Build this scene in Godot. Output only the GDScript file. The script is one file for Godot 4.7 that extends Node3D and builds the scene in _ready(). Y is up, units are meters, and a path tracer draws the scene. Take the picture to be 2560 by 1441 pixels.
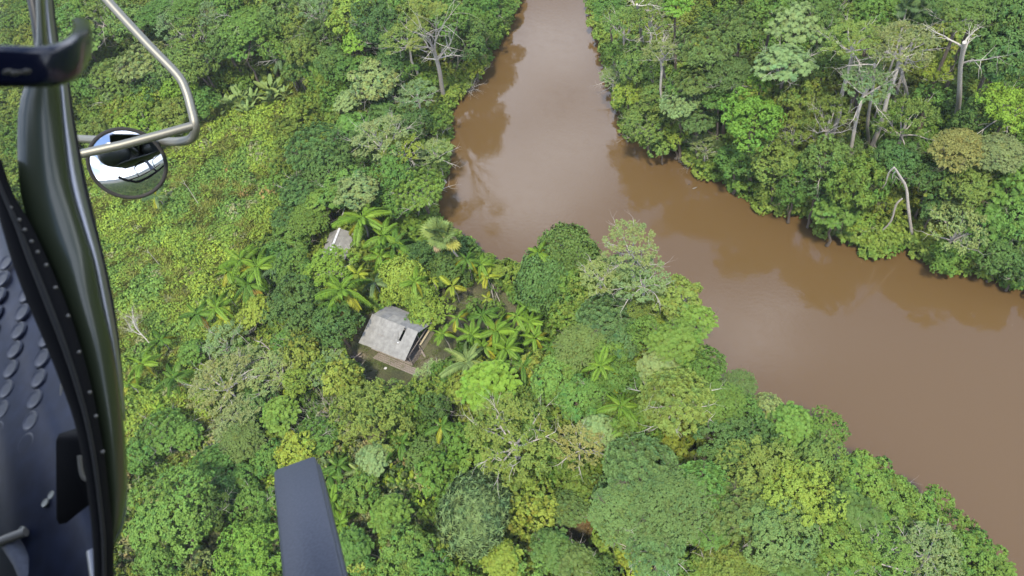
extends Node3D
# Rainforest river bend with an old homestead, seen from the open door of a helicopter 80 m up.

var V := PackedVector3Array()
var N := PackedVector3Array()
var C := PackedColorArray()
var I := PackedInt32Array()
var rng := RandomNumberGenerator.new()
var noise := FastNoiseLite.new()
var taken := {}
var leaf_mat: StandardMaterial3D
var bark_mat: StandardMaterial3D
var pale_mat: StandardMaterial3D
var crowns := {}
var boughs := []
var trunks := []
var fronds := {}
var frond_mats := {}
var bare_parts := []
var M := {}
var river_outline := PackedVector2Array([Vector2(-6.4, -700.0), Vector2(6.6, -330.0), Vector2(24.6, -200.0), Vector2(18.6, -130.8), Vector2(15.8, -122.4), Vector2(12.2, -115.7), Vector2(8.1, -110.7), Vector2(4.5, -106.0), Vector2(1.3, -101.9), Vector2(-1.8, -100.5), Vector2(-3.5, -94.5), Vector2(-4.8, -91.1), Vector2(-4.8, -85.8), Vector2(-6.4, -83.3), Vector2(-8.4, -78.9), Vector2(-9.6, -76.4), Vector2(-7.8, -72.1), Vector2(-5.6, -68.2), Vector2(-3.6, -65.2), Vector2(-2.0, -62.2), Vector2(0.7, -60.3), Vector2(3.6, -59.6), Vector2(6.6, -59.5), Vector2(10.6, -57.9), Vector2(14.0, -55.0), Vector2(17.0, -51.2), Vector2(17.6, -45.9), Vector2(17.7, -40.0), Vector2(18.5, -35.8), Vector2(20.2, -32.1), Vector2(22.7, -27.7), Vector2(25.2, -23.6), Vector2(27.4, -18.9), Vector2(30.4, -14.7), Vector2(32.4, -11.3), Vector2(33.2, -7.7), Vector2(33.7, -1.8), Vector2(75.0, 45.0), Vector2(150.0, 105.0), Vector2(330.0, 240.0), Vector2(700.0, 500.0), Vector2(740.0, 470.0), Vector2(360.0, 190.0), Vector2(190.0, 62.0), Vector2(130.0, 10.0), Vector2(60.9, -30.5), Vector2(57.1, -37.2), Vector2(55.0, -39.8), Vector2(52.7, -42.4), Vector2(50.0, -45.1), Vector2(51.2, -48.3), Vector2(45.7, -48.2), Vector2(42.5, -51.6), Vector2(40.8, -56.7), Vector2(36.5, -59.3), Vector2(34.3, -65.8), Vector2(30.8, -70.7), Vector2(31.5, -75.3), Vector2(26.2, -76.8), Vector2(24.7, -80.8), Vector2(25.8, -87.1), Vector2(27.0, -96.5), Vector2(28.7, -108.6), Vector2(32.6, -122.6), Vector2(37.6, -200.0), Vector2(36.6, -330.0), Vector2(42.6, -700.0)])
var yard := PackedVector2Array([Vector2(-23.2, -58.9), Vector2(-20.9, -60.0), Vector2(-19.3, -61.5), Vector2(-10.6, -59.5), Vector2(-9.1, -61.3), Vector2(-8.9, -62.7), Vector2(-4.6, -61.2), Vector2(-2.2, -60.7), Vector2(0.3, -58.4), Vector2(-0.1, -54.8), Vector2(-6.1, -57.1), Vector2(-9.0, -56.5), Vector2(-10.9, -55.0), Vector2(-11.2, -51.9), Vector2(-13.7, -51.3), Vector2(-16.8, -52.0), Vector2(-20.4, -53.4), Vector2(-22.8, -55.3)])
var scrub := PackedVector2Array([Vector2(-64.2, -117.9), Vector2(-57.0, -117.4), Vector2(-48.7, -116.2), Vector2(-42.7, -121.5), Vector2(-35.1, -118.3), Vector2(-29.0, -120.1), Vector2(-23.8, -118.1), Vector2(-22.3, -109.2), Vector2(-27.0, -104.9), Vector2(-29.1, -98.6), Vector2(-29.4, -89.2), Vector2(-31.0, -83.8), Vector2(-35.0, -79.6), Vector2(-37.6, -75.9), Vector2(-34.8, -69.5), Vector2(-34.5, -63.8), Vector2(-37.4, -59.6), Vector2(-40.3, -53.2), Vector2(-47.6, -47.8), Vector2(-59.4, -51.1), Vector2(-67.9, -72.7), Vector2(-74.3, -117.1)])
var swamp_zone := PackedVector2Array([Vector2(-4.8, -28.9), Vector2(-0.8, -27.9), Vector2(2.4, -26.6), Vector2(3.5, -24.5), Vector2(2.2, -23.2), Vector2(-1.0, -22.9), Vector2(-3.5, -24.5), Vector2(-5.1, -26.8)])
var low_bush := PackedVector2Array([Vector2(-58.9, -37.8), Vector2(-58.5, -69.3), Vector2(-46.6, -66.3), Vector2(-37.8, -67.1), Vector2(-32.3, -61.0), Vector2(-24.7, -53.1), Vector2(-16.3, -39.5), Vector2(-11.3, -29.2), Vector2(-6.6, -24.6), Vector2(-7.6, -20.8)])
var homestead := PackedVector2Array([Vector2(-34.8, -86.2), Vector2(-12.4, -80.1), Vector2(1.5, -61.0), Vector2(7.7, -53.8), Vector2(3.9, -46.4), Vector2(-1.2, -44.7), Vector2(-11.2, -48.3), Vector2(-22.1, -52.2), Vector2(-32.4, -59.7), Vector2(-40.1, -69.4)])
var creek := PackedVector2Array([Vector2(0.3, -22.9), Vector2(2.4, -23.2), Vector2(4.9, -23.4), Vector2(6.9, -23.0), Vector2(7.5, -21.1), Vector2(5.7, -18.8), Vector2(4.3, -17.2), Vector2(-1.0, -18.8)])
var bare_patches := PackedVector2Array([Vector2(2.2, -55.2), Vector2(6.3, -54.3), Vector2(7.0, -51.4), Vector2(4.2, -49.3), Vector2(0.2, -47.8), Vector2(0.4, -50.7)])

func _ready():
	rng.seed = 20240
	noise.seed = 7
	noise.frequency = 0.06
	setup_view()
	setup_materials()
	build_terrain()
	build_water()
	build_prototypes()
	plant_trees()
	plant_palms()
	plant_bare()
	build_snags()
	build_ground_cover()
	build_far_forest()
	build_house()
	build_shed()
	build_yard_things()
	build_helicopter()

func setup_view():
	var cam := Camera3D.new()
	cam.name = "camera"
	cam.transform = Transform3D(Basis(Vector3(0.954, -0.181, 0.241), Vector3(0.301, 0.572, -0.763), Vector3(0, 0.8, 0.6)), Vector3(0, 80, 0))
	cam.fov = 42.31
	cam.near = 0.05
	cam.far = 6000.0
	var lens := CameraAttributesPhysical.new()
	lens.frustum_focal_length = 31.0
	lens.frustum_focus_distance = 90.0
	lens.exposure_aperture = 12.0
	lens.frustum_near = 0.05
	lens.frustum_far = 6000.0
	cam.attributes = lens
	add_child(cam)
	var env := Environment.new()
	env.background_mode = Environment.BG_SKY
	var sky_mat := ProceduralSkyMaterial.new()
	sky_mat.sky_top_color = Color(0.42, 0.53, 0.72)
	sky_mat.sky_horizon_color = Color(0.80, 0.84, 0.88)
	sky_mat.sky_curve = 0.25
	sky_mat.ground_bottom_color = Color(0.10, 0.13, 0.07)
	sky_mat.ground_horizon_color = Color(0.30, 0.34, 0.30)
	sky_mat.sky_cover = cloud_cover()
	sky_mat.sky_cover_modulate = Color(1, 1, 1, 1)
	var sky := Sky.new()
	sky.sky_material = sky_mat
	env.sky = sky
	env.background_energy_multiplier = 1.08
	env.tonemap_mode = Environment.TONE_MAPPER_LINEAR
	env.tonemap_exposure = 2.1
	env.fog_enabled = true
	env.fog_density = 0.00012
	env.fog_light_color = Color(0.86, 0.90, 0.95)
	env.sdfgi_enabled = true
	env.ssao_enabled = true
	env.ssil_enabled = true
	var world := WorldEnvironment.new()
	world.name = "world"
	world.environment = env
	add_child(world)
	var sun := DirectionalLight3D.new()
	sun.name = "sun"
	sun.light_color = Color(1.0, 0.95, 0.86)
	sun.light_energy = 0.95
	sun.light_angular_distance = 5.0
	sun.shadow_enabled = true
	add_child(sun)
	sun.look_at_from_position(Vector3(-12, 100, 48), Vector3.ZERO)

func cloud_cover() -> ImageTexture:
	var fn := FastNoiseLite.new()
	fn.seed = 11
	fn.frequency = 1.5
	fn.fractal_octaves = 5
	var im := Image.create(512, 256, false, Image.FORMAT_RGBAF)
	for y in 256:
		var el := PI * (0.5 - (y + 0.5) / 256.0)
		for x in 512:
			var az := TAU * (x + 0.5) / 512.0
			var d := Vector3(cos(el) * cos(az), sin(el) * 1.8, cos(el) * sin(az))
			var v: float = smoothstep(-0.16, 0.20, fn.get_noise_3dv(d))
			im.set_pixel(x, y, Color(0.92, 0.94, 0.98, v * 0.95))
	return ImageTexture.create_from_image(im)

# ---------------------------------------------------------------- materials
func mat(c: Color, rough := 0.8, metal := 0.0) -> StandardMaterial3D:
	var m := StandardMaterial3D.new()
	m.albedo_color = c.linear_to_srgb()
	m.roughness = rough
	m.metallic = metal
	return m

func speckle(lo: float, hi: float, freq: float, sd: int, oct := 4) -> NoiseTexture2D:
	var fn := FastNoiseLite.new()
	fn.seed = sd
	fn.frequency = freq
	fn.fractal_octaves = oct
	var g := Gradient.new()
	g.set_color(0, Color(lo, lo, lo))
	g.set_color(1, Color(hi, hi, hi))
	var t := NoiseTexture2D.new()
	t.width = 512
	t.height = 512
	t.seamless = true
	t.noise = fn
	t.color_ramp = g
	return t

func bumps(freq: float, sd: int) -> NoiseTexture2D:
	var t := speckle(0, 1, freq, sd)
	t.as_normal_map = true
	t.bump_strength = 4.0
	return t

func mottled(c: Color, rough: float, tex: Texture2D, scale: float) -> StandardMaterial3D:
	var m := mat(c, rough)
	m.albedo_texture = tex
	m.uv1_triplanar = true
	m.uv1_scale = Vector3.ONE * scale
	return m

func setup_materials():
	leaf_mat = StandardMaterial3D.new()
	leaf_mat.vertex_color_use_as_albedo = true
	leaf_mat.roughness = 0.62
	leaf_mat.metallic_specular = 0.28
	leaf_mat.backlight = Color(0.52, 0.60, 0.22)
	leaf_mat.cull_mode = BaseMaterial3D.CULL_DISABLED
	var grain := speckle(0.45, 1.0, 0.02, 3)
	bark_mat = mottled(Color(0.20, 0.16, 0.12), 0.9, grain, 0.7)
	pale_mat = mottled(Color(0.66, 0.62, 0.55), 0.85, grain, 0.9)
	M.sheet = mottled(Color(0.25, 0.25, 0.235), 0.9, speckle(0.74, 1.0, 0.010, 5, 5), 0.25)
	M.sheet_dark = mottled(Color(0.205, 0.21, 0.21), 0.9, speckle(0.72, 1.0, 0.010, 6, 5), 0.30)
	M.cream = mottled(Color(0.62, 0.54, 0.36), 0.8, grain, 1.2)
	M.plank = mottled(Color(0.36, 0.31, 0.27), 0.9, grain, 1.0)
	M.plank_dark = mottled(Color(0.17, 0.14, 0.12), 0.9, grain, 1.0)
	M.metal_ridge = mat(Color(0.46, 0.48, 0.50), 0.5)
	M.steel = mat(Color(0.20, 0.20, 0.175), 0.5, 0.8)
	M.black = mat(Color(0.006, 0.006, 0.007), 0.8)
	M.black.metallic_specular = 0.25
	M.rubber = mat(Color(0.010, 0.010, 0.010), 0.8)
	M.olive = mat(Color(0.030, 0.038, 0.018), 0.18)
	M.olive.clearcoat_enabled = true
	M.olive.clearcoat = 0.35
	M.trim = mat(Color(0.30, 0.30, 0.32), 0.38, 0.85)
	M.navy = mottled(Color(0.019, 0.026, 0.056), 0.42, speckle(0.55, 1.0, 0.02, 9), 3.0)
	M.navy_gloss = mat(Color(0.008, 0.010, 0.024), 0.16)
	M.slate = mottled(Color(0.090, 0.098, 0.126), 0.6, speckle(0.80, 1.0, 0.03, 12, 6), 9.0)
	M.mirror = mat(Color(0.86, 0.88, 0.90), 0.02, 1.0)
	M.worn = mat(Color(0.15, 0.14, 0.12), 0.65)
	M.hull = mat(Color(0.020, 0.024, 0.026), 0.45)
	M.glass = mat(Color(0.12, 0.16, 0.10), 0.02)
	M.glass.albedo_color.a = 0.05
	M.glass.metallic_specular = 0.08
	M.glass.transparency = BaseMaterial3D.TRANSPARENCY_ALPHA
	M.white = mat(Color(0.40, 0.40, 0.39), 0.7)

# ---------------------------------------------------------------- mesh helpers
func start():
	V = PackedVector3Array()
	N = PackedVector3Array()
	C = PackedColorArray()
	I = PackedInt32Array()

func done() -> ArrayMesh:
	var a := []
	a.resize(Mesh.ARRAY_MAX)
	a[Mesh.ARRAY_VERTEX] = V
	a[Mesh.ARRAY_NORMAL] = N
	a[Mesh.ARRAY_COLOR] = C
	a[Mesh.ARRAY_INDEX] = I
	var m := ArrayMesh.new()
	m.add_surface_from_arrays(Mesh.PRIMITIVE_TRIANGLES, a)
	return m

func leaf(p: Vector3, n: Vector3, t: Vector3, length: float, wide: float, c: Color, droop := 0.15):
	var s := t.cross(n)
	var k := V.size()
	var mid := p + t * (length * 0.42) + n * (length * 0.10)
	V.append(p)
	V.append(mid - s * wide)
	V.append(p + t * length - n * (length * droop))
	V.append(mid + s * wide)
	for q in 4:
		N.append(n)
		C.append(c)
	I.append(k); I.append(k + 1); I.append(k + 2)
	I.append(k); I.append(k + 2); I.append(k + 3)

func tube(pts: Array, radii: Array, sides := 6, c := Color.WHITE):
	var k0 := V.size()
	var n := pts.size()
	var u := Vector3.ZERO
	for i in n:
		var p: Vector3 = pts[i]
		var t: Vector3 = (pts[mini(i + 1, n - 1)] - pts[maxi(i - 1, 0)]).normalized()
		if i == 0:
			u = t.cross(Vector3.RIGHT if absf(t.x) < 0.8 else Vector3.FORWARD).normalized()
		u = (u - t * u.dot(t)).normalized()
		var w := t.cross(u)
		for k in sides:
			var a := TAU * k / sides
			var d := u * cos(a) + w * sin(a)
			V.append(p + d * radii[i])
			N.append(d)
			C.append(c)
	for i in n - 1:
		for k in sides:
			var a := k0 + i * sides + k
			var d := k0 + i * sides + (k + 1) % sides
			I.append(a); I.append(a + sides); I.append(d + sides)
			I.append(a); I.append(d + sides); I.append(d)
	for e in 2:
		var at: int = 0 if e == 0 else n - 1
		var k1 := V.size()
		var t: Vector3 = (pts[1] - pts[0]).normalized() * -1.0 if e == 0 else (pts[n - 1] - pts[n - 2]).normalized()
		V.append(pts[at]); N.append(t); C.append(c)
		for k in sides:
			V.append(V[k0 + at * sides + k]); N.append(t); C.append(c)
		for k in sides:
			I.append(k1)
			if e == 0:
				I.append(k1 + 1 + k); I.append(k1 + 1 + (k + 1) % sides)
			else:
				I.append(k1 + 1 + (k + 1) % sides); I.append(k1 + 1 + k)

# a trunk of unit height: level rings, so that it may be stretched to any height
func stem(pts: Array, radii: Array, sides: int):
	for i in pts.size():
		for k in sides:
			var d := Vector3(cos(TAU * k / sides), 0, -sin(TAU * k / sides))
			V.append(pts[i] + d * radii[i])
			N.append(d)
			C.append(Color.WHITE)
	for i in pts.size() - 1:
		for k in sides:
			var a := i * sides + k
			var d := i * sides + (k + 1) % sides
			I.append(a); I.append(a + sides); I.append(d + sides)
			I.append(a); I.append(d + sides); I.append(d)

func smooth_path(pts: Array, steps := 5) -> Array:
	var out := []
	for i in pts.size() - 1:
		var a: Vector3 = pts[maxi(i - 1, 0)]
		var b: Vector3 = pts[i]
		var c: Vector3 = pts[i + 1]
		var d: Vector3 = pts[mini(i + 2, pts.size() - 1)]
		for s in steps:
			out.append(b.cubic_interpolate(c, a, d, float(s) / steps))
	out.append(pts[pts.size() - 1])
	return out

func round_tube(pts: Array, r: float, sides := 10) -> ArrayMesh:
	start()
	var rr := []
	for p in pts:
		rr.append(r)
	tube(pts, rr, sides)
	return done()

# a skin over rows of points; every row is a closed loop when closed is set
func loft(rows: Array, closed := true, caps := false) -> ArrayMesh:
	var st := SurfaceTool.new()
	st.begin(Mesh.PRIMITIVE_TRIANGLES)
	var w: int = rows[0].size()
	for row in rows:
		for p in row:
			st.add_vertex(p)
	for i in rows.size() - 1:
		for k in (w if closed else w - 1):
			var a := i * w + k
			var b := i * w + (k + 1) % w
			for q in [a, a + w, b + w, a, b + w, b]:
				st.add_index(q)
	if caps:
		for e in [0, rows.size() - 1]:
			for k in range(1, w - 1):
				for q in ([e * w, e * w + k, e * w + k + 1] if e == 0 else [e * w, e * w + k + 1, e * w + k]):
					st.add_index(q)
	st.generate_normals()
	return st.commit()

func block(size: Vector3, bevel := 0.0) -> Mesh:
	if bevel <= 0.0:
		var b := BoxMesh.new()
		b.size = size
		return b
	var h := size / 2.0
	var rows := []
	for y in [[-h.y, bevel], [-h.y + bevel, 0.0], [h.y - bevel, 0.0], [h.y, bevel]]:
		var e: float = y[1]
		var x := h.x - e
		var z := h.z - e
		var q := bevel
		rows.append([Vector3(x - q, y[0], -z), Vector3(x, y[0], -z + q), Vector3(x, y[0], z - q), Vector3(x - q, y[0], z), Vector3(-x + q, y[0], z), Vector3(-x, y[0], z - q), Vector3(-x, y[0], -z + q), Vector3(-x + q, y[0], -z)])
	var st := SurfaceTool.new()
	st.begin(Mesh.PRIMITIVE_TRIANGLES)
	st.set_smooth_group(-1)
	for i in 3:
		for k in 8:
			var a: Vector3 = rows[i][k]
			var b: Vector3 = rows[i][(k + 1) % 8]
			var c: Vector3 = rows[i + 1][(k + 1) % 8]
			var d: Vector3 = rows[i + 1][k]
			for q in [a, c, d, a, b, c]:
				st.add_vertex(q)
	for k in range(1, 7):
		for q in [rows[3][0], rows[3][k], rows[3][k + 1]]:
			st.add_vertex(q)
		for q in [rows[0][0], rows[0][k + 1], rows[0][k]]:
			st.add_vertex(q)
	st.generate_normals()
	return st.commit()

# ---------------------------------------------------------------- object helpers
func numbered(called: String) -> String:
	taken[called] = taken.get(called, -1) + 1
	return called if taken[called] == 0 else "%s_%03d" % [called, taken[called]]

func tag(o: Node3D, label: String, category := "", group := "", kind := ""):
	o.set_meta("label", label)
	if category: o.set_meta("category", category)
	if group: o.set_meta("group", group)
	if kind: o.set_meta("kind", kind)

func thing(called: String, label: String, category: String, at := Vector3.ZERO, group := "") -> Node3D:
	var o := Node3D.new()
	o.name = numbered(called)
	o.position = at
	add_child(o)
	tag(o, label, category, group)
	return o

func part(called: String, mesh: Mesh, material: Material, parent: Node3D, at := Transform3D()) -> MeshInstance3D:
	var o := MeshInstance3D.new()
	o.name = called
	o.mesh = mesh
	o.material_override = material
	o.transform = at
	parent.add_child(o, true)
	return o

func tinted(called: String, mesh: Mesh, at: Transform3D, tint: Color, parent: Node3D) -> MultiMeshInstance3D:
	var mm := MultiMesh.new()
	mm.transform_format = MultiMesh.TRANSFORM_3D
	mm.use_colors = true
	mm.mesh = mesh
	mm.instance_count = 1
	mm.set_instance_transform(0, at)
	mm.set_instance_color(0, tint)
	var o := MultiMeshInstance3D.new()
	o.name = called
	o.multimesh = mm
	o.material_override = leaf_mat
	parent.add_child(o, true)
	return o

func scatter(called: String, mesh: Mesh, places: Array, tints: Array, label: String, material: Material) -> MultiMeshInstance3D:
	var mm := MultiMesh.new()
	mm.transform_format = MultiMesh.TRANSFORM_3D
	mm.use_colors = true
	mm.mesh = mesh
	mm.instance_count = places.size()
	for i in places.size():
		mm.set_instance_transform(i, places[i])
		mm.set_instance_color(i, tints[i])
	var o := MultiMeshInstance3D.new()
	o.name = called
	o.multimesh = mm
	o.material_override = material
	add_child(o)
	tag(o, label, "", "", "stuff")
	return o

func inside(p: Vector2, poly: PackedVector2Array) -> bool:
	return Geometry2D.is_point_in_polygon(p, poly)

func river_gap(p: Vector2) -> float:
	var best := 1e9
	for i in river_outline.size():
		var q := Geometry2D.get_closest_point_to_segment(p, river_outline[i], river_outline[(i + 1) % river_outline.size()])
		best = minf(best, p.distance_squared_to(q))
	best = sqrt(best)
	return -best if inside(p, river_outline) else best

# ---------------------------------------------------------------- setting
func land(p: Vector2) -> float:
	var g := river_gap(p)
	var y := lerpf(-2.0, 0.6, smoothstep(-3.5, 1.2, g)) + noise.get_noise_2d(p.x, p.y) * 0.25
	if inside(p, creek):
		y -= 0.75
	return y

func axis(from: float, to: float, fine: float, mid: float) -> Array:
	var out := []
	var x := mid
	var s := fine
	while x < to:
		out.append(x)
		if x > mid + 95: s *= 1.18
		x += s
	out.append(to)
	x = mid - fine
	s = fine
	while x > from:
		out.push_front(x)
		if x < mid - 95: s *= 1.18
		x -= s
	out.push_front(from)
	return out

func build_terrain():
	var xs := axis(-2500, 2500, 1.5, -5)
	var zs := axis(-2800, 2200, 1.5, -85)
	start()
	var w := xs.size()
	for z in zs:
		for x in xs:
			var p := Vector2(x, z)
			V.append(Vector3(x, land(p), z))
			N.append(Vector3.UP)
			var n := noise.get_noise_2d(x * 3.0, z * 3.0)
			var c := Color(0.050, 0.058, 0.024).lerp(Color(0.075, 0.075, 0.03), 0.5 + n)
			if absf(x) < 120 and z > -220 and z < 10:
				if inside(p, yard):
					c = Color(0.085, 0.105, 0.035).lerp(Color(0.18, 0.15, 0.10), clampf(0.32 + n * 2.1, 0, 1))
				elif inside(p, bare_patches):
					c = Color(0.15, 0.11, 0.08)
				elif inside(p, swamp_zone):
					c = Color(0.16, 0.11, 0.05).lerp(Color(0.10, 0.10, 0.035), clampf(0.5 + n * 2.0, 0, 1))
				elif inside(p, scrub):
					c = Color(0.10, 0.14, 0.03).lerp(Color(0.15, 0.14, 0.05), clampf(0.3 + n * 2.0, 0, 1))
			C.append(c)
	for j in zs.size() - 1:
		for i in w - 1:
			var a := j * w + i
			I.append(a); I.append(a + 1); I.append(a + w + 1)
			I.append(a); I.append(a + w + 1); I.append(a + w)
	# normals from neighbours
	for j in range(1, zs.size() - 1):
		for i in range(1, w - 1):
			var a := j * w + i
			N[a] = (V[a + w] - V[a - w]).cross(V[a + 1] - V[a - 1]).normalized()
	var m := StandardMaterial3D.new()
	m.vertex_color_use_as_albedo = true
	m.roughness = 0.95
	m.albedo_texture = speckle(0.6, 1.0, 0.02, 21)
	m.uv1_triplanar = true
	m.uv1_world_triplanar = true
	m.uv1_scale = Vector3.ONE * 0.31
	var o := part("ground", done(), m, self)
	tag(o, "low riverside ground under the forest, bare round the house", "", "", "structure")

func build_water():
	var p := PlaneMesh.new()
	p.size = Vector2(1600, 1300)
	p.subdivide_width = 2
	p.subdivide_depth = 2
	var m := mat(Color(0.093, 0.058, 0.0225), 0.13)
	m.metallic_specular = 0.60
	m.roughness_texture = speckle(0.25, 1.0, 0.006, 41, 3)
	m.roughness_texture_channel = BaseMaterial3D.TEXTURE_CHANNEL_RED
	m.normal_enabled = true
	m.normal_texture = bumps(0.018, 31)
	m.normal_scale = 0.05
	m.uv1_triplanar = true
	m.uv1_world_triplanar = true
	m.uv1_scale = Vector3.ONE * 0.16
	var o := part("water", p, m, self, Transform3D(Basis(), Vector3(100, 0, -150)))
	tag(o, "smooth muddy brown river water with cloud and tree reflections", "", "", "structure")
	start()
	var pool := Geometry2D.triangulate_polygon(creek)
	for q in creek:
		V.append(Vector3(q.x, 0.22, q.y)); N.append(Vector3.UP); C.append(Color.WHITE)
	for q in pool:
		I.append(q)
	var wm := mat(Color(0.035, 0.032, 0.030), 0.06)
	o = part("creek_water", done(), wm, self)
	tag(o, "still dark creek pool between bushes at the near edge", "", "", "structure")

# ---------------------------------------------------------------- plants: prototypes
func ball() -> Vector3:
	while true:
		var v := Vector3(rng.randf_range(-1, 1), rng.randf_range(-1, 1), rng.randf_range(-1, 1))
		var l := v.length_squared()
		if l < 1.0 and l > 0.02:
			return v / sqrt(l)
	return Vector3.UP

func tone(spread := 0.16) -> Color:
	var b := 1.0 + rng.randf_range(-spread, spread) * 1.7
	var w := rng.randf_range(-spread, spread)
	return Color(b * (1.0 + w * 0.9), b, b * (1.0 - w * 0.8))

# one tuft of leaves standing out from its twig
func tuft(c: Vector3, out: Vector3, r: float, count: int, size: float, tint: Color, narrow := 0.34, spread := 0.9):
	for i in count:
		var d := (out + ball() * spread).normalized()
		var n := (d * 0.55 + out * 0.35 + Vector3.UP * 0.5 + ball() * 0.62).normalized()
		var t := (d - n * d.dot(n))
		if t.length_squared() < 0.001:
			continue
		t = (t.normalized() + ball() * 0.35)
		t = (t - n * t.dot(n)).normalized()
		var s := size * rng.randf_range(0.75, 1.25)
		var k := tint * rng.randf_range(0.74, 1.26)
		leaf(c + d * (r * rng.randf_range(0.25, 1.0)) - t * s * 0.4, n, t, s, s * narrow, k)

func lobed_crown(R: float, flat: float, lobes: int, lobe_r: float, tufts: int, per: int, tuft_r: float, size: float, spread := 0.16, narrow := 0.34) -> ArrayMesh:
	start()
	var centres := []
	var golden := PI * (3.0 - sqrt(5.0))
	for i in lobes:
		var y := 1.0 - (i + 0.5) / lobes * 1.35
		var q := sqrt(maxf(0.0, 1.0 - y * y))
		var a := golden * i + rng.randf_range(-0.3, 0.3)
		var d := Vector3(cos(a) * q, y, sin(a) * q)
		if rng.randf() < 0.13:
			continue
		var reach := R * (1.0 - lobe_r) * rng.randf_range(0.55, 1.18)
		centres.append([Vector3(d.x * reach, d.y * reach * flat, d.z * reach) + ball() * R * 0.05, R * lobe_r * rng.randf_range(0.55, 1.4), tone(spread * 0.8), d])
	for l in centres:
		for j in tufts:
			var d: Vector3 = (ball() + l[3] * 0.55 + Vector3.UP * 0.30).normalized()
			var p: Vector3 = l[0] + d * Vector3(l[1], l[1] * lerpf(1.0, flat, 0.5), l[1]) * rng.randf_range(0.72, 1.14)
			var t: Color = l[2] * tone(spread)
			tuft(p, d, tuft_r, per, size, t, narrow)
	return done()

func feather_crown(R: float) -> ArrayMesh:
	start()
	for i in 46:
		var a := i * 2.39996
		var q := sqrt((i + 0.5) / 46.0)
		var c := Vector3(cos(a) * q * R * 0.88, R * 0.52 * (1.0 - q * q) + rng.randf_range(-0.5, 0.35), sin(a) * q * R * 0.88)
		var lr := R * rng.randf_range(0.15, 0.25)
		var lt := tone(0.14)
		for j in 40:
			var b := rng.randf() * TAU
			var s := sqrt(rng.randf())
			var p := c + Vector3(cos(b) * s * lr, 0.28 * lr * (1.0 - s * s) + rng.randf_range(-0.12, 0.12), sin(b) * s * lr)
			var out := Vector3(cos(b) * s, 0.9, sin(b) * s).normalized()
			tuft(p, out, 0.26, 9, 0.26, lt * tone(0.14), 0.22, 1.0)
	for i in 30:
		var d := ball()
		var c := Vector3(d.x * R * 0.72, -absf(d.y) * R * 0.22, d.z * R * 0.72)
		var lt := tone(0.1)
		for j in 12:
			tuft(c + ball() * R * 0.16, Vector3(d.x, 0.7, d.z).normalized(), 0.34, 5, 0.46, lt, 0.25, 1.0)
	return done()

func rosette_crown(R: float, count: int, reach: float) -> ArrayMesh:
	start()
	for i in count:
		var a := i * 2.39996 + rng.randf_range(-0.2, 0.2)
		var q := sqrt((i + 0.5) / count)
		var hump := 0.55 * noise.get_noise_2d(cos(a) * q * 60.0, sin(a) * q * 60.0 + count)
		var c := Vector3(cos(a) * q * R * 0.95, R * (0.55 + hump) * (1.0 - q * q * 0.95) + rng.randf_range(-0.75, 0.55), sin(a) * q * R * 0.95)
		var up := (Vector3.UP + Vector3(cos(a), 0, sin(a)) * q * 0.9 + ball() * 0.3).normalized()
		var lt := tone(0.22)
		for layer in 2:
			var t0 := up.cross(ball()).normalized()
			for f in 13:
				var d := t0.rotated(up, TAU * f / 13.0 + rng.randf_range(-0.15, 0.15))
				var t := (d + up * (0.15 + 0.55 * layer)).normalized()
				var n := (up - t * up.dot(t)).normalized()
				leaf(c + d * reach * 0.12, (n + ball() * 0.3).normalized(), t, reach * rng.randf_range(0.7, 1.15) * (1.0 - 0.3 * layer), reach * 0.15, lt * rng.randf_range(0.62, 1.36), 0.3)
	for i in 60:
		var d := ball()
		var c := Vector3(d.x * R * 0.8, R * 0.12 - absf(d.y) * R * 0.3, d.z * R * 0.8)
		var lt := tone(0.12)
		for j in 7:
			tuft(c + ball() * R * 0.14, Vector3(d.x, 0.6, d.z).normalized(), 0.36, 6, 0.46, lt, 0.25, 1.0)
	return done()

func umbrella_crown(R: float) -> ArrayMesh:
	start()
	for i in 60:
		var a := i * 2.39996
		var q := sqrt((i + 0.5) / 60.0)
		var c := Vector3(cos(a) * q * R * 0.9, R * 0.55 * (1.0 - q * q) + rng.randf_range(-0.8, 0.5), sin(a) * q * R * 0.9)
		var lt := tone(0.15)
		for j in 15:
			var o := c + Vector3(rng.randf_range(-1, 1), rng.randf_range(-0.45, 0.45), rng.randf_range(-1, 1)) * R * 0.13
			var n := (Vector3.UP + ball() * 0.5 + Vector3(cos(a), 0, sin(a)) * q * 0.5).normalized()
			var t0 := n.cross(ball()).normalized()
			var k := lt * tone(0.12)
			for f in 7:
				leaf(o, (n + ball() * 0.25).normalized(), t0.rotated(n, TAU * f / 7.0), 0.42, 0.13, k, 0.25)
	return done()

func sparse_crown(R: float) -> ArrayMesh:
	start()
	for i in 38:
		var a := i * 2.39996
		var q := sqrt((i + 0.5) / 38.0)
		var c := Vector3(cos(a) * q * R * 0.92, R * 0.5 * (1.0 - q * q) + rng.randf_range(-0.9, 0.5), sin(a) * q * R * 0.92)
		var lt := tone(0.14)
		for j in 26:
			var p := c + ball() * Vector3(1, 0.55, 1) * R * rng.randf_range(0.05, 0.17)
			tuft(p, (Vector3.UP + ball() * 0.7).normalized(), 0.24, 7, 0.24, lt * tone(0.15), 0.28, 1.1)
	return done()

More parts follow.
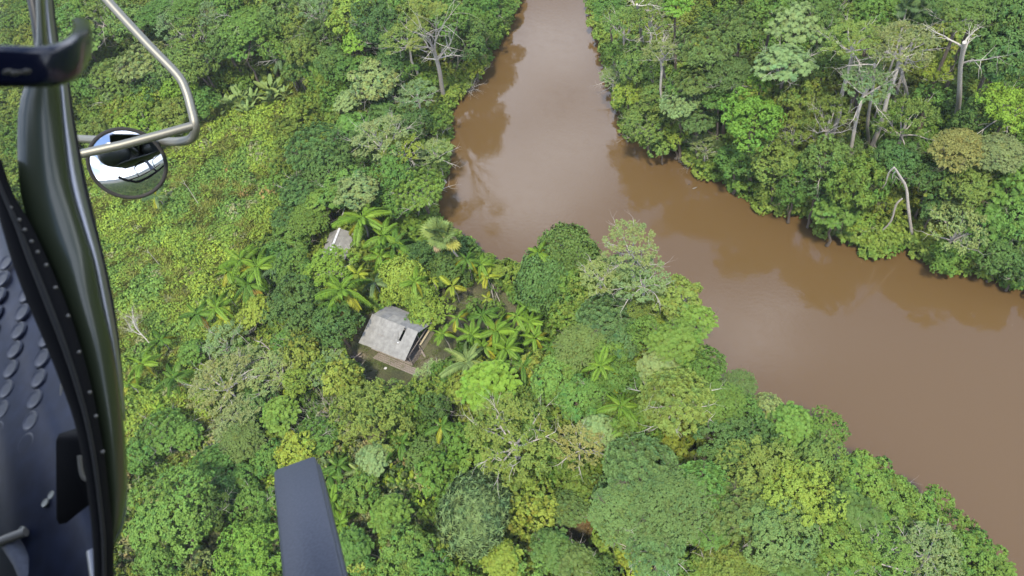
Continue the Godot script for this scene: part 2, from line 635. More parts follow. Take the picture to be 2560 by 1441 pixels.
func finger_crown(R: float) -> ArrayMesh:
	start()
	for i in 170:
		var a := i * 2.39996
		var y := 1.0 - (i + 0.5) / 170.0 * 1.1
		var q := sqrt(maxf(0.0, 1.0 - y * y))
		var out := Vector3(cos(a) * q, y, sin(a) * q)
		var c := out * Vector3(R * 0.88, R * 0.72, R * 0.88) * rng.randf_range(0.78, 1.02)
		var lt := tone(0.2)
		var axis_dir := (out * 1.2 + Vector3.UP * 0.4 + ball() * 0.2).normalized()
		var side := axis_dir.cross(ball()).normalized()
		for f in 22:
			var d := side.rotated(axis_dir, TAU * f / 22.0 + rng.randf_range(-0.1, 0.1))
			var t := (d + axis_dir * rng.randf_range(-0.1, 1.3)).normalized()
			var n := (axis_dir - t * axis_dir.dot(t) + ball() * 0.3).normalized()
			leaf(c + axis_dir * 0.1, n, t, rng.randf_range(0.5, 0.95), 0.055, lt * rng.randf_range(0.75, 1.3), 0.4)
	for i in 900:
		var d := ball()
		var c := Vector3(d.x * R * 0.75, absf(d.y) * R * 0.55 - 0.6, d.z * R * 0.75)
		leaf(c, (d + Vector3.UP).normalized(), d.cross(ball()).normalized(), 0.8, 0.16, tone(0.1) * 0.9)
	return done()

func draped_crown(R: float) -> ArrayMesh:
	start()
	for i in 8500:
		var d := ball()
		if d.y < -0.55:
			d.y = -d.y
		var w := 1.0 + 0.26 * noise.get_noise_3d(d.x * 26.0, d.y * 26.0, d.z * 26.0) + 0.12 * noise.get_noise_3d(d.x * 80.0, d.y * 80.0, d.z * 80.0)
		var p := d * Vector3(R, R * 0.98, R) * w * rng.randf_range(0.90, 1.03)
		var n := (d * 0.8 + Vector3.UP * 0.4 + ball() * 0.75).normalized()
		var t := Vector3.DOWN + ball() * 0.6
		t = (t - n * t.dot(n)).normalized()
		leaf(p, n, t, rng.randf_range(0.22, 0.36), 0.11, tone(0.2) * rng.randf_range(0.75, 1.3) * (1.0 + 0.5 * noise.get_noise_3d(d.x * 20.0 + 9.0, d.y * 20.0, d.z * 20.0)), 0.2)
	return done()

func bough_mesh(R: float) -> ArrayMesh:
	start()
	for i in 8:
		var a := TAU * i / 8.0 + rng.randf_range(-0.3, 0.3)
		var d := Vector3(cos(a), rng.randf_range(0.15, 0.9), sin(a)).normalized()
		var p0 := Vector3(0, -R * 0.55, 0)
		var pts := [p0]
		var rad := [R * 0.030]
		for s in 5:
			d = (d + ball() * 0.32 + Vector3.UP * 0.05).normalized()
			pts.append(pts[s] + d * R * 0.26)
			rad.append(R * 0.030 * (1.0 - 0.17 * (s + 1)))
			if s > 0:
				for b in 2:
					var e := (d + ball() * 0.9).normalized()
					var q := [pts[s + 1]]
					var qr := [rad[s + 1] * 0.6]
					for k in 3:
						e = (e + ball() * 0.35 + Vector3.UP * 0.1).normalized()
						q.append(q[k] + e * R * 0.13)
						qr.append(rad[s + 1] * 0.6 * (0.72 - 0.2 * k))
					tube(q, qr, 4)
		tube(pts, rad, 5)
	return done()

func frond_mesh(curl: float, hang: float, wide: float, pairs: int) -> ArrayMesh:
	start()
	var pts := []
	var rad := []
	for i in 9:
		var t := i / 8.0
		pts.append(Vector3(t * (1.0 - 0.18 * curl * t), 0.16 * t - curl * 0.55 * t * t, 0))
		rad.append(0.016 * (1.0 - 0.85 * t))
	tube(pts, rad, 4, Color(1.1, 1.2, 1.0))
	for i in pairs:
		var t := 0.14 + 0.86 * (i + 0.5) / pairs
		var f := t * 8.0
		var k := mini(int(f), 7)
		var p: Vector3 = pts[k].lerp(pts[k + 1], f - k)
		var dir: Vector3 = (pts[k + 1] - pts[k]).normalized()
		var up := Vector3(-dir.y, dir.x, 0)
		var length := wide * (0.45 + 0.75 * sin(PI * (0.12 + 0.80 * t))) * rng.randf_range(0.9, 1.1)
		for s in [-1.0, 1.0]:
			var d: Vector3 = (dir * 0.55 + Vector3(0, 0, s) * 0.9 - Vector3.UP * hang * rng.randf_range(0.7, 1.3)).normalized()
			var n: Vector3 = (up - d * up.dot(d)).normalized()
			leaf(p, n, d, length, 0.40 / pairs, tone(0.07), 0.25 + hang * 0.2)
	return done()

func paddle_mesh() -> ArrayMesh:
	start()
	var stalk := []
	var rad := []
	for i in 5:
		var t := i / 4.0
		stalk.append(Vector3(t * 0.45, 0.02 * t, 0))
		rad.append(0.014 * (1.0 - 0.4 * t))
	tube(stalk, rad, 4, Color(1.1, 1.15, 0.9))
	var n := 9
	for i in n:
		for s in [-1.0, 1.0]:
			var t0 := float(i) / n
			var t1 := float(i + 1) / n
			var a := Vector3(0.42 + 0.58 * t0, -0.12 * t0 * t0, 0)
			var b := Vector3(0.42 + 0.58 * t1, -0.12 * t1 * t1, 0)
			var w0 := 0.13 * sqrt(sin(PI * clampf(t0 * 0.94 + 0.03, 0, 1)))
			var w1 := 0.13 * sqrt(sin(PI * clampf(t1 * 0.94 + 0.03, 0, 1)))
			var k := V.size()
			V.append(a); V.append(b)
			V.append(b + Vector3(0.01, 0.045 - rng.randf() * 0.03, s * w1)); V.append(a + Vector3(0.01, 0.045 - rng.randf() * 0.03, s * w0))
			var c := tone(0.06)
			for q in 4:
				N.append(Vector3(0, 1, -s * 0.3).normalized()); C.append(c)
			for q in ([0, 1, 2, 0, 2, 3] if s > 0 else [0, 2, 1, 0, 3, 2]):
				I.append(k + (q as int))
	return done()

func fan_mesh() -> ArrayMesh:
	start()
	tube([Vector3.ZERO, Vector3(0.28, 0.06, 0), Vector3(0.55, 0.06, 0)], [0.018, 0.014, 0.012], 4, Color(1.1, 1.15, 0.8))
	for i in 34:
		var a := deg_to_rad(-148.0 + 296.0 * i / 33.0)
		var d := Vector3(cos(a), rng.randf_range(-0.10, 0.02), sin(a)).normalized()
		var n := (Vector3.UP + Vector3(0, 0, (0.35 if i % 2 == 0 else -0.35))).normalized()
		n = (n - d * n.dot(d)).normalized()
		leaf(Vector3(0.55, 0.06, 0), n, d, 0.50 * rng.randf_range(0.9, 1.06) * (0.86 + 0.14 * cos(a)), 0.034, tone(0.08), 0.16)
	return done()

func build_prototypes():
	crowns.c = [lobed_crown(5, 0.8, 34, 0.26, 40, 13, 0.36, 0.27), lobed_crown(5, 0.85, 27, 0.29, 50, 13, 0.38, 0.28), lobed_crown(5, 0.75, 44, 0.22, 30, 13, 0.34, 0.26), lobed_crown(5, 0.9, 24, 0.30, 56, 13, 0.38, 0.28), lobed_crown(5, 0.7, 50, 0.20, 26, 13, 0.36, 0.25)]
	crowns.l = [lobed_crown(5, 0.75, 46, 0.20, 22, 13, 0.48, 0.40, 0.2, 0.34), umbrella_crown(5), lobed_crown(5, 0.7, 40, 0.21, 24, 13, 0.46, 0.42, 0.22, 0.30)]
	crowns.a = [rosette_crown(5, 190, 0.50), rosette_crown(5, 250, 0.44), rosette_crown(5, 300, 0.38), feather_crown(5)]
	crowns.t = [sparse_crown(5), sparse_crown(5), sparse_crown(5)]
	crowns.r = [finger_crown(5)]
	crowns.v = [draped_crown(3.4)]
	crowns.s = [lobed_crown(2.2, 0.8, 18, 0.30, 15, 11, 0.26, 0.23), lobed_crown(2.2, 0.7, 22, 0.27, 11, 12, 0.30, 0.26, 0.2), lobed_crown(2.2, 0.85, 15, 0.32, 18, 11, 0.25, 0.21)]
	boughs = [bough_mesh(5), bough_mesh(5)]
	for i in 3:
		start()
		var pts := [Vector3.ZERO]
		for s in 6:
			pts.append(Vector3(rng.randf_range(-1, 1) * 1.2, (s + 1) / 6.0, rng.randf_range(-1, 1) * 1.2) if s < 5 else Vector3(0, 1, 0))
		stem(smooth_path(pts, 2), [1.5, 1.15, 1.0, 0.97, 0.93, 0.9, 0.86, 0.82, 0.78, 0.74, 0.7, 0.64, 0.58], 7)
		trunks.append(done())
	fronds.a = [frond_mesh(1.0, 0.6, 0.235, 30), frond_mesh(1.4, 0.85, 0.22, 30), frond_mesh(0.7, 0.45, 0.25, 30), frond_mesh(1.7, 0.9, 0.20, 26)]
	fronds.c = [frond_mesh(1.1, 0.45, 0.19, 44), frond_mesh(1.5, 0.6, 0.19, 44), frond_mesh(0.8, 0.35, 0.18, 44)]
	fronds.b = [paddle_mesh()]
	fronds.f = [fan_mesh()]

func tree(kind: String, x: float, z: float, top: float, r: float, tall: float, tint: Color, called: String, label: String, category: String, group: String):
	var o := thing(called, label, category, Vector3(x, 0.3, z), group)
	var small := r < 2.0 and kind in ["c", "l"]
	var set: Array = crowns["s" if small else kind]
	var mesh: Mesh = set[rng.randi() % set.size()]
	var size := r / (2.2 if small else 3.4 if kind == "v" else 5.0)
	var mid := maxf(top - 0.3 - 0.62 * r * tall, 0.8)
	var turn := Basis(Vector3.UP, rng.randf() * TAU)
	var sc := Vector3(size * rng.randf_range(0.86, 1.16), size * tall * rng.randf_range(0.9, 1.12), size * rng.randf_range(0.86, 1.16))
	var thick := clampf(0.045 * r + 0.006 * top, 0.07, 0.42)
	part("trunk", trunks[rng.randi() % 3], bark_mat if kind != "t" else pale_mat, o, Transform3D(Basis.from_scale(Vector3(thick, mid, thick)), Vector3.ZERO))
	var twiggy := rng.randf()
	if kind in ["t", "a", "l", "c"] and not small and (kind != "c" or twiggy < 0.4):
		part("boughs", boughs[rng.randi() % 2], pale_mat if kind == "t" or twiggy < 0.3 else bark_mat, o, Transform3D(turn * Basis.from_scale(sc * (1.04 if twiggy < 0.3 else 0.97)), Vector3(0, mid, 0)))
	tinted("crown", mesh, Transform3D(turn * Basis.from_scale(sc), Vector3(0, mid, 0)), tint, o)

func frond_mat(tint: Color) -> StandardMaterial3D:
	var key := tint.to_html()
	if not frond_mats.has(key):
		var m: StandardMaterial3D = leaf_mat.duplicate()
		m.albedo_color = tint.linear_to_srgb()
		m.roughness = 0.5
		frond_mats[key] = m
	return frond_mats[key]

func palm(kind: String, foot: Vector3, top: Vector3, length: float, count: int, tint: Color, label: String):
	foot.y = 0.3
	var called: String = {"a": "palm", "c": "feather_palm", "b": "paddle_leaf_clump", "f": "fan_palm"}[kind]
	var o := thing(called, label, "plant" if kind == "b" else "palm", foot, "paddle-leaved clumps" if kind == "b" else "palms round the homestead and field")
	var up := top - foot
	if kind != "b":
		var side := up.cross(Vector3.FORWARD).normalized()
		var thick := 0.16 if kind == "f" else 0.15 if kind == "c" else 0.075
		part("trunk", trunks[0], pale_mat, o, Transform3D(Basis(side * thick, up, side.cross(up).normalized() * thick), Vector3.ZERO))
	else:
		up *= 0.15
	for i in count:
		var f := float(i) / count
		var az := i * 2.39996 + rng.randf_range(-0.25, 0.25)
		var el := deg_to_rad(lerpf(72.0, -12.0, pow(f, 0.8)) + rng.randf_range(-7, 7))
		if kind == "b":
			el = deg_to_rad(rng.randf_range(25, 70))
		elif kind == "f":
			el = deg_to_rad(lerpf(80.0, -45.0, f) + rng.randf_range(-6, 6))
		var b := Basis(Vector3.UP, az) * Basis(Vector3.BACK, el) * Basis(Vector3.RIGHT, rng.randf_range(-0.3, 0.3))
		var s := length * rng.randf_range(0.66, 1.04) * (1.0 if f > 0.12 or kind == "f" else 0.75)
		var own := tint
		if kind in ["a", "c"] and i == count - 1 and rng.randf() < 0.3:
			own = Color(0.36, 0.27, 0.05)
		elif kind in ["a", "c"] and i >= count - 3 and rng.randf() < 0.4:
			own = Color(0.26, 0.28, 0.025)
		elif kind == "f" and f > 0.7 and tint.b > 0.075:
			own = Color(0.30, 0.31, 0.07) if f < 0.9 else Color(0.33, 0.26, 0.16)
		elif i % 4 == 1:
			own = Color(tint.r * 1.25, tint.g * 1.15, tint.b)
		part("paddle_leaf" if kind == "b" else "fan_leaf" if kind == "f" else "frond", fronds[kind][rng.randi() % fronds[kind].size()], frond_mat(own), o, Transform3D(b * Basis.from_scale(Vector3.ONE * s), up))

# limbs of a dead or leafless tree: each limb a part
func limb(from: Vector3, dir: Vector3, length: float, r: float, twigs: int, wild := 0.35) -> ArrayMesh:
	start()
	var d := dir.normalized()
	var pts := [from]
	var rad := [r]
	for s in 6:
		d = (d + ball() * wild).normalized()
		pts.append(pts[s] + d * length / 6.0)
		rad.append(r * (1.0 - 0.15 * (s + 1)))
		if s > 0:
			for k in twigs:
				var e := (d + ball() * 0.95).normalized()
				var q := [pts[s + 1]]
				var qr := [rad[s + 1] * 0.6]
				for g in 4:
					e = (e + ball() * 0.4).normalized()
					q.append(q[g] + e * length * 0.10)
					qr.append(maxf(rad[s + 1] * 0.6 * (0.8 - 0.2 * g), 0.006))
				tube(q, qr, 4)
	tube(pts, rad, 6)
	return done()

func bare_tree(kind: int, foot: Vector3, top: Vector3, label: String):
	foot.y = 0.3
	var names := ["leafless_tree", "bare_shrub", "dead_snag", "leafless_sapling"]
	var o := thing(names[kind], label, "tree" if kind != 1 else "shrub", foot, "leafless stems and snags")
	var up := top - foot
	var h := up.length()
	var d := up / h
	var r: float = [0.10, 0.06, 0.12, 0.05][kind]
	start()
	var share: float = [0.6, 0.25, 0.8, 0.85][kind]
	var pts := []
	var rad := []
	for i in 8:
		pts.append(up * share * i / 7.0 + ball() * 0.04 * i / 7.0 * h * 0.25)
		rad.append(r * (1.0 - 0.05 * i))
	tube(pts, rad, 7)
	part("trunk", done(), pale_mat, o)
	var tip: Vector3 = pts[7]
	var n: int = [6, 9, 3, 2][kind]
	for i in n:
		var f := rng.randf_range(0.75, 1.0) if i > 1 else 1.0
		var q: Vector3 = pts[int(f * 7)]
		var spread: float = [0.75, 1.1, 0.8, 0.5][kind]
		part("branch", limb(q, d + ball() * spread, h * (1.05 - share) * rng.randf_range(0.8, 1.3), r * 0.62, [3, 4, 1, 1][kind]), pale_mat, o)

func build_snags():
	# the tall pale riverside tree
	var foot := Vector3(-1.213, 0.4, -101.086)
	var fork := Vector3(-0.445, 13, -98.009)
	var o := thing("riverside_tree", "tall white half-dead tree with forked trunk standing at the near waterline", "tree", foot, "tall pale trunks")
	start()
	tube(smooth_path([Vector3.ZERO, (fork - foot) * 0.25 + Vector3(-0.1, 0, 0), (fork - foot) * 0.6 + Vector3(0.15, 0, 0.1), fork - foot], 4), [0.48, 0.42, 0.39, 0.37, 0.36, 0.36, 0.34, 0.33, 0.33, 0.31, 0.30, 0.29, 0.27], 9)
	part("trunk", done(), pale_mat, o)
	var tips := [Vector3(-0.208, 24, -92.523), Vector3(0.846, 25, -91.775), Vector3(1.681, 21, -94.314), Vector3(2.51, 19, -95.286), Vector3(-1.436, 19, -95.584), Vector3(2.687, 15, -96.544), Vector3(-2.76, 13.5, -99.141), Vector3(-0.327, 19, -94.772), Vector3(3.779, 14, -97.038)]
	for t in tips:
		part("branch", limb(fork - foot + Vector3(0, rng.randf_range(-2.5, 0), 0), t - fork, (t - fork).length(), 0.15, 2, 0.20), pale_mat, o)
	for i in 4:
		var c: Vector3 = tips[i * 2] - foot
		tinted("leaf_spray", crowns.t[i % 3], Transform3D(Basis.from_scale(Vector3.ONE * 0.34), c), Color(0.20, 0.25, 0.05), o)
	# three tall trunks of the far bank
	tall_trunk(Vector3(51.07, 0.5, -62.483), Vector3(45.696, 21, -58.66), 0.22, 5, "tallest straight pale trunk with few thin branches on the far bank")
	tall_trunk(Vector3(58.543, 2, -66.276), Vector3(51.462, 18, -61.861), 0.27, 7, "pale trunk forking into two great white boughs on the far bank")
	tall_trunk(Vector3(62.943, 0.5, -60.809), Vector3(53.22, 23.5, -55.257), 0.33, 4, "thick knobbly bare trunk with broken top on the far bank")
	tall_trunk(Vector3(30.685, 4, -81.529), Vector3(28.041, 17, -78.296), 0.27, 6, "slim twin-stemmed pale trunk near the river bend")
	tall_trunk(Vector3(29.68, 8, -90.212), Vector3(27.358, 19, -84.693), 0.24, 5, "crooked white trunk at the inner tip of the far bank")
	tall_trunk(Vector3(49.077, 6, -84.408), Vector3(47.067, 10, -83.042), 0.22, 4, "short pale leaning bough stem behind the big lime tree")
	# bent snag
	var base := Vector3(49.088, 0.2, -47.455)
	o = thing("bent_snag", "bent white dead trunk hooked over above the far waterline", "tree", base, "tall pale trunks")
	var way := [Vector3.ZERO, Vector3(46.823, 7.6, -47.992) - base, Vector3(46.086, 10.8, -48.544) - base, Vector3(44.803, 13.2, -48.672) - base, Vector3(43.879, 14.8, -48.87) - base]
	start()
	tube(smooth_path(way, 3), [0.21, 0.20, 0.17, 0.20, 0.16, 0.17, 0.14, 0.16, 0.13, 0.13, 0.11, 0.10, 0.07], 8)
	part("trunk", done(), pale_mat, o)
	start()
	tube(smooth_path([Vector3(43.879, 14.8, -48.87) - base, Vector3(43.743, 13.6, -49.263) - base, Vector3(43.959, 11.6, -49.483) - base, Vector3(43.843, 10.2, -49.726) - base], 3), [0.10, 0.11, 0.10, 0.09, 0.09, 0.08, 0.08, 0.06, 0.05, 0.03], 6)
	part("branch", done(), pale_mat, o)
	start()
	tube(smooth_path([Vector3(44.446, 14, -48.795) - base, Vector3(44.254, 13.5, -49.137) - base, Vector3(44.445, 12.4, -49.255) - base], 3), [0.08, 0.08, 0.07, 0.06, 0.05, 0.05, 0.03], 6)
	part("branch", done(), pale_mat, o)
	var from := Vector3(45.952, 9.2, -48.442)
	o = thing("broken_snag", "broken pale branch hanging from the bent snag down to the water", "branch", from)
	start()
	tube(smooth_path([Vector3.ZERO, Vector3(45.605, 8, -48.674) - from, Vector3(45.812, 4.9, -48.772) - from, Vector3(45.45, 2.5, -49.303) - from, Vector3(45.774, 2, -49.126) - from, Vector3(45.405, 0.25, -49.625) - from], 3), [0.10, 0.12, 0.13, 0.13, 0.13, 0.12, 0.12, 0.11, 0.11, 0.10, 0.10, 0.09, 0.09, 0.08, 0.07, 0.06], 6)
	part("stem", done(), pale_mat, o)
	for e in [Vector3(44.523, 0.1, -49.497), Vector3(46.073, 0.1, -48.512), Vector3(45.063, 0.05, -48.56)]:
		start()
		tube([Vector3(45.405, 0.25, -49.625) - from, (Vector3(45.405, 0.25, -49.625) + e) / 2.0 - from + Vector3(0, 0.15, 0), e - from], [0.06, 0.05, 0.03], 5)
		part("twig", done(), pale_mat, o)
	tinted("leaf_spray", crowns.s[0], Transform3D(Basis.from_scale(Vector3(0.45, 0.3, 0.45)), Vector3(43.944, 0.4, -49.137) - from), Color(0.07, 0.15, 0.02), o)
	tinted("leaf_spray", crowns.s[1], Transform3D(Basis.from_scale(Vector3(0.35, 0.25, 0.35)), Vector3(44.874, 0.6, -49.753) - from), Color(0.07, 0.15, 0.02), o)
	# fallen crown in the water by the tall tree
	var lie := Vector3(-0.295, 0.6, -103.689)
	o = thing("fallen_branches", "bleached fallen tree with brushy twigs lying out into the water", "dead branches", lie)
	start()
	tube(smooth_path([Vector3.ZERO, Vector3(1.589, 0.6, -101.86) - lie, Vector3(3.601, 0.5, -101.54) - lie], 3), [0.16, 0.15, 0.14, 0.12, 0.10, 0.08, 0.06], 6)
	part("trunk", done(), pale_mat, o)
	for i in 12:
		var a: Vector3 = Vector3(1.589, 0.6, -101.86).lerp(Vector3(3.983, 0.5, -101.682), rng.randf()) - lie
		part("branch", limb(a, Vector3(rng.randf_range(-0.3, 1.0), rng.randf_range(0.0, 0.5), rng.randf_range(-1, 0.7)), rng.randf_range(2.0, 4.2), 0.06, 3, 0.25), pale_mat, o)
	o = thing("driftwood_brush", "grey driftwood brush caught against the far bank foliage", "dead branches", Vector3(31.389, 0.3, -72.658))
	for i in 10:
		part("branch", limb(Vector3(rng.randf_range(-1, 1), 0.1, rng.randf_range(-1, 1)), Vector3(rng.randf_range(-1, 0.6), rng.randf_range(0.0, 0.5), rng.randf_range(-0.3, 1)), rng.randf_range(1.6, 3.4), 0.05, 3, 0.25), pale_mat, o)
	leaning("dead_snag", Vector3(26.764, 0.8, -88.251), Vector3(23.045, 3.5, -91.557), 0.12, "dead branch reaching out over the river from the inner bend")
	leaning("leaning_snag", Vector3(-10.647, 0.4, -75.194), Vector3(-7.667, 8, -75.046), 0.14, "white leaning stem at the near waterline beyond the fan palm")
	leaning("slanting_snag", Vector3(-4.659, 0.4, -91.351), Vector3(-2.529, 2.5, -91.891), 0.10, "short pale stem slanting from the near bank over the shallows")
	leaning("thin_snag", Vector3(-2.035, 0.5, -57.624), Vector3(-2.496, 3.2, -60.264), 0.06, "lone thin pole beside the bare path to the river")
	leaning("thin_snag", Vector3(-2.76, 0.5, -56.221), Vector3(-2.644, 3, -58.414), 0.05, "crooked thin stem among the low bushes by the path")
	leaning("fallen_log", Vector3(-38.567, 0.7, -43.412), Vector3(-40.624, 0.9, -44.372), 0.20, "short pale fallen log left of the slate-blue step")
	leaning("fallen_log", Vector3(0.25, 0.6, -60.465), Vector3(-1.485, 0.9, -60.011), 0.10, "grey log lying at the landing place on the near bank")
	leaning("fallen_log", Vector3(-1.408, 0.7, -54.903), Vector3(-0.117, 0.9, -54.928), 0.14, "pale cut log at the far edge of the palm grove")
	leaning("fallen_log", Vector3(-33.095, 0.7, -48.409), Vector3(-33.632, 0.8, -49.224), 0.10, "bleached stick lying in the open field gap")
	leaning("thin_snag", Vector3(-17.959, 0.6, -83.203), Vector3(-17.714, 6, -81.895), 0.07, "thin leaning stem under the pale leafy tree near the shed")

func tall_trunk(foot: Vector3, top: Vector3, r: float, n: int, label: String):
	var o := thing("tall_trunk", label, "tree", foot, "tall pale trunks")
	var up := top - foot
	start()
	var pts := []
	for i in 6:
		pts.append(up * i / 5.0 + (Vector3(rng.randf_range(-0.3, 0.3), 0, rng.randf_range(-0.3, 0.3)) if i % 5 else Vector3.ZERO))
	var way := smooth_path(pts, 3)
	var rad := []
	for i in way.size():
		rad.append(r * (1.1 - 0.45 * i / way.size()) * rng.randf_range(0.93, 1.07))
	tube(way, rad, 8)
	part("trunk", done(), pale_mat, o)
	for i in n:
		var d := Vector3(rng.randf_range(-1, 1), rng.randf_range(0.35, 1.0), rng.randf_range(-1, 1))
		part("branch", limb(up * rng.randf_range(0.78, 1.0), d, rng.randf_range(2.2, 5.2), r * 0.36, 2, 0.34), pale_mat, o)

func leaning(called: String, a: Vector3, b: Vector3, r: float, label: String):
	var o := thing(called, label, "log" if called == "fallen_log" else "dead branch", a)
	start()
	var m := (b - a) / 2.0 + Vector3(rng.randf_range(-0.1, 0.1), 0.05, rng.randf_range(-0.1, 0.1))
	tube(smooth_path([Vector3.ZERO, m, b - a], 3), [r, r * 0.95, r * 0.9, r * 0.85, r * 0.75, r * 0.65, r * 0.5], 7)
	part("stem", done(), pale_mat, o)
	if called != "fallen_log":
		for i in 3:
			part("branch", limb(m * rng.randf_range(1.0, 1.9), b - a + ball() * (b - a).length() * 0.8, (b - a).length() * 0.4, r * 0.5, 2), pale_mat, o)

func plant_trees():
	tree("c", -19.33, -44.21, 8.5, 4.61, 0.95, Color(0.131, 0.180, 0.032), "dense_tree", "round olive-green dense tree with a knobbly crown in front of the house yard", "tree", "trees round the homestead and point")
	tree("l", -5.89, -42.51, 9, 3.83, 0.8, Color(0.134, 0.239, 0.027), "leafy_tree", "bright lime-green leafy tree below the palm grove", "tree", "trees round the homestead and point")
	tree("t", -4.58, -33.72, 13, 5.08, 0.7, Color(0.127, 0.177, 0.031), "sparse_tree", "wide open-crowned olive tree with pale boughs showing through", "tree", "trees round the homestead and point")
	tree("t", 1.58, -31.73, 10, 2.86, 0.8, Color(0.200, 0.212, 0.060), "sparse_tree", "straw-tinged thin tree with pale boughs to the right of the open-boughed olive tree", "tree", "trees round the homestead and point")
	tree("l", 4.1, -33.12, 9, 2, 1, Color(0.162, 0.246, 0.086), "leafy_tree", "pale silvery-green loose large-leaved tree beyond and left of the broad grey-green canopy", "tree", "trees round the homestead and point")
	tree("r", -10.46, -28.44, 10, 4.5, 0.75, Color(0.139, 0.217, 0.079), "spiky_tree", "pale grey-green tree of long drooping finger-like leaves", "tree", "trees round the homestead and point")
	tree("c", -11.89, -36.57, 5, 1.51, 1, Color(0.104, 0.216, 0.028), "shrub", "bright lime-green rounded bush beyond the spiky-leaved tree", "shrub", "bushes between the trees")
	tree("l", -5.91, -28.34, 5, 1.59, 1, Color(0.124, 0.225, 0.026), "leafy_tree", "bright lime-green loose large-leaved tree to the right of the spiky-leaved tree", "tree", "trees round the homestead and point")
	tree("l", -8.94, -23.63, 8, 2.43, 0.9, Color(0.156, 0.217, 0.029), "leafy_tree", "yellow-green loose large-leaved tree in front and right of the spiky-leaved tree", "tree", "trees round the homestead and point")
	tree("a", 6.54, -26.14, 13, 3.78, 0.6, Color(0.083, 0.147, 0.041), "feathery_tree", "grey-green feathery tree at the top of the broad canopy", "tree", "trees round the homestead and point")
	tree("a", 3.49, -22.47, 13, 3.48, 0.6, Color(0.097, 0.165, 0.044), "feathery_tree", "grey-green fine-leaved spreading tree just in front and left of the broad grey-green canopy", "tree", "trees round the homestead and point")
	tree("a", 7.52, -21.43, 14, 3.58, 0.6, Color(0.086, 0.146, 0.039), "feathery_tree", "grey-green fine-leaved spreading tree just in front and right of the broad grey-green canopy", "tree", "trees round the homestead and point")
	tree("a", 5.12, -19.09, 13, 3.01, 0.6, Color(0.085, 0.161, 0.047), "feathery_tree", "grey-green fine-leaved spreading tree just beyond and right of the dark creek pool", "tree", "trees round the homestead and point")
	tree("a", 10.97, -22.94, 13, 2.57, 0.7, Color(0.094, 0.201, 0.039), "feathery_tree", "mid-green fine-leaved spreading tree to the right of the broad grey-green canopy", "tree", "trees round the homestead and point")
	tree("a", 12.17, -31.9, 13, 3.77, 0.6, Color(0.142, 0.201, 0.037), "feathery_tree", "olive-green fine-leaved spreading tree some way beyond the broad grey-green canopy", "tree", "trees round the homestead and point")
	tree("a", 15.78, -30.54, 12, 2.57, 0.7, Color(0.090, 0.160, 0.026), "feathery_tree", "mid-green fine-leaved spreading tree some way beyond and right of the broad grey-green canopy", "tree", "trees round the homestead and point")
	tree("a", 19.07, -32.54, 10, 2.05, 0.8, Color(0.089, 0.148, 0.039), "feathery_tree", "grey-green fine-leaved spreading tree some way beyond and left of the golden riverside crown", "tree", "trees round the homestead and point")
	tree("c", 18.16, -29.95, 10, 2.22, 1, Color(0.075, 0.159, 0.031), "dense_tree", "mid-green dense round-crowned tree some way beyond and left of the golden riverside crown", "tree", "trees round the homestead and point")
	tree("l", 14.86, -38.78, 12, 3.18, 0.8, Color(0.098, 0.167, 0.026), "leafy_tree", "mid-green loose large-leaved tree in front and right of the pale twiggy point tree", "tree", "trees round the homestead and point")
	tree("l", 12.02, -36.6, 11, 2.43, 0.8, Color(0.154, 0.208, 0.065), "leafy_tree", "pale silvery-green loose large-leaved tree some way in front of the pale twiggy point tree", "tree", "trees round the homestead and point")
	tree("l", 18.28, -41.65, 10, 2.2, 1, Color(0.116, 0.199, 0.031), "leafy_tree", "mid-green loose large-leaved tree some way to the right of the vine-smothered mound", "tree", "trees round the homestead and point")
	tree("a", 16.74, -35.77, 11, 2.3, 1, Color(0.088, 0.174, 0.031), "feathery_tree", "mid-green fine-leaved spreading tree some way in front and right of the pale twiggy point tree", "tree", "trees round the homestead and point")
	tree("c", 12.88, -42.04, 10, 2.21, 1, Color(0.102, 0.181, 0.029), "dense_tree", "mid-green dense round-crowned tree in front of the pale twiggy point tree", "tree", "trees round the homestead and point")
	tree("a", 13.11, -45.97, 9, 1.92, 0.7, Color(0.119, 0.172, 0.032), "feathery_tree", "olive-green fine-leaved spreading tree in front of the pale twiggy point tree", "tree", "trees round the homestead and point")
	tree("l", 17.52, -45, 10, 2.48, 0.8, Color(0.144, 0.204, 0.037), "leafy_tree", "olive-green loose large-leaved tree in front and right of the pale twiggy point tree", "tree", "trees round the homestead and point")
	tree("t", 14.04, -50.49, 15, 3.5, 0.7, Color(0.153, 0.199, 0.060), "sparse_tree", "pale grey twiggy tree with bare white boughs on the river point", "tree", "trees round the homestead and point")
	tree("t", 14.06, -46.87, 13, 3.2, 0.7, Color(0.135, 0.202, 0.070), "sparse_tree", "pale silvery-green thin tree with pale boughs just in front of the pale twiggy point tree", "tree", "trees round the homestead and point")
	tree("t", 10.15, -50.36, 11, 2.55, 0.7, Color(0.176, 0.230, 0.069), "sparse_tree", "pale silvery-green thin tree with pale boughs to the right of the vine-smothered mound", "tree", "trees round the homestead and point")
	tree("v", 7.97, -58.15, 7.5, 4.18, 1, Color(0.077, 0.132, 0.027), "vine_mound", "dark green tree smothered in creepers, the river side of the mound", "vine-covered tree", "trees round the homestead and point")
	tree("v", 4.35, -56.26, 6.5, 4.06, 1, Color(0.070, 0.139, 0.033), "vine_mound", "dark green creeper-covered mound on the landward side of the point", "vine-covered tree", "trees round the homestead and point")
	tree("c", 7.17, -50.57, 6, 2.44, 1, Color(0.084, 0.172, 0.032), "dense_tree", "mid-green dense round-crowned tree in front and right of the vine-smothered mound", "tree", "trees round the homestead and point")
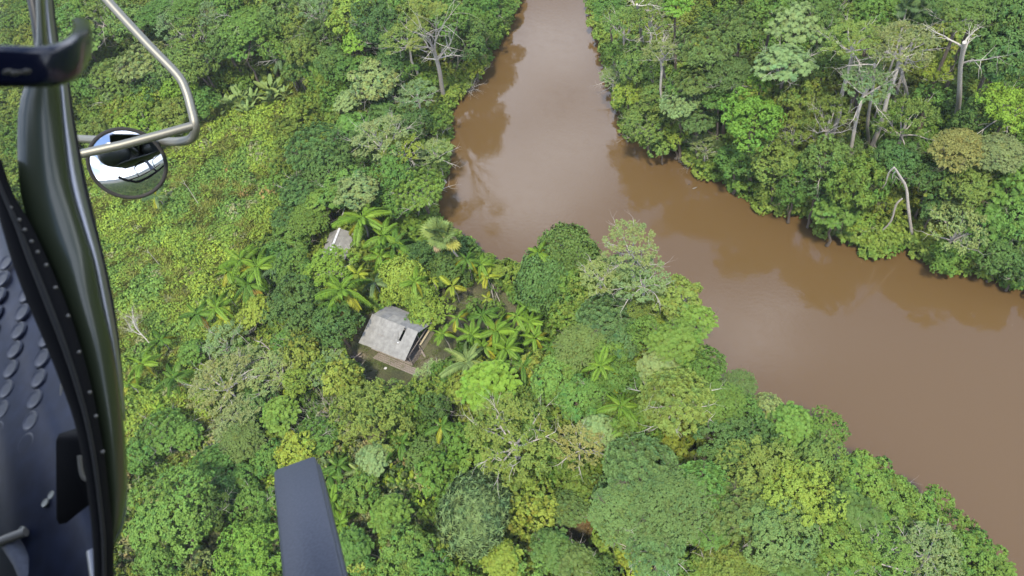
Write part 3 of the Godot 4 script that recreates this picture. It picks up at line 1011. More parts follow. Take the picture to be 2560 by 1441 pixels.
	tree("a", 9.25, -46.01, 9, 3.44, 0.6, Color(0.074, 0.138, 0.040), "feathery_tree", "grey-green fine-leaved spreading tree in front and left of the pale twiggy point tree", "tree", "trees round the homestead and point")
	tree("a", 5.33, -43.38, 9, 2.92, 0.6, Color(0.106, 0.160, 0.038), "feathery_tree", "grey-green fine-leaved spreading tree to the right of the banana-like palm grove", "tree", "trees round the homestead and point")
	tree("l", 10.05, -42.09, 9, 2.23, 1, Color(0.074, 0.141, 0.042), "leafy_tree", "grey-green loose large-leaved tree in front of the pale twiggy point tree", "tree", "trees round the homestead and point")
	tree("l", 1.6, -40.86, 8, 2.68, 0.8, Color(0.107, 0.201, 0.035), "leafy_tree", "mid-green loose large-leaved tree in front and right of the banana-like palm grove", "tree", "trees round the homestead and point")
	tree("l", 2.95, -37.21, 9, 2.58, 0.8, Color(0.087, 0.176, 0.032), "leafy_tree", "mid-green loose large-leaved tree beyond and right of the open-boughed olive tree", "tree", "trees round the homestead and point")
	tree("c", 7.96, -40.81, 9, 2.57, 1, Color(0.105, 0.184, 0.029), "dense_tree", "mid-green dense round-crowned tree some way in front of the pale twiggy point tree", "tree", "trees round the homestead and point")
	tree("c", 5.27, -37.44, 9, 2.16, 1, Color(0.092, 0.178, 0.031), "dense_tree", "mid-green dense round-crowned tree some way beyond and right of the open-boughed olive tree", "tree", "trees round the homestead and point")
	tree("l", 3.57, -43.1, 7, 1.92, 1, Color(0.094, 0.161, 0.025), "leafy_tree", "mid-green loose large-leaved tree to the right of the leafy lime tree", "tree", "trees round the homestead and point")
	tree("c", 8.3, -36.88, 10, 2.34, 1, Color(0.084, 0.160, 0.028), "dense_tree", "mid-green dense round-crowned tree some way beyond the broad grey-green canopy", "tree", "trees round the homestead and point")
	tree("c", -0.65, -40.55, 6, 1.91, 1, Color(0.072, 0.148, 0.037), "dense_tree", "dark green dense round-crowned tree beyond and right of the open-boughed olive tree", "tree", "trees round the homestead and point")
	tree("l", 8.33, -32.03, 10, 2.46, 1, Color(0.111, 0.190, 0.029), "leafy_tree", "mid-green loose large-leaved tree beyond the broad grey-green canopy", "tree", "trees round the homestead and point")
	tree("c", -1.94, -36.32, 8, 1.72, 1, Color(0.105, 0.186, 0.030), "shrub", "mid-green rounded bush just beyond and right of the open-boughed olive tree", "shrub", "bushes between the trees")
	tree("c", 15.65, -25.94, 12, 3.25, 0.8, Color(0.065, 0.124, 0.029), "dense_tree", "dark green dense round-crowned tree beyond and left of the golden riverside crown", "tree", "trees round the homestead and point")
	tree("c", 16.75, -22.45, 13, 3.31, 0.8, Color(0.123, 0.174, 0.032), "dense_tree", "olive-green dense round-crowned tree just beyond and left of the golden riverside crown", "tree", "trees round the homestead and point")
	tree("c", 18.68, -19.63, 14, 3.36, 0.75, Color(0.159, 0.234, 0.033), "dense_tree", "golden-olive dense riverside tree, the brightest crown downstream of the point", "tree", "trees round the homestead and point")
	tree("a", 20.75, -29.51, 9, 1.94, 0.7, Color(0.189, 0.251, 0.077), "feathery_tree", "pale silvery-green fine-leaved spreading tree beyond the golden riverside crown", "tree", "trees round the homestead and point")
	tree("l", 22.05, -27.06, 10, 2.45, 1, Color(0.105, 0.201, 0.035), "leafy_tree", "mid-green loose large-leaved tree beyond the golden riverside crown", "tree", "trees round the homestead and point")
	tree("c", 24.76, -25.63, 9, 2.16, 1, Color(0.100, 0.180, 0.029), "dense_tree", "mid-green dense round-crowned tree beyond the golden riverside crown", "tree", "trees round the homestead and point")
	tree("c", 22.58, -22.73, 11, 2.45, 1, Color(0.117, 0.189, 0.039), "dense_tree", "olive-green dense round-crowned tree just beyond and right of the golden riverside crown", "tree", "trees round the homestead and point")
	tree("l", 18.94, -27.09, 10, 1.97, 1, Color(0.065, 0.134, 0.033), "leafy_tree", "dark green loose large-leaved tree beyond and left of the golden riverside crown", "tree", "trees round the homestead and point")
	tree("a", 13.44, -19.84, 13, 3.21, 0.6, Color(0.098, 0.149, 0.035), "feathery_tree", "grey-green fine-leaved spreading tree to the left of the golden riverside crown", "tree", "trees round the homestead and point")
	tree("c", 15.19, -16.61, 14, 3.09, 0.7, Color(0.103, 0.170, 0.044), "dense_tree", "grey-green dense round-crowned tree in front and left of the golden riverside crown", "tree", "trees round the homestead and point")
	tree("l", 19.93, -18.29, 8, 1.68, 1, Color(0.122, 0.236, 0.029), "leafy_tree", "bright lime-green loose large-leaved tree just in front of the golden riverside crown", "tree", "trees round the homestead and point")
	tree("a", 10.75, -19.61, 12, 2.33, 0.6, Color(0.081, 0.163, 0.030), "feathery_tree", "mid-green fine-leaved spreading tree in front and right of the broad grey-green canopy", "tree", "trees round the homestead and point")
	tree("l", 25.42, -19.69, 11, 2.74, 0.8, Color(0.111, 0.193, 0.030), "leafy_tree", "mid-green loose large-leaved tree to the right of the golden riverside crown", "tree", "trees round the homestead and point")
	tree("l", 26.17, -17.3, 11, 2.44, 0.9, Color(0.098, 0.174, 0.028), "leafy_tree", "mid-green loose large-leaved tree beyond and left of the white riverside twigs", "tree", "trees round the homestead and point")
	tree("l", 28.56, -15.78, 10, 2.33, 1, Color(0.106, 0.192, 0.032), "leafy_tree", "mid-green loose large-leaved tree beyond the white riverside twigs", "tree", "trees round the homestead and point")
	tree("c", 31.32, -16.55, 8, 1.39, 1, Color(0.105, 0.188, 0.030), "shrub", "mid-green rounded bush beyond the white riverside twigs", "shrub", "bushes between the trees")
	tree("l", 22.36, -16.85, 12, 2.82, 0.8, Color(0.074, 0.133, 0.029), "leafy_tree", "dark green loose large-leaved tree in front and right of the golden riverside crown", "tree", "trees round the homestead and point")
	tree("l", 25.91, -14.86, 10, 2.48, 0.8, Color(0.069, 0.130, 0.030), "leafy_tree", "dark green loose large-leaved tree just beyond and left of the white riverside twigs", "tree", "trees round the homestead and point")
	tree("l", 16.8, -14.61, 11, 3.33, 0.8, Color(0.081, 0.146, 0.032), "leafy_tree", "dark green loose large-leaved tree in front of the golden riverside crown", "tree", "trees round the homestead and point")
	tree("l", 19.78, -14.08, 13, 2.71, 0.8, Color(0.100, 0.171, 0.026), "leafy_tree", "mid-green loose large-leaved tree in front and right of the golden riverside crown", "tree", "trees round the homestead and point")
	tree("t", 22.45, -12.54, 13, 2.84, 0.7, Color(0.101, 0.187, 0.032), "sparse_tree", "mid-green thin tree with pale boughs to the left of the white riverside twigs", "tree", "trees round the homestead and point")
	tree("t", 26.78, -12.02, 12, 2.86, 0.7, Color(0.139, 0.198, 0.066), "sparse_tree", "grey-green riverside tree with a tangle of bare white twigs", "tree", "trees round the homestead and point")
	tree("l", 30.09, -11.02, 11, 2.71, 0.9, Color(0.093, 0.170, 0.028), "leafy_tree", "mid-green loose large-leaved tree just to the right of the white riverside twigs", "tree", "trees round the homestead and point")
	tree("c", 31.24, -13.47, 9, 1.77, 1, Color(0.102, 0.179, 0.029), "shrub", "mid-green rounded bush just beyond and right of the white riverside twigs", "shrub", "bushes between the trees")
	tree("l", 31.65, -9.48, 9, 2.05, 1, Color(0.106, 0.187, 0.030), "leafy_tree", "mid-green loose large-leaved tree to the right of the white riverside twigs", "tree", "trees round the homestead and point")
	tree("c", 26.02, -10.84, 9, 2.07, 1, Color(0.073, 0.132, 0.029), "dense_tree", "dark green dense round-crowned tree just in front and left of the white riverside twigs", "tree", "trees round the homestead and point")
	tree("a", 11.09, -17.07, 10, 2.89, 0.7, Color(0.141, 0.201, 0.037), "feathery_tree", "olive-green fine-leaved spreading tree to the right of the dark creek pool", "tree", "trees round the homestead and point")
	tree("l", 8.74, -16.81, 9, 2.19, 1, Color(0.099, 0.174, 0.028), "leafy_tree", "mid-green loose large-leaved tree to the right of the dark creek pool", "tree", "trees round the homestead and point")
	tree("a", 12.29, -15.09, 10, 2.13, 1, Color(0.141, 0.207, 0.039), "feathery_tree", "olive-green fine-leaved spreading tree some way in front and left of the golden riverside crown", "tree", "trees round the homestead and point")
	tree("l", 3.6, -20.52, 6, 2.03, 1, Color(0.210, 0.274, 0.034), "leafy_tree", "yellow-green loose large-leaved tree in front and right of the reddish swamp grass", "tree", "trees round the homestead and point")
	tree("l", -3.98, -23.16, 8, 2.54, 1, Color(0.074, 0.138, 0.031), "leafy_tree", "dark green loose large-leaved tree just in front and left of the reddish swamp grass", "tree", "trees round the homestead and point")
	tree("l", -2.11, -21.16, 8, 2.3, 1, Color(0.090, 0.141, 0.034), "leafy_tree", "grey-green loose large-leaved tree just in front of the reddish swamp grass", "tree", "trees round the homestead and point")
	tree("l", -6.28, -21.86, 7, 1.95, 1, Color(0.105, 0.199, 0.035), "leafy_tree", "mid-green loose large-leaved tree in front and left of the reddish swamp grass", "tree", "trees round the homestead and point")
	tree("c", -0.26, -19.68, 7, 2.11, 1, Color(0.080, 0.144, 0.031), "dense_tree", "dark green dense round-crowned tree just to the left of the dark creek pool", "tree", "trees round the homestead and point")
	tree("l", 2.68, -27.33, 7, 1.83, 1, Color(0.088, 0.162, 0.046), "leafy_tree", "grey-green loose large-leaved tree to the left of the broad grey-green canopy", "tree", "trees round the homestead and point")
	tree("a", -1.31, -27.18, 6, 2.25, 0.7, Color(0.098, 0.164, 0.043), "feathery_tree", "grey-green fine-leaved spreading tree just beyond the reddish swamp grass", "tree", "trees round the homestead and point")
	tree("l", 7.15, -18.13, 7, 1.69, 1, Color(0.097, 0.188, 0.033), "leafy_tree", "mid-green loose large-leaved tree just to the right of the dark creek pool", "tree", "trees round the homestead and point")
	tree("l", -19.89, -32.48, 6, 2.8, 1, Color(0.104, 0.186, 0.030), "leafy_tree", "mid-green loose large-leaved tree to the left of the spiky-leaved tree", "tree", "trees round the homestead and point")
	tree("l", -23.04, -36.59, 5, 2.46, 1, Color(0.104, 0.186, 0.031), "leafy_tree", "mid-green loose large-leaved tree to the right of the slate-blue step", "tree", "trees round the homestead and point")
	tree("l", -24.39, -30.07, 6, 2.53, 1, Color(0.078, 0.160, 0.030), "leafy_tree", "mid-green loose large-leaved tree in front and right of the slate-blue step", "tree", "trees round the homestead and point")
	tree("l", -18.68, -27.26, 7, 3.07, 1, Color(0.097, 0.178, 0.030), "leafy_tree", "mid-green loose large-leaved tree in front and left of the spiky-leaved tree", "tree", "trees round the homestead and point")
	tree("c", -13.73, -26.69, 6, 2.05, 1, Color(0.165, 0.229, 0.031), "dense_tree", "yellow-green dense round-crowned tree just in front and left of the spiky-leaved tree", "tree", "trees round the homestead and point")
	tree("c", -23.4, -26.97, 6, 2.26, 1, Color(0.087, 0.186, 0.036), "dense_tree", "mid-green dense round-crowned tree some way in front and right of the slate-blue step", "tree", "trees round the homestead and point")
	tree("l", -21.05, -39.67, 5, 2.05, 0.8, Color(0.145, 0.223, 0.080), "leafy_tree", "pale silvery-green loose large-leaved tree in front of the round olive tree", "tree", "trees round the homestead and point")
	tree("c", -15.08, -38.79, 5, 2.04, 1, Color(0.101, 0.170, 0.037), "dense_tree", "olive-green dense round-crowned tree in front and right of the round olive tree", "tree", "trees round the homestead and point")
	tree("c", -7.69, -32.9, 6, 1.71, 1, Color(0.064, 0.131, 0.032), "shrub", "dark green rounded bush just beyond and right of the spiky-leaved tree", "shrub", "bushes between the trees")
	tree("l", -16.17, -24.91, 7, 2.2, 1, Color(0.078, 0.167, 0.032), "leafy_tree", "mid-green loose large-leaved tree some way in front and right of the slate-blue step", "tree", "trees round the homestead and point")
	tree("l", -12.36, -23.96, 6, 1.8, 1, Color(0.092, 0.179, 0.032), "leafy_tree", "mid-green loose large-leaved tree in front of the spiky-leaved tree", "tree", "trees round the homestead and point")
	tree("c", -42.73, -38.57, 10, 4.7, 0.8, Color(0.100, 0.185, 0.031), "dense_tree", "large speckled green tree at the foot of the door post", "tree", "bushes of the overgrown field")
	tree("c", -39.35, -38.43, 8, 2.73, 1, Color(0.075, 0.129, 0.026), "dense_tree", "dark green dense round-crowned tree some way to the left of the slate-blue step", "tree", "bushes of the overgrown field")
	tree("c", -34.19, -31.93, 9, 3.96, 0.85, Color(0.109, 0.208, 0.025), "dense_tree", "bright lime-green dense round-crowned tree in front and left of the slate-blue step", "tree", "bushes of the overgrown field")
	tree("c", -44.91, -34.84, 8, 3.23, 1, Color(0.088, 0.171, 0.030), "dense_tree", "mid-green dense round-crowned tree some way in front and left of the slate-blue step", "tree", "bushes of the overgrown field")
	tree("c", -41.04, -33.56, 6, 1.94, 1, Color(0.153, 0.204, 0.063), "dense_tree", "pale silvery-green dense round-crowned tree some way in front and left of the slate-blue step", "tree", "bushes of the overgrown field")
	tree("a", -40.73, -45.55, 5, 2.85, 0.7, Color(0.082, 0.175, 0.034), "feathery_tree", "mid-green fine-leaved spreading tree in front of the straw-tinged bush", "tree", "bushes of the overgrown field")
	tree("l", -49.89, -50.06, 5, 2.45, 1, Color(0.088, 0.185, 0.035), "leafy_tree", "mid-green loose large-leaved tree some way in front and left of the straw-tinged bush", "tree", "bushes of the overgrown field")
	tree("a", -47.16, -52.47, 5, 3.48, 0.7, Color(0.093, 0.182, 0.033), "feathery_tree", "mid-green fine-leaved spreading tree in front and left of the straw-tinged bush", "tree", "bushes of the overgrown field")
	tree("a", -36.76, -47.74, 5, 3.13, 0.7, Color(0.102, 0.156, 0.037), "feathery_tree", "grey-green fine-leaved spreading tree in front of the straw-tinged bush", "tree", "bushes of the overgrown field")
	tree("l", -43.97, -51.23, 4, 2.24, 1, Color(0.100, 0.194, 0.034), "leafy_tree", "mid-green loose large-leaved tree in front and left of the straw-tinged bush", "tree", "bushes of the overgrown field")
	tree("c", -51.32, -54.46, 4, 1.77, 1, Color(0.189, 0.264, 0.036), "shrub", "yellow-green rounded bush some way in front and left of the straw-tinged bush", "shrub", "bushes between the trees")
	tree("l", -37.41, -43.14, 4, 2.36, 1, Color(0.084, 0.175, 0.033), "leafy_tree", "mid-green loose large-leaved tree to the left of the slate-blue step", "tree", "bushes of the overgrown field")
	tree("c", -35.23, -38.65, 5, 2.72, 1, Color(0.099, 0.185, 0.031), "dense_tree", "mid-green dense round-crowned tree to the left of the slate-blue step", "tree", "bushes of the overgrown field")
	tree("l", -30.05, -43.98, 5, 2.59, 1, Color(0.209, 0.273, 0.034), "leafy_tree", "yellow-green loose large-leaved tree beyond the slate-blue step", "tree", "trees round the homestead and point")
	tree("l", -33.82, -44.5, 4, 2.14, 1, Color(0.094, 0.185, 0.033), "leafy_tree", "mid-green loose large-leaved tree beyond and left of the slate-blue step", "tree", "trees round the homestead and point")
	tree("c", -38.8, -41.62, 5, 2.08, 1, Color(0.070, 0.150, 0.038), "dense_tree", "dark green dense round-crowned tree to the left of the slate-blue step", "tree", "bushes of the overgrown field")
	tree("t", -38.72, -56.21, 6, 5.07, 0.6, Color(0.158, 0.184, 0.058), "sparse_tree", "straw-tinged dry bush spreading left of the bleached shrub", "tree", "bushes of the overgrown field")
	tree("t", -37.17, -50.61, 5, 3.44, 0.6, Color(0.162, 0.208, 0.072), "sparse_tree", "straw-tinged thin tree with pale boughs just in front of the straw-tinged bush", "tree", "bushes of the overgrown field")
	tree("t", -31.41, -55.15, 6, 3.41, 0.7, Color(0.176, 0.231, 0.070), "sparse_tree", "pale silvery-green thin tree with pale boughs beyond and left of the bleached bare shrub", "tree", "trees round the homestead and point")
	tree("c", -28.87, -52.63, 6, 2.07, 1, Color(0.162, 0.239, 0.034), "dense_tree", "yellow-green dense round-crowned tree just beyond and left of the bleached bare shrub", "tree", "trees round the homestead and point")
	tree("t", -24.9, -53.21, 6, 2.72, 0.7, Color(0.138, 0.210, 0.074), "sparse_tree", "pale silvery-green thin tree with pale boughs just beyond the bleached bare shrub", "tree", "trees round the homestead and point")
	tree("c", -24.17, -54.52, 5, 2.11, 1, Color(0.183, 0.274, 0.039), "dense_tree", "yellow-green dense round-crowned tree just beyond the bleached bare shrub", "tree", "trees round the homestead and point")
	tree("l", -31.66, -49.67, 5, 2.44, 1, Color(0.116, 0.200, 0.031), "leafy_tree", "mid-green loose large-leaved tree just to the left of the bleached bare shrub", "tree", "trees round the homestead and point")
	tree("a", -28.21, -45.51, 4, 2.87, 0.7, Color(0.092, 0.185, 0.034), "feathery_tree", "mid-green fine-leaved spreading tree just in front of the bleached bare shrub", "tree", "trees round the homestead and point")
	tree("l", -35.12, -52.85, 4, 2.52, 1, Color(0.081, 0.153, 0.035), "leafy_tree", "dark green loose large-leaved tree just in front and right of the straw-tinged bush", "tree", "bushes of the overgrown field")
	tree("c", -22.68, -51.61, 5, 2.23, 1, Color(0.089, 0.177, 0.032), "dense_tree", "mid-green dense round-crowned tree just beyond and right of the bleached bare shrub", "tree", "trees round the homestead and point")
	tree("t", -12.54, -47.88, 5, 2.51, 0.8, Color(0.174, 0.250, 0.084), "sparse_tree", "pale silvery-green thin tree with pale boughs in front and right of the grey-roofed house", "tree", "trees round the homestead and point")
	tree("c", -12.78, -43.27, 6, 2.08, 1, Color(0.069, 0.130, 0.030), "dense_tree", "dark green dense round-crowned tree to the right of the round olive tree", "tree", "trees round the homestead and point")
	tree("c", -26.9, -63, 9, 4.13, 0.8, Color(0.068, 0.125, 0.028), "dense_tree", "dark grey-green dense tree left of the house, farther crown", "tree", "trees round the homestead and point")
	tree("c", -22.82, -58.42, 8, 3.79, 0.8, Color(0.068, 0.135, 0.032), "dense_tree", "dark grey-green dense tree touching the house roof, nearer crown", "tree", "trees round the homestead and point")
	tree("c", -26.86, -58.92, 7, 2.81, 1, Color(0.084, 0.146, 0.031), "dense_tree", "dark green dense round-crowned tree just in front of the dark tree by the house", "tree", "trees round the homestead and point")
	tree("c", -27.2, -69.76, 8, 3.14, 0.8, Color(0.085, 0.159, 0.027), "dense_tree", "mid-green dense round-crowned tree just to the left of the flat yellow tree", "tree", "trees round the homestead and point")
	tree("c", -21.85, -66.45, 9, 3.25, 0.55, Color(0.133, 0.224, 0.024), "dense_tree", "flat-topped bright yellow-green tree in front of the shed", "tree", "trees round the homestead and point")
	tree("c", -24.03, -65.13, 7, 2.11, 0.6, Color(0.170, 0.263, 0.039), "dense_tree", "yellow-green dense round-crowned tree just in front and left of the flat yellow tree", "tree", "trees round the homestead and point")
	tree("c", -26.5, -57.96, 4.5, 2.33, 1, Color(0.147, 0.232, 0.035), "dense_tree", "yellow-green dense round-crowned tree just in front of the dark tree by the house", "tree", "trees round the homestead and point")
	tree("c", -29.62, -60.1, 4.5, 2.36, 1, Color(0.101, 0.202, 0.037), "dense_tree", "mid-green dense round-crowned tree just in front and left of the dark tree by the house", "tree", "trees round the homestead and point")
	tree("c", -16.27, -65.69, 5, 1.78, 1.3, Color(0.173, 0.252, 0.036), "shrub", "yellow-green rounded bush to the right of the flat yellow tree", "shrub", "bushes between the trees")
	tree("v", -13.31, -63.42, 6.5, 2.91, 1.25, Color(0.180, 0.255, 0.035), "vine_mound", "upright yellow-green creeper-covered hedge block beyond the house", "vine-covered tree", "trees round the homestead and point")
	tree("v", -12.12, -61.66, 4.5, 2.39, 1.2, Color(0.163, 0.260, 0.040), "vine_mound", "yellow-green tree smothered in vines beyond and right of the grey-roofed house", "vine-covered tree", "trees round the homestead and point")
	tree("l", -17.31, -62.29, 4, 2.02, 1, Color(0.172, 0.261, 0.038), "leafy_tree", "yellow-green loose large-leaved tree just beyond and left of the grey-roofed house", "tree", "trees round the homestead and point")
	tree("l", -11.67, -57.61, 4.5, 2.48, 1, Color(0.164, 0.248, 0.036), "leafy_tree", "yellow-green loose large-leaved tree just beyond and right of the grey-roofed house", "tree", "trees round the homestead and point")
	tree("l", -13.87, -56.88, 3.5, 1.81, 1, Color(0.091, 0.172, 0.029), "leafy_tree", "mid-green loose large-leaved tree just to the right of the grey-roofed house", "tree", "trees round the homestead and point")
	tree("l", -9.22, -58.34, 3.5, 1.67, 1, Color(0.163, 0.244, 0.035), "leafy_tree", "yellow-green loose large-leaved tree beyond and right of the grey-roofed house", "tree", "trees round the homestead and point")
	tree("c", -8.84, -62.77, 3.5, 1.17, 1, Color(0.138, 0.250, 0.029), "shrub", "bright lime-green rounded bush just in front of the big fan palm", "shrub", "bushes between the trees")
	tree("c", -10.45, -65.35, 7, 2.76, 1, Color(0.061, 0.122, 0.029), "dense_tree", "dark green dense round-crowned tree just in front and left of the big fan palm", "tree", "trees round the homestead and point")
	tree("c", -7.12, -62.2, 6, 2.52, 1, Color(0.079, 0.136, 0.028), "dense_tree", "dark green dense round-crowned tree just in front of the big fan palm", "tree", "trees round the homestead and point")
	tree("c", -4.25, -66.29, 4, 1.85, 1, Color(0.080, 0.150, 0.034), "shrub", "dark green rounded bush just to the right of the big fan palm", "shrub", "bushes between the trees")
	tree("l", -2.01, -59.85, 3.5, 1.47, 1, Color(0.090, 0.159, 0.026), "leafy_tree", "mid-green loose large-leaved tree beyond the banana-like palm grove", "tree", "trees round the homestead and point")
	tree("a", -1.59, -60.06, 5, 1.35, 0.8, Color(0.170, 0.242, 0.033), "shrub", "yellow-green airy bush to the left of the vine-smothered mound", "shrub", "bushes between the trees")
	tree("l", -5.46, -57.05, 3, 1.24, 1, Color(0.103, 0.189, 0.032), "leafy_tree", "mid-green loose large-leaved tree just beyond and left of the banana-like palm grove", "tree", "trees round the homestead and point")
	tree("l", -2.81, -55.78, 3, 1.44, 1, Color(0.104, 0.180, 0.028), "leafy_tree", "mid-green loose large-leaved tree in front and left of the vine-smothered mound", "tree", "trees round the homestead and point")
	tree("l", 0.11, -56.87, 2.5, 1.14, 1, Color(0.090, 0.175, 0.031), "leafy_tree", "mid-green loose large-leaved tree just beyond the banana-like palm grove", "tree", "trees round the homestead and point")
	tree("t", -38.77, -63.64, 5, 3.31, 0.8, Color(0.157, 0.243, 0.087), "sparse_tree", "pale silvery-green thin tree with pale boughs beyond the straw-tinged bush", "tree", "bushes of the overgrown field")
	tree("l", -34.16, -66.98, 5, 2.62, 1, Color(0.174, 0.234, 0.030), "leafy_tree", "yellow-green loose large-leaved tree to the left of the dark tree by the house", "tree", "bushes of the overgrown field")
	tree("l", -36.82, -66.08, 4, 2.18, 1, Color(0.164, 0.220, 0.028), "leafy_tree", "yellow-green loose large-leaved tree beyond the straw-tinged bush", "tree", "bushes of the overgrown field")
	tree("l", -43.73, -64.04, 4, 2.43, 1, Color(0.098, 0.189, 0.033), "leafy_tree", "mid-green loose large-leaved tree just beyond and left of the straw-tinged bush", "tree", "bushes of the overgrown field")
	tree("t", -35.72, -59.49, 4, 2.35, 0.7, Color(0.158, 0.213, 0.067), "sparse_tree", "pale silvery-green thin tree with pale boughs just beyond and right of the straw-tinged bush", "tree", "bushes of the overgrown field")
	tree("a", -21.65, -89.41, 11, 4.75, 0.7, Color(0.073, 0.151, 0.037), "feathery_tree", "dark green fine-leaved spreading tree to the right of the scrub clearing", "tree", "trees of the near-bank forest")
	tree("c", -19.85, -85.26, 10, 4.1, 1, Color(0.073, 0.136, 0.031), "dense_tree", "dark green dense round-crowned tree beyond the half-hidden shed", "tree", "trees of the near-bank forest")
	tree("l", -17.8, -79.34, 10, 3.67, 0.8, Color(0.091, 0.180, 0.032), "leafy_tree", "mid-green loose large-leaved tree beyond the half-hidden shed", "tree", "trees of the near-bank forest")
	tree("l", -16.17, -76.42, 11, 2.85, 0.8, Color(0.146, 0.206, 0.068), "leafy_tree", "pale silvery-green loose large-leaved tree beyond and right of the half-hidden shed", "tree", "trees of the near-bank forest")
	tree("t", -11.46, -84.23, 13, 4.83, 0.7, Color(0.166, 0.218, 0.077), "sparse_tree", "thin yellowish-crowned tree above the near riverbank", "tree", "trees of the near-bank forest")
	tree("t", -9.25, -82.12, 11, 3.4, 0.7, Color(0.171, 0.230, 0.030), "sparse_tree", "yellow-green thin tree with pale boughs just to the left of the whitish twig bush", "tree", "trees of the near-bank forest")
	tree("t", -4.85, -82.78, 8, 3.02, 0.7, Color(0.173, 0.240, 0.077), "sparse_tree", "whitish twig bush hanging over the near riverbank", "tree", "trees of the near-bank forest")
	tree("c", -6.19, -82.23, 6, 2.48, 1, Color(0.068, 0.122, 0.026), "dense_tree", "dark green dense round-crowned tree just in front of the whitish twig bush", "tree", "trees of the near-bank forest")
	tree("a", -8.19, -75.12, 10, 3.96, 0.75, Color(0.119, 0.201, 0.031), "feathery_tree", "broad smooth green feathery tree at the near riverbank", "tree", "trees of the near-bank forest")
	tree("c", -10.83, -78.73, 11, 3.24, 1, Color(0.089, 0.189, 0.036), "dense_tree", "mid-green dense round-crowned tree just in front and left of the whitish twig bush", "tree", "trees of the near-bank forest")
	tree("c", -12.15, -75.88, 8, 2.81, 1, Color(0.096, 0.195, 0.036), "dense_tree", "mid-green dense round-crowned tree beyond and left of the big fan palm", "tree", "trees of the near-bank forest")
	tree("l", -22.47, -80.4, 8, 2.18, 1, Color(0.109, 0.187, 0.029), "leafy_tree", "mid-green loose large-leaved tree just beyond the half-hidden shed", "tree", "trees of the near-bank forest")
	tree("a", -24.97, -84.2, 8, 3.52, 0.7, Color(0.070, 0.144, 0.036), "feathery_tree", "dark green fine-leaved spreading tree beyond and left of the half-hidden shed", "tree", "trees of the near-bank forest")
	tree("a", -24.92, -78.95, 7, 3.74, 0.7, Color(0.100, 0.171, 0.027), "feathery_tree", "mid-green fine-leaved spreading tree just beyond and left of the half-hidden shed", "tree", "trees of the near-bank forest")
	tree("l", -28.36, -77.89, 5, 2.9, 1, Color(0.090, 0.165, 0.028), "leafy_tree", "mid-green loose large-leaved tree just to the left of the half-hidden shed", "tree", "trees round the homestead and point")
	tree("a", -28.07, -81.3, 6, 2.93, 0.7, Color(0.065, 0.134, 0.033), "feathery_tree", "dark green fine-leaved spreading tree beyond and left of the flat yellow tree", "tree", "trees of the near-bank forest")
	tree("c", -30.75, -75.4, 5, 2.28, 1, Color(0.087, 0.186, 0.036), "dense_tree", "mid-green dense round-crowned tree to the left of the flat yellow tree", "tree", "trees round the homestead and point")
	tree("c", -6.89, -89.45, 9, 2.7, 1, Color(0.064, 0.124, 0.029), "dense_tree", "dark green dense round-crowned tree just beyond and left of the whitish twig bush", "tree", "trees of the near-bank forest")
	tree("t", -5.06, -94.65, 10, 3.55, 0.75, Color(0.125, 0.201, 0.075), "sparse_tree", "pale silvery-green thin tree with pale boughs just to the right of the pale umbrella-leaved tree", "tree", "trees of the near-bank forest")
	tree("l", -10.54, -99.3, 11, 4.06, 0.7, Color(0.168, 0.228, 0.072), "leafy_tree", "pale umbrella-leaved tree inland of the tall white trunk", "tree", "trees of the near-bank forest")
	tree("l", -16.22, -94.4, 8, 3.11, 1, Color(0.095, 0.197, 0.037), "leafy_tree", "mid-green loose large-leaved tree in front and left of the pale umbrella-leaved tree", "tree", "trees of the near-bank forest")
	tree("l", -10.8, -95.79, 8, 3.13, 1, Color(0.068, 0.135, 0.032), "leafy_tree", "dark green loose large-leaved tree just in front of the pale umbrella-leaved tree", "tree", "trees of the near-bank forest")
	tree("l", -15.68, -98.99, 9, 2.64, 0.7, Color(0.159, 0.230, 0.077), "leafy_tree", "pale silvery-green loose large-leaved tree just in front and left of the pale umbrella-leaved tree", "tree", "trees of the near-bank forest")
	tree("c", -7.25, -101.93, 10, 3.19, 1, Color(0.102, 0.199, 0.036), "dense_tree", "mid-green dense round-crowned tree just to the right of the pale umbrella-leaved tree", "tree", "trees of the near-bank forest")
	tree("l", -4.15, -91.3, 6, 2.16, 1, Color(0.089, 0.161, 0.027), "leafy_tree", "mid-green loose large-leaved tree just beyond the whitish twig bush", "tree", "trees of the near-bank forest")
	tree("c", -15.46, -87.36, 9, 3.27, 1, Color(0.069, 0.126, 0.028), "dense_tree", "dark green dense round-crowned tree to the left of the whitish twig bush", "tree", "trees of the near-bank forest")
	tree("l", -2.55, -94.02, 5, 1.89, 1, Color(0.105, 0.181, 0.028), "leafy_tree", "mid-green loose large-leaved tree just in front and left of the fallen branches in water", "tree", "trees of the near-bank forest")
	tree("c", 4.88, -104.12, 10, 4.26, 0.8, Color(0.076, 0.139, 0.031), "dense_tree", "dark green dense round-crowned tree just beyond and right of the tall white riverside trunk", "tree", "trees of the near-bank forest")
	tree("c", 8.52, -109.94, 7, 2.97, 1, Color(0.091, 0.170, 0.029), "dense_tree", "mid-green dense round-crowned tree beyond and right of the tall white riverside trunk", "tree", "trees of the near-bank forest")
	tree("l", 5.08, -103.57, 5, 2.52, 1, Color(0.169, 0.231, 0.030), "leafy_tree", "yellow-green loose large-leaved tree just beyond the fallen branches in water", "tree", "trees of the near-bank forest")
	tree("l", 9.26, -112.94, 8, 3.13, 1, Color(0.087, 0.181, 0.034), "leafy_tree", "mid-green loose large-leaved tree beyond and right of the tall white riverside trunk", "tree", "trees of the near-bank forest")
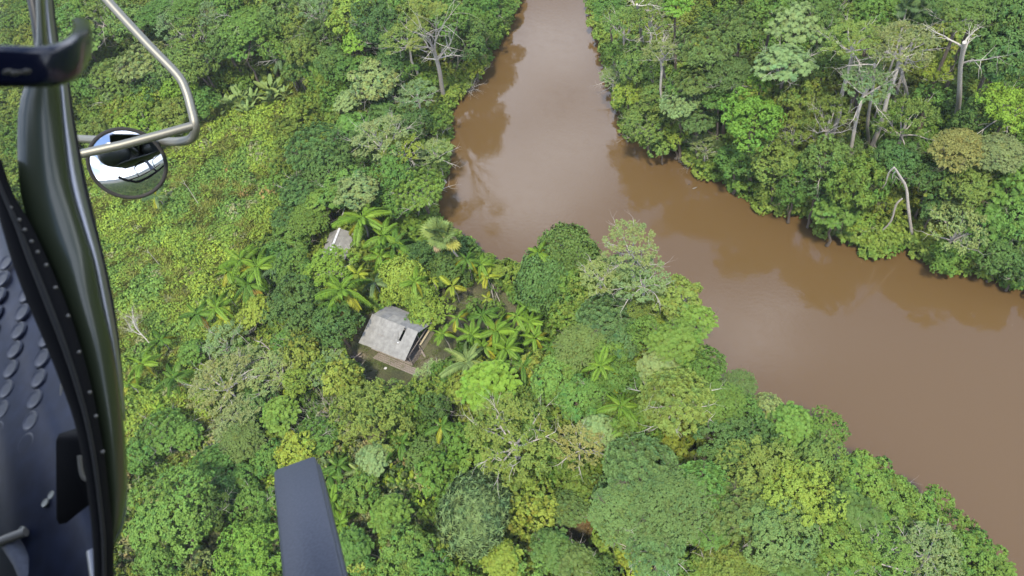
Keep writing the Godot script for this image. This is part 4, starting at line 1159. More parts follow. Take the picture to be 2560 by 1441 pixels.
	tree("a", 12.66, -114.62, 6, 2.77, 0.8, Color(0.086, 0.169, 0.030), "feathery_tree", "mid-green fine-leaved spreading tree beyond and right of the tall white riverside trunk", "tree", "trees of the near-bank forest")
	tree("c", 9.82, -115.73, 10, 3.76, 1, Color(0.093, 0.191, 0.036), "dense_tree", "mid-green dense round-crowned tree beyond the fallen branches in water", "tree", "trees of the near-bank forest")
	tree("t", -4.27, -102.37, 15, 3.83, 0.8, Color(0.135, 0.200, 0.038), "sparse_tree", "olive-green thin tree with pale boughs just beyond and left of the tall white riverside trunk", "tree", "trees of the near-bank forest")
	tree("l", -1.52, -107.52, 15, 3.49, 1, Color(0.116, 0.171, 0.032), "leafy_tree", "olive-green loose large-leaved tree beyond and left of the tall white riverside trunk", "tree", "trees of the near-bank forest")
	tree("c", -8.07, -109.65, 15, 4.38, 1, Color(0.060, 0.124, 0.031), "dense_tree", "dark green dense round-crowned tree beyond the pale umbrella-leaved tree", "tree", "trees of the near-bank forest")
	tree("l", -11.88, -113.55, 15, 3.8, 1, Color(0.163, 0.252, 0.037), "leafy_tree", "yellow-green loose large-leaved tree beyond the pale umbrella-leaved tree", "tree", "trees of the near-bank forest")
	tree("l", -12.4, -107.89, 13, 2.44, 1.2, Color(0.138, 0.258, 0.031), "leafy_tree", "bright lime-green loose large-leaved tree just beyond and left of the pale umbrella-leaved tree", "tree", "trees of the near-bank forest")
	tree("c", -18.12, -114.87, 13, 4.01, 1, Color(0.075, 0.131, 0.028), "dense_tree", "dark green dense round-crowned tree beyond and left of the pale umbrella-leaved tree", "tree", "trees of the near-bank forest")
	tree("l", -21.02, -113.44, 12, 3.67, 1, Color(0.116, 0.169, 0.032), "leafy_tree", "olive-green loose large-leaved tree beyond and right of the big paddle-leaved clump", "tree", "trees of the near-bank forest")
	tree("c", -23.32, -119.68, 16, 4.57, 1, Color(0.101, 0.170, 0.036), "dense_tree", "olive-green dense round-crowned tree beyond and right of the big paddle-leaved clump", "tree", "trees of the near-bank forest")
	tree("c", -25.77, -116.59, 12, 3.73, 1, Color(0.110, 0.200, 0.033), "dense_tree", "mid-green dense round-crowned tree beyond and right of the big paddle-leaved clump", "tree", "trees of the near-bank forest")
	tree("t", -17.28, -116.27, 16, 3.29, 1, Color(0.132, 0.209, 0.077), "sparse_tree", "pale silvery-green thin tree with pale boughs some way beyond and right of the scrub clearing", "tree", "trees of the near-bank forest")
	tree("c", -16.61, -108.18, 11, 3.27, 1, Color(0.084, 0.153, 0.033), "dense_tree", "dark green dense round-crowned tree to the right of the big paddle-leaved clump", "tree", "trees of the near-bank forest")
	tree("c", -7.49, -102.22, 12, 2.83, 1, Color(0.072, 0.148, 0.037), "dense_tree", "dark green dense round-crowned tree just beyond and right of the pale umbrella-leaved tree", "tree", "trees of the near-bank forest")
	tree("l", -4.55, -111.31, 15, 3.23, 1, Color(0.095, 0.186, 0.033), "leafy_tree", "mid-green loose large-leaved tree beyond and left of the tall white riverside trunk", "tree", "trees of the near-bank forest")
	tree("l", 2.37, -107.55, 16, 3.79, 1, Color(0.111, 0.178, 0.037), "leafy_tree", "olive-green loose large-leaved tree beyond the tall white riverside trunk", "tree", "trees of the near-bank forest")
	tree("c", 3.75, -103.65, 15, 3.11, 1, Color(0.094, 0.185, 0.033), "dense_tree", "mid-green dense round-crowned tree beyond the tall white riverside trunk", "tree", "trees of the near-bank forest")
	tree("c", -15.4, -105.59, 10, 2.59, 1, Color(0.085, 0.175, 0.033), "dense_tree", "mid-green dense round-crowned tree just to the left of the pale umbrella-leaved tree", "tree", "trees of the near-bank forest")
	tree("c", 3.62, -104.79, 5, 2.4, 1, Color(0.081, 0.148, 0.032), "dense_tree", "dark green dense round-crowned tree just beyond the fallen branches in water", "tree", "trees of the near-bank forest")
	tree("l", -12.33, -105.67, 10, 2.59, 1, Color(0.101, 0.194, 0.034), "leafy_tree", "mid-green loose large-leaved tree just beyond and left of the pale umbrella-leaved tree", "tree", "trees of the near-bank forest")
	tree("a", -29.08, -120.2, 15, 4.86, 0.7, Color(0.104, 0.196, 0.034), "feathery_tree", "mid-green fine-leaved spreading tree beyond the big paddle-leaved clump", "tree", "trees of the near-bank forest")
	tree("c", -34.58, -120.77, 13, 4.13, 1, Color(0.076, 0.140, 0.031), "dense_tree", "dark green dense round-crowned tree just beyond and left of the big paddle-leaved clump", "tree", "trees of the near-bank forest")
	tree("t", -39.55, -124.18, 15, 4.84, 1, Color(0.128, 0.201, 0.041), "sparse_tree", "olive-green thin tree with pale boughs beyond the bend of the mirror tube", "tree", "trees of the near-bank forest")
	tree("a", -45.44, -132.66, 15, 4.29, 0.7, Color(0.076, 0.163, 0.031), "feathery_tree", "mid-green fine-leaved spreading tree beyond the bend of the mirror tube", "tree", "trees of the near-bank forest")
	tree("l", -51.62, -135.02, 14, 4.38, 1, Color(0.102, 0.176, 0.039), "leafy_tree", "olive-green loose large-leaved tree beyond and left of the bend of the mirror tube", "tree", "trees of the near-bank forest")
	tree("t", -58.42, -141.6, 14, 4.51, 1, Color(0.135, 0.208, 0.041), "sparse_tree", "olive-green thin tree with pale boughs some way beyond the round mirror", "tree", "trees of the near-bank forest")
	tree("l", -62.02, -136.28, 13, 4.43, 1, Color(0.116, 0.202, 0.045), "leafy_tree", "olive-green loose large-leaved tree some way beyond and left of the bend of the mirror tube", "tree", "trees of the near-bank forest")
	tree("a", -50.39, -125.14, 12, 5.07, 0.7, Color(0.169, 0.223, 0.068), "feathery_tree", "pale silvery-green fine-leaved spreading tree beyond and left of the bend of the mirror tube", "tree", "trees of the near-bank forest")
	tree("a", -56.76, -125.69, 11, 4.26, 0.7, Color(0.125, 0.195, 0.039), "feathery_tree", "olive-green fine-leaved spreading tree to the left of the bend of the mirror tube", "tree", "trees of the near-bank forest")
	tree("c", -44.97, -122, 11, 3.64, 1, Color(0.111, 0.188, 0.041), "dense_tree", "olive-green dense round-crowned tree just beyond and left of the bend of the mirror tube", "tree", "trees of the near-bank forest")
	tree("c", -49.43, -122.14, 9, 3.54, 1, Color(0.061, 0.126, 0.031), "dense_tree", "dark green dense round-crowned tree just to the left of the bend of the mirror tube", "tree", "trees of the near-bank forest")
	tree("c", -39.7, -119.6, 11, 3.31, 1, Color(0.117, 0.184, 0.037), "dense_tree", "olive-green dense round-crowned tree just beyond the bend of the mirror tube", "tree", "trees of the near-bank forest")
	tree("l", -31.97, -118.88, 12, 3.28, 1, Color(0.095, 0.197, 0.037), "leafy_tree", "mid-green loose large-leaved tree just beyond the big paddle-leaved clump", "tree", "trees of the near-bank forest")
	tree("a", -55.64, -123.63, 9, 4.27, 0.7, Color(0.110, 0.179, 0.037), "feathery_tree", "olive-green fine-leaved spreading tree beyond the round mirror", "tree", "trees of the near-bank forest")
	tree("c", -62.05, -126.26, 8, 3.63, 1, Color(0.083, 0.166, 0.030), "dense_tree", "mid-green dense round-crowned tree beyond and left of the round mirror", "tree", "trees of the near-bank forest")
	tree("l", -56.93, -121.08, 7, 3.57, 1, Color(0.119, 0.221, 0.026), "leafy_tree", "bright lime-green loose large-leaved tree beyond the round mirror", "tree", "trees of the near-bank forest")
	tree("l", -51.78, -120.33, 7, 3.91, 1, Color(0.124, 0.210, 0.022), "leafy_tree", "bright lime-green loose large-leaved tree just to the left of the bend of the mirror tube", "tree", "trees of the near-bank forest")
	tree("l", -46.98, -114.35, 7, 3.6, 1, Color(0.133, 0.184, 0.033), "leafy_tree", "olive-green loose large-leaved tree just in front and left of the bend of the mirror tube", "tree", "trees of the near-bank forest")
	tree("c", -45.31, -119.08, 8, 3.16, 1, Color(0.138, 0.247, 0.028), "dense_tree", "bright lime-green dense round-crowned tree just to the left of the bend of the mirror tube", "tree", "trees of the near-bank forest")
	tree("l", -54.44, -115.07, 6, 3.35, 1, Color(0.140, 0.235, 0.025), "leafy_tree", "bright lime-green loose large-leaved tree just beyond the round mirror", "tree", "trees of the near-bank forest")
	tree("l", -61.52, -117.19, 6, 3.17, 1, Color(0.117, 0.173, 0.033), "leafy_tree", "olive-green loose large-leaved tree beyond and left of the round mirror", "tree", "trees of the near-bank forest")
	tree("l", -60.17, -111.71, 5, 3.11, 1, Color(0.094, 0.171, 0.028), "leafy_tree", "mid-green loose large-leaved tree just beyond and left of the round mirror", "tree", "trees of the near-bank forest")
	tree("c", -42.31, -115.78, 6, 3.15, 1, Color(0.092, 0.190, 0.036), "dense_tree", "mid-green dense round-crowned tree just in front and right of the bend of the mirror tube", "tree", "trees of the near-bank forest")
	tree("t", -42.22, -127.83, 15, 3.86, 1, Color(0.128, 0.208, 0.078), "sparse_tree", "pale silvery-green thin tree with pale boughs beyond the bend of the mirror tube", "tree", "trees of the near-bank forest")
	tree("t", -34.33, -125.65, 16, 3.79, 1, Color(0.131, 0.210, 0.077), "sparse_tree", "pale silvery-green thin tree with pale boughs beyond and left of the big paddle-leaved clump", "tree", "trees of the near-bank forest")
	tree("l", -25.33, -124.38, 17, 4.09, 1, Color(0.135, 0.185, 0.033), "leafy_tree", "olive-green loose large-leaved tree beyond the big paddle-leaved clump", "tree", "trees of the near-bank forest")
	tree("l", -30.19, -126.84, 17, 3.79, 1, Color(0.088, 0.175, 0.032), "leafy_tree", "mid-green loose large-leaved tree beyond the big paddle-leaved clump", "tree", "trees of the near-bank forest")
	tree("c", -53.27, -142.38, 16, 4.47, 1, Color(0.117, 0.189, 0.039), "dense_tree", "olive-green dense round-crowned tree some way beyond and left of the bend of the mirror tube", "tree", "trees of the near-bank forest")
	tree("c", -61.4, -145.91, 15, 4.57, 1, Color(0.106, 0.190, 0.031), "dense_tree", "mid-green dense round-crowned tree some way beyond and left of the bend of the mirror tube", "tree", "trees of the near-bank forest")
	tree("l", -64.29, -129.92, 12, 3.6, 1, Color(0.107, 0.175, 0.037), "leafy_tree", "olive-green loose large-leaved tree some way beyond and left of the round mirror", "tree", "trees of the near-bank forest")
	tree("c", -66.23, -122.89, 9, 3.55, 1, Color(0.143, 0.198, 0.035), "dense_tree", "olive-green dense round-crowned tree beyond and left of the round mirror", "tree", "trees of the near-bank forest")
	tree("c", -40.65, -119.98, 12, 3.44, 1, Color(0.126, 0.197, 0.040), "dense_tree", "olive-green dense round-crowned tree to the left of the big paddle-leaved clump", "tree", "trees of the near-bank forest")
	tree("l", -33.82, -124.41, 14, 3.47, 1, Color(0.122, 0.212, 0.047), "leafy_tree", "olive-green loose large-leaved tree beyond and left of the big paddle-leaved clump", "tree", "trees of the near-bank forest")
	tree("l", -49.72, -112.74, 5, 3.12, 1, Color(0.121, 0.211, 0.023), "leafy_tree", "bright lime-green loose large-leaved tree beyond and right of the round mirror", "tree", "trees of the near-bank forest")
	tree("l", -64.83, -142.39, 14, 4.53, 1, Color(0.083, 0.177, 0.034), "leafy_tree", "mid-green loose large-leaved tree some way beyond and left of the bend of the mirror tube", "tree", "trees of the near-bank forest")
	tree("c", -20.85, -117.2, 14, 3.35, 1, Color(0.140, 0.192, 0.034), "dense_tree", "olive-green dense round-crowned tree some way beyond and left of the pale umbrella-leaved tree", "tree", "trees of the near-bank forest")
	tree("a", -39.07, -128.47, 16, 3.83, 0.7, Color(0.092, 0.181, 0.032), "feathery_tree", "mid-green fine-leaved spreading tree some way beyond and left of the big paddle-leaved clump", "tree", "trees of the near-bank forest")
	tree("l", -23.98, -113.69, 8, 3.08, 1, Color(0.100, 0.171, 0.037), "leafy_tree", "olive-green loose large-leaved tree to the right of the big paddle-leaved clump", "tree", "trees of the near-bank forest")
	tree("l", -20.43, -112.14, 8, 2.71, 1, Color(0.104, 0.198, 0.034), "leafy_tree", "mid-green loose large-leaved tree to the left of the pale umbrella-leaved tree", "tree", "trees of the near-bank forest")
	tree("t", 25.57, -85.31, 18, 3.19, 1.12, Color(0.122, 0.210, 0.046), "sparse_tree", "olive-green thin tree with pale boughs beyond and left of the slim forked bank trunk", "tree", "forest trees of the far bank")
	tree("c", 25.53, -91.49, 16, 2.42, 1, Color(0.080, 0.169, 0.032), "dense_tree", "mid-green dense round-crowned tree beyond and left of the slim forked bank trunk", "tree", "forest trees of the far bank")
	tree("l", 32.19, -83, 20, 2.24, 1.26, Color(0.111, 0.231, 0.030), "leafy_tree", "bright lime-green loose large-leaved tree beyond the slim forked bank trunk", "tree", "forest trees of the far bank")
	tree("t", 28.88, -83.99, 19, 3.25, 1.12, Color(0.114, 0.179, 0.036), "sparse_tree", "olive-green thin tree with pale boughs beyond the slim forked bank trunk", "tree", "forest trees of the far bank")
	tree("l", 25.87, -81.91, 14, 3.07, 1.4, Color(0.105, 0.181, 0.040), "leafy_tree", "olive-green loose large-leaved tree just to the left of the slim forked bank trunk", "tree", "forest trees of the far bank")
	tree("t", 27.22, -75.81, 19, 2.56, 0.98, Color(0.154, 0.199, 0.059), "sparse_tree", "pale silvery-green thin tree with pale boughs just beyond the slim forked bank trunk", "tree", "forest trees of the far bank")
	tree("c", 25.22, -75.82, 9, 3.8, 1, Color(0.115, 0.175, 0.035), "dense_tree", "olive bank tree bulging over the inside of the river bend", "tree", "trees of the near-bank forest")
	tree("c", 28.23, -73.03, 7, 2.33, 1, Color(0.167, 0.240, 0.033), "dense_tree", "yellow-green dense round-crowned tree in front of the slim forked bank trunk", "tree", "trees of the near-bank forest")
	tree("l", 27.27, -77.17, 11, 2.48, 1, Color(0.107, 0.171, 0.035), "leafy_tree", "olive-green loose large-leaved tree just in front of the slim forked bank trunk", "tree", "trees of the near-bank forest")
	tree("t", 23.51, -86.26, 8, 2.01, 0.6, Color(0.143, 0.203, 0.067), "sparse_tree", "pale silvery-green thin tree with pale boughs to the left of the slim forked bank trunk", "tree", "trees of the near-bank forest")
	tree("c", 24.18, -81.03, 9, 2.17, 1, Color(0.191, 0.271, 0.037), "dense_tree", "yellow-green dense round-crowned tree just in front and left of the slim forked bank trunk", "tree", "trees of the near-bank forest")
	tree("c", 26.13, -72.95, 5, 1.91, 1, Color(0.125, 0.206, 0.044), "dense_tree", "olive-green dense round-crowned tree in front of the slim forked bank trunk", "tree", "trees of the near-bank forest")
	tree("c", 25.29, -85.25, 13, 2.27, 1, Color(0.085, 0.160, 0.027), "dense_tree", "mid-green dense round-crowned tree some way beyond and left of the big lime tree", "tree", "forest trees of the far bank")
	tree("a", 33, -74.81, 20, 4.85, 0.91, Color(0.092, 0.153, 0.040), "feathery_tree", "broad grey-green domed tree on the far bank", "tree", "forest trees of the far bank")
	tree("a", 38.09, -75.54, 20, 3.57, 0.91, Color(0.090, 0.149, 0.038), "feathery_tree", "grey-green fine-leaved spreading tree beyond the big lime tree", "tree", "forest trees of the far bank")
	tree("a", 30.78, -72.51, 16, 3.2, 0.98, Color(0.105, 0.161, 0.039), "feathery_tree", "grey-green fine-leaved spreading tree just to the right of the slim forked bank trunk", "tree", "forest trees of the far bank")
	tree("a", 34.21, -70.57, 17, 3.04, 0.98, Color(0.085, 0.146, 0.039), "feathery_tree", "grey-green fine-leaved spreading tree beyond and left of the big lime tree", "tree", "forest trees of the far bank")
	tree("a", 28.58, -72.43, 13, 3.16, 0.7, Color(0.157, 0.242, 0.086), "feathery_tree", "pale silvery-green fine-leaved spreading tree just in front and right of the slim forked bank trunk", "tree", "trees of the near-bank forest")
	tree("a", 30.17, -70.15, 11, 2.53, 0.8, Color(0.078, 0.139, 0.039), "feathery_tree", "grey-green fine-leaved spreading tree to the left of the big lime tree", "tree", "trees of the near-bank forest")
	tree("t", 30.75, -68.6, 7, 2.43, 0.8, Color(0.150, 0.202, 0.063), "sparse_tree", "pale silvery-green thin tree with pale boughs in front and left of the big lime tree", "tree", "trees of the near-bank forest")
	tree("a", 29.77, -74.06, 15, 2.37, 1.4, Color(0.098, 0.194, 0.035), "feathery_tree", "mid-green fine-leaved spreading tree just in front and right of the slim forked bank trunk", "tree", "forest trees of the far bank")
	tree("a", 32.82, -69.54, 14, 2.31, 0.98, Color(0.078, 0.164, 0.031), "feathery_tree", "mid-green fine-leaved spreading tree just beyond and left of the big lime tree", "tree", "forest trees of the far bank")
	tree("c", 34.58, -63.48, 16, 3.93, 1.15, Color(0.107, 0.222, 0.029), "dense_tree", "big lime-green dense tree standing proud on the far bank", "tree", "forest trees of the far bank")
	tree("c", 36.68, -66.84, 17, 1.67, 1.2, Color(0.127, 0.232, 0.027), "shrub", "bright lime-green rounded bush just beyond the big lime tree", "shrub", "bushes between the trees")
	tree("c", 32.85, -63.82, 8, 2.72, 1, Color(0.080, 0.169, 0.032), "dense_tree", "mid-green dense round-crowned tree in front of the big lime tree", "tree", "trees of the near-bank forest")
	tree("c", 33.15, -68.15, 6, 1.9, 1, Color(0.158, 0.258, 0.040), "shrub", "yellow-green rounded bush in front and left of the big lime tree", "shrub", "bushes between the trees")
	tree("l", 34.73, -63, 7, 2.35, 1, Color(0.109, 0.176, 0.037), "leafy_tree", "olive-green loose large-leaved tree in front of the big lime tree", "tree", "trees of the near-bank forest")
	tree("l", 38.61, -65.2, 21, 3.4, 0.98, Color(0.137, 0.218, 0.080), "leafy_tree", "pale silvery-green loose large-leaved tree beyond and right of the big lime tree", "tree", "forest trees of the far bank")
	tree("l", 43.17, -71.43, 21, 3.55, 0.98, Color(0.146, 0.220, 0.077), "leafy_tree", "pale silvery-green loose large-leaved tree some way beyond and right of the big lime tree", "tree", "forest trees of the far bank")
	tree("c", 41.47, -75.02, 21, 2.92, 1, Color(0.102, 0.191, 0.033), "dense_tree", "mid-green dense round-crowned tree some way beyond the big lime tree", "tree", "forest trees of the far bank")
	tree("c", 46.31, -71.08, 21, 3.04, 1, Color(0.083, 0.150, 0.033), "dense_tree", "dark green dense round-crowned tree beyond and left of the forked pale trunk", "tree", "forest trees of the far bank")
	tree("c", 46.72, -69.58, 15, 2.55, 1, Color(0.079, 0.146, 0.033), "dense_tree", "dark green dense round-crowned tree beyond and left of the tallest straight pale trunk", "tree", "forest trees of the far bank")
	tree("l", 40.47, -65.04, 16, 3.22, 1.26, Color(0.132, 0.187, 0.034), "leafy_tree", "olive-green loose large-leaved tree just beyond and right of the big lime tree", "tree", "forest trees of the far bank")
	tree("t", 38.79, -61.11, 14, 2.85, 1.4, Color(0.143, 0.197, 0.035), "sparse_tree", "olive-green thin tree with pale boughs just in front and right of the big lime tree", "tree", "forest trees of the far bank")
	tree("c", 36.48, -59.94, 11, 3.3, 1.1, Color(0.137, 0.200, 0.038), "dense_tree", "olive-green dense round-crowned tree in front and right of the big lime tree", "tree", "trees of the near-bank forest")
	tree("t", 41.87, -59.12, 17, 2.83, 1.4, Color(0.126, 0.179, 0.033), "sparse_tree", "olive-green thin tree with pale boughs just to the left of the tallest straight pale trunk", "tree", "forest trees of the far bank")
	tree("c", 40.22, -55.76, 13, 2.86, 1.1, Color(0.110, 0.185, 0.040), "dense_tree", "olive-green dense round-crowned tree in front and left of the tallest straight pale trunk", "tree", "forest trees of the far bank")
	tree("c", 37.12, -56.4, 8, 2.39, 1, Color(0.079, 0.162, 0.030), "dense_tree", "mid-green dense round-crowned tree in front and right of the big lime tree", "tree", "trees of the near-bank forest")
	tree("c", 35.9, -58.95, 6, 1.85, 1, Color(0.122, 0.179, 0.034), "shrub", "olive-green rounded bush in front of the big lime tree", "shrub", "bushes between the trees")
	tree("c", 38.63, -57.44, 10, 1.96, 1, Color(0.081, 0.171, 0.033), "dense_tree", "mid-green dense round-crowned tree in front and left of the tallest straight pale trunk", "tree", "forest trees of the far bank")
	tree("t", 44.96, -62.08, 24, 3.59, 0.84, Color(0.134, 0.202, 0.039), "sparse_tree", "olive-green thin tree with pale boughs to the left of the forked pale trunk", "tree", "forest trees of the far bank")
	tree("t", 44.72, -57.61, 21, 3.12, 0.84, Color(0.123, 0.199, 0.074), "sparse_tree", "pale silvery-green thin tree with pale boughs just beyond the tallest straight pale trunk", "tree", "forest trees of the far bank")
	tree("t", 48.81, -58.97, 24, 3.73, 0.84, Color(0.151, 0.185, 0.061), "sparse_tree", "brownish sparse crown carried by the forked pale trunk", "tree", "forest trees of the far bank")
	tree("c", 56.03, -60.22, 24, 2.73, 0.7, Color(0.088, 0.149, 0.030), "dense_tree", "dark green dense round-crowned tree beyond the knobbly bare trunk", "tree", "forest trees of the far bank")
	tree("c", 56.06, -66.36, 21, 2.85, 1, Color(0.070, 0.141, 0.034), "dense_tree", "dark green dense round-crowned tree beyond the forked pale trunk", "tree", "forest trees of the far bank")
	tree("t", 50.7, -57.07, 15, 4.19, 1.12, Color(0.118, 0.187, 0.038), "sparse_tree", "olive-green thin tree with pale boughs in front of the forked pale trunk", "tree", "forest trees of the far bank")
	tree("c", 47.26, -52.86, 12, 3.06, 1, Color(0.062, 0.132, 0.033), "dense_tree", "dark green dense round-crowned tree just beyond the bent white snag", "tree", "forest trees of the far bank")
	tree("c", 56.31, -60.9, 16, 2.29, 1, Color(0.187, 0.251, 0.032), "dense_tree", "yellow-green dense round-crowned tree just to the left of the knobbly bare trunk", "tree", "forest trees of the far bank")
	tree("c", 55.38, -59.74, 13, 1.84, 1, Color(0.091, 0.190, 0.036), "shrub", "mid-green rounded bush just in front and left of the knobbly bare trunk", "shrub", "bushes between the trees")
	tree("l", 60.27, -57.03, 20, 3.62, 1.19, Color(0.068, 0.138, 0.034), "leafy_tree", "dark green loose large-leaved tree just beyond and right of the knobbly bare trunk", "tree", "forest trees of the far bank")
	tree("c", 58.41, -54.69, 13, 2.73, 1, Color(0.075, 0.144, 0.033), "dense_tree", "dark green dense round-crowned tree just in front and left of the vivid lime tree", "tree", "forest trees of the far bank")
	tree("c", 59.87, -52.61, 16, 2.98, 0.95, Color(0.151, 0.261, 0.029), "dense_tree", "vivid lime-green tree at the edge of the far-bank forest", "tree", "forest trees of the far bank")
	tree("c", 62.62, -65.2, 20, 2.85, 1, Color(0.083, 0.164, 0.030), "dense_tree", "mid-green dense round-crowned tree beyond the knobbly bare trunk", "tree", "forest trees of the far bank")
	tree("l", 63.88, -61.12, 21, 3.24, 1.4, Color(0.079, 0.151, 0.035), "leafy_tree", "dark green loose large-leaved tree beyond and right of the knobbly bare trunk", "tree", "forest trees of the far bank")
	tree("c", 51.79, -68.02, 22, 2.86, 1, Color(0.092, 0.178, 0.031), "dense_tree", "mid-green dense round-crowned tree beyond and left of the forked pale trunk", "tree", "forest trees of the far bank")
	tree("c", 49.41, -65.76, 15, 2.24, 1, Color(0.086, 0.146, 0.030), "dense_tree", "dark green dense round-crowned tree just beyond the tallest straight pale trunk", "tree", "forest trees of the far bank")
	tree("a", 52.23, -49.72, 15, 3.04, 0.98, Color(0.193, 0.204, 0.058), "feathery_tree", "straw-gold crown, left one of the golden pair", "tree", "forest trees of the far bank")
	tree("a", 55.54, -47.6, 15, 3.17, 0.98, Color(0.159, 0.207, 0.073), "feathery_tree", "straw-gold crown, right one of the golden pair", "tree", "forest trees of the far bank")
	tree("l", 57.1, -44.89, 12, 2.77, 1.4, Color(0.100, 0.194, 0.034), "leafy_tree", "mid-green loose large-leaved tree in front and right of the pair of golden crowns", "tree", "forest trees of the far bank")
	tree("l", 41.98, -51.66, 13, 3.65, 1.4, Color(0.095, 0.161, 0.025), "leafy_tree", "lush green large-leaved tree overhanging the far bank left of the bent snag", "tree", "forest trees of the far bank")
	tree("l", 39.74, -51.17, 9, 2.77, 1.1, Color(0.086, 0.160, 0.027), "leafy_tree", "mid-green loose large-leaved tree to the left of the bent white snag", "tree", "trees of the near-bank forest")
	tree("l", 46.54, -54.81, 10, 2.04, 1.4, Color(0.103, 0.180, 0.028), "leafy_tree", "mid-green loose large-leaved tree just beyond and left of the bent white snag", "tree", "forest trees of the far bank")
	tree("l", 43, -50.83, 5, 2.06, 1, Color(0.154, 0.240, 0.036), "leafy_tree", "yellow-green loose large-leaved tree in front and left of the bent white snag", "tree", "trees of the near-bank forest")
	tree("c", 38.93, -54.7, 9, 1.95, 1, Color(0.064, 0.130, 0.032), "dense_tree", "dark green dense round-crowned tree to the left of the bent white snag", "tree", "trees of the near-bank forest")
	tree("c", 49.91, -49.59, 11, 2.55, 1, Color(0.071, 0.139, 0.033), "dense_tree", "dark green dense round-crowned tree just to the right of the bent white snag", "tree", "forest trees of the far bank")
	tree("c", 47.02, -53.23, 9, 1.93, 1, Color(0.095, 0.191, 0.035), "dense_tree", "mid-green dense round-crowned tree just beyond and left of the bent white snag", "tree", "forest trees of the far bank")
	tree("c", 49.86, -47.45, 8, 1.96, 1, Color(0.066, 0.132, 0.032), "dense_tree", "dark green dense round-crowned tree just beyond and left of the grey twiggy bank tree", "tree", "forest trees of the far bank")
	tree("t", 50.18, -43.56, 10, 3.85, 1.12, Color(0.188, 0.250, 0.077), "sparse_tree", "grey twiggy tree leaning out over the river with white boughs", "tree", "forest trees of the far bank")
	tree("c", 49.67, -42.48, 5, 2.14, 1, Color(0.106, 0.196, 0.033), "dense_tree", "mid-green dense round-crowned tree just in front of the grey twiggy bank tree", "tree", "forest trees of the far bank")
	tree("l", 54.05, -43.26, 9, 2.82, 1.4, Color(0.085, 0.176, 0.033), "leafy_tree", "mid-green loose large-leaved tree just to the right of the grey twiggy bank tree", "tree", "forest trees of the far bank")
	tree("c", 53.58, -39.66, 7, 2.97, 1, Color(0.078, 0.148, 0.034), "dense_tree", "dark green dense round-crowned tree in front and right of the grey twiggy bank tree", "tree", "forest trees of the far bank")
	tree("c", 54.59, -37.79, 6, 2.05, 1, Color(0.060, 0.122, 0.030), "dense_tree", "dark green dense round-crowned tree some way in front of the pair of golden crowns", "tree", "forest trees of the far bank")
	tree("c", 52.46, -46.47, 12, 2.6, 1, Color(0.118, 0.172, 0.032), "dense_tree", "olive-green dense round-crowned tree just in front of the pair of golden crowns", "tree", "forest trees of the far bank")
	tree("l", 55.92, -41.38, 9, 2.23, 1.4, Color(0.097, 0.198, 0.037), "leafy_tree", "mid-green loose large-leaved tree to the right of the grey twiggy bank tree", "tree", "forest trees of the far bank")
	tree("c", 52.09, -41.87, 6, 2.06, 1, Color(0.098, 0.193, 0.035), "dense_tree", "mid-green dense round-crowned tree just in front and right of the grey twiggy bank tree", "tree", "forest trees of the far bank")
	tree("c", 44.56, -57.89, 10, 2.22, 1, Color(0.083, 0.143, 0.030), "dense_tree", "dark green dense round-crowned tree in front and left of the tallest straight pale trunk", "tree", "forest trees of the far bank")
	tree("c", 50.48, -66.84, 20, 2.15, 1, Color(0.080, 0.141, 0.030), "dense_tree", "dark green dense round-crowned tree just beyond and left of the forked pale trunk", "tree", "forest trees of the far bank")

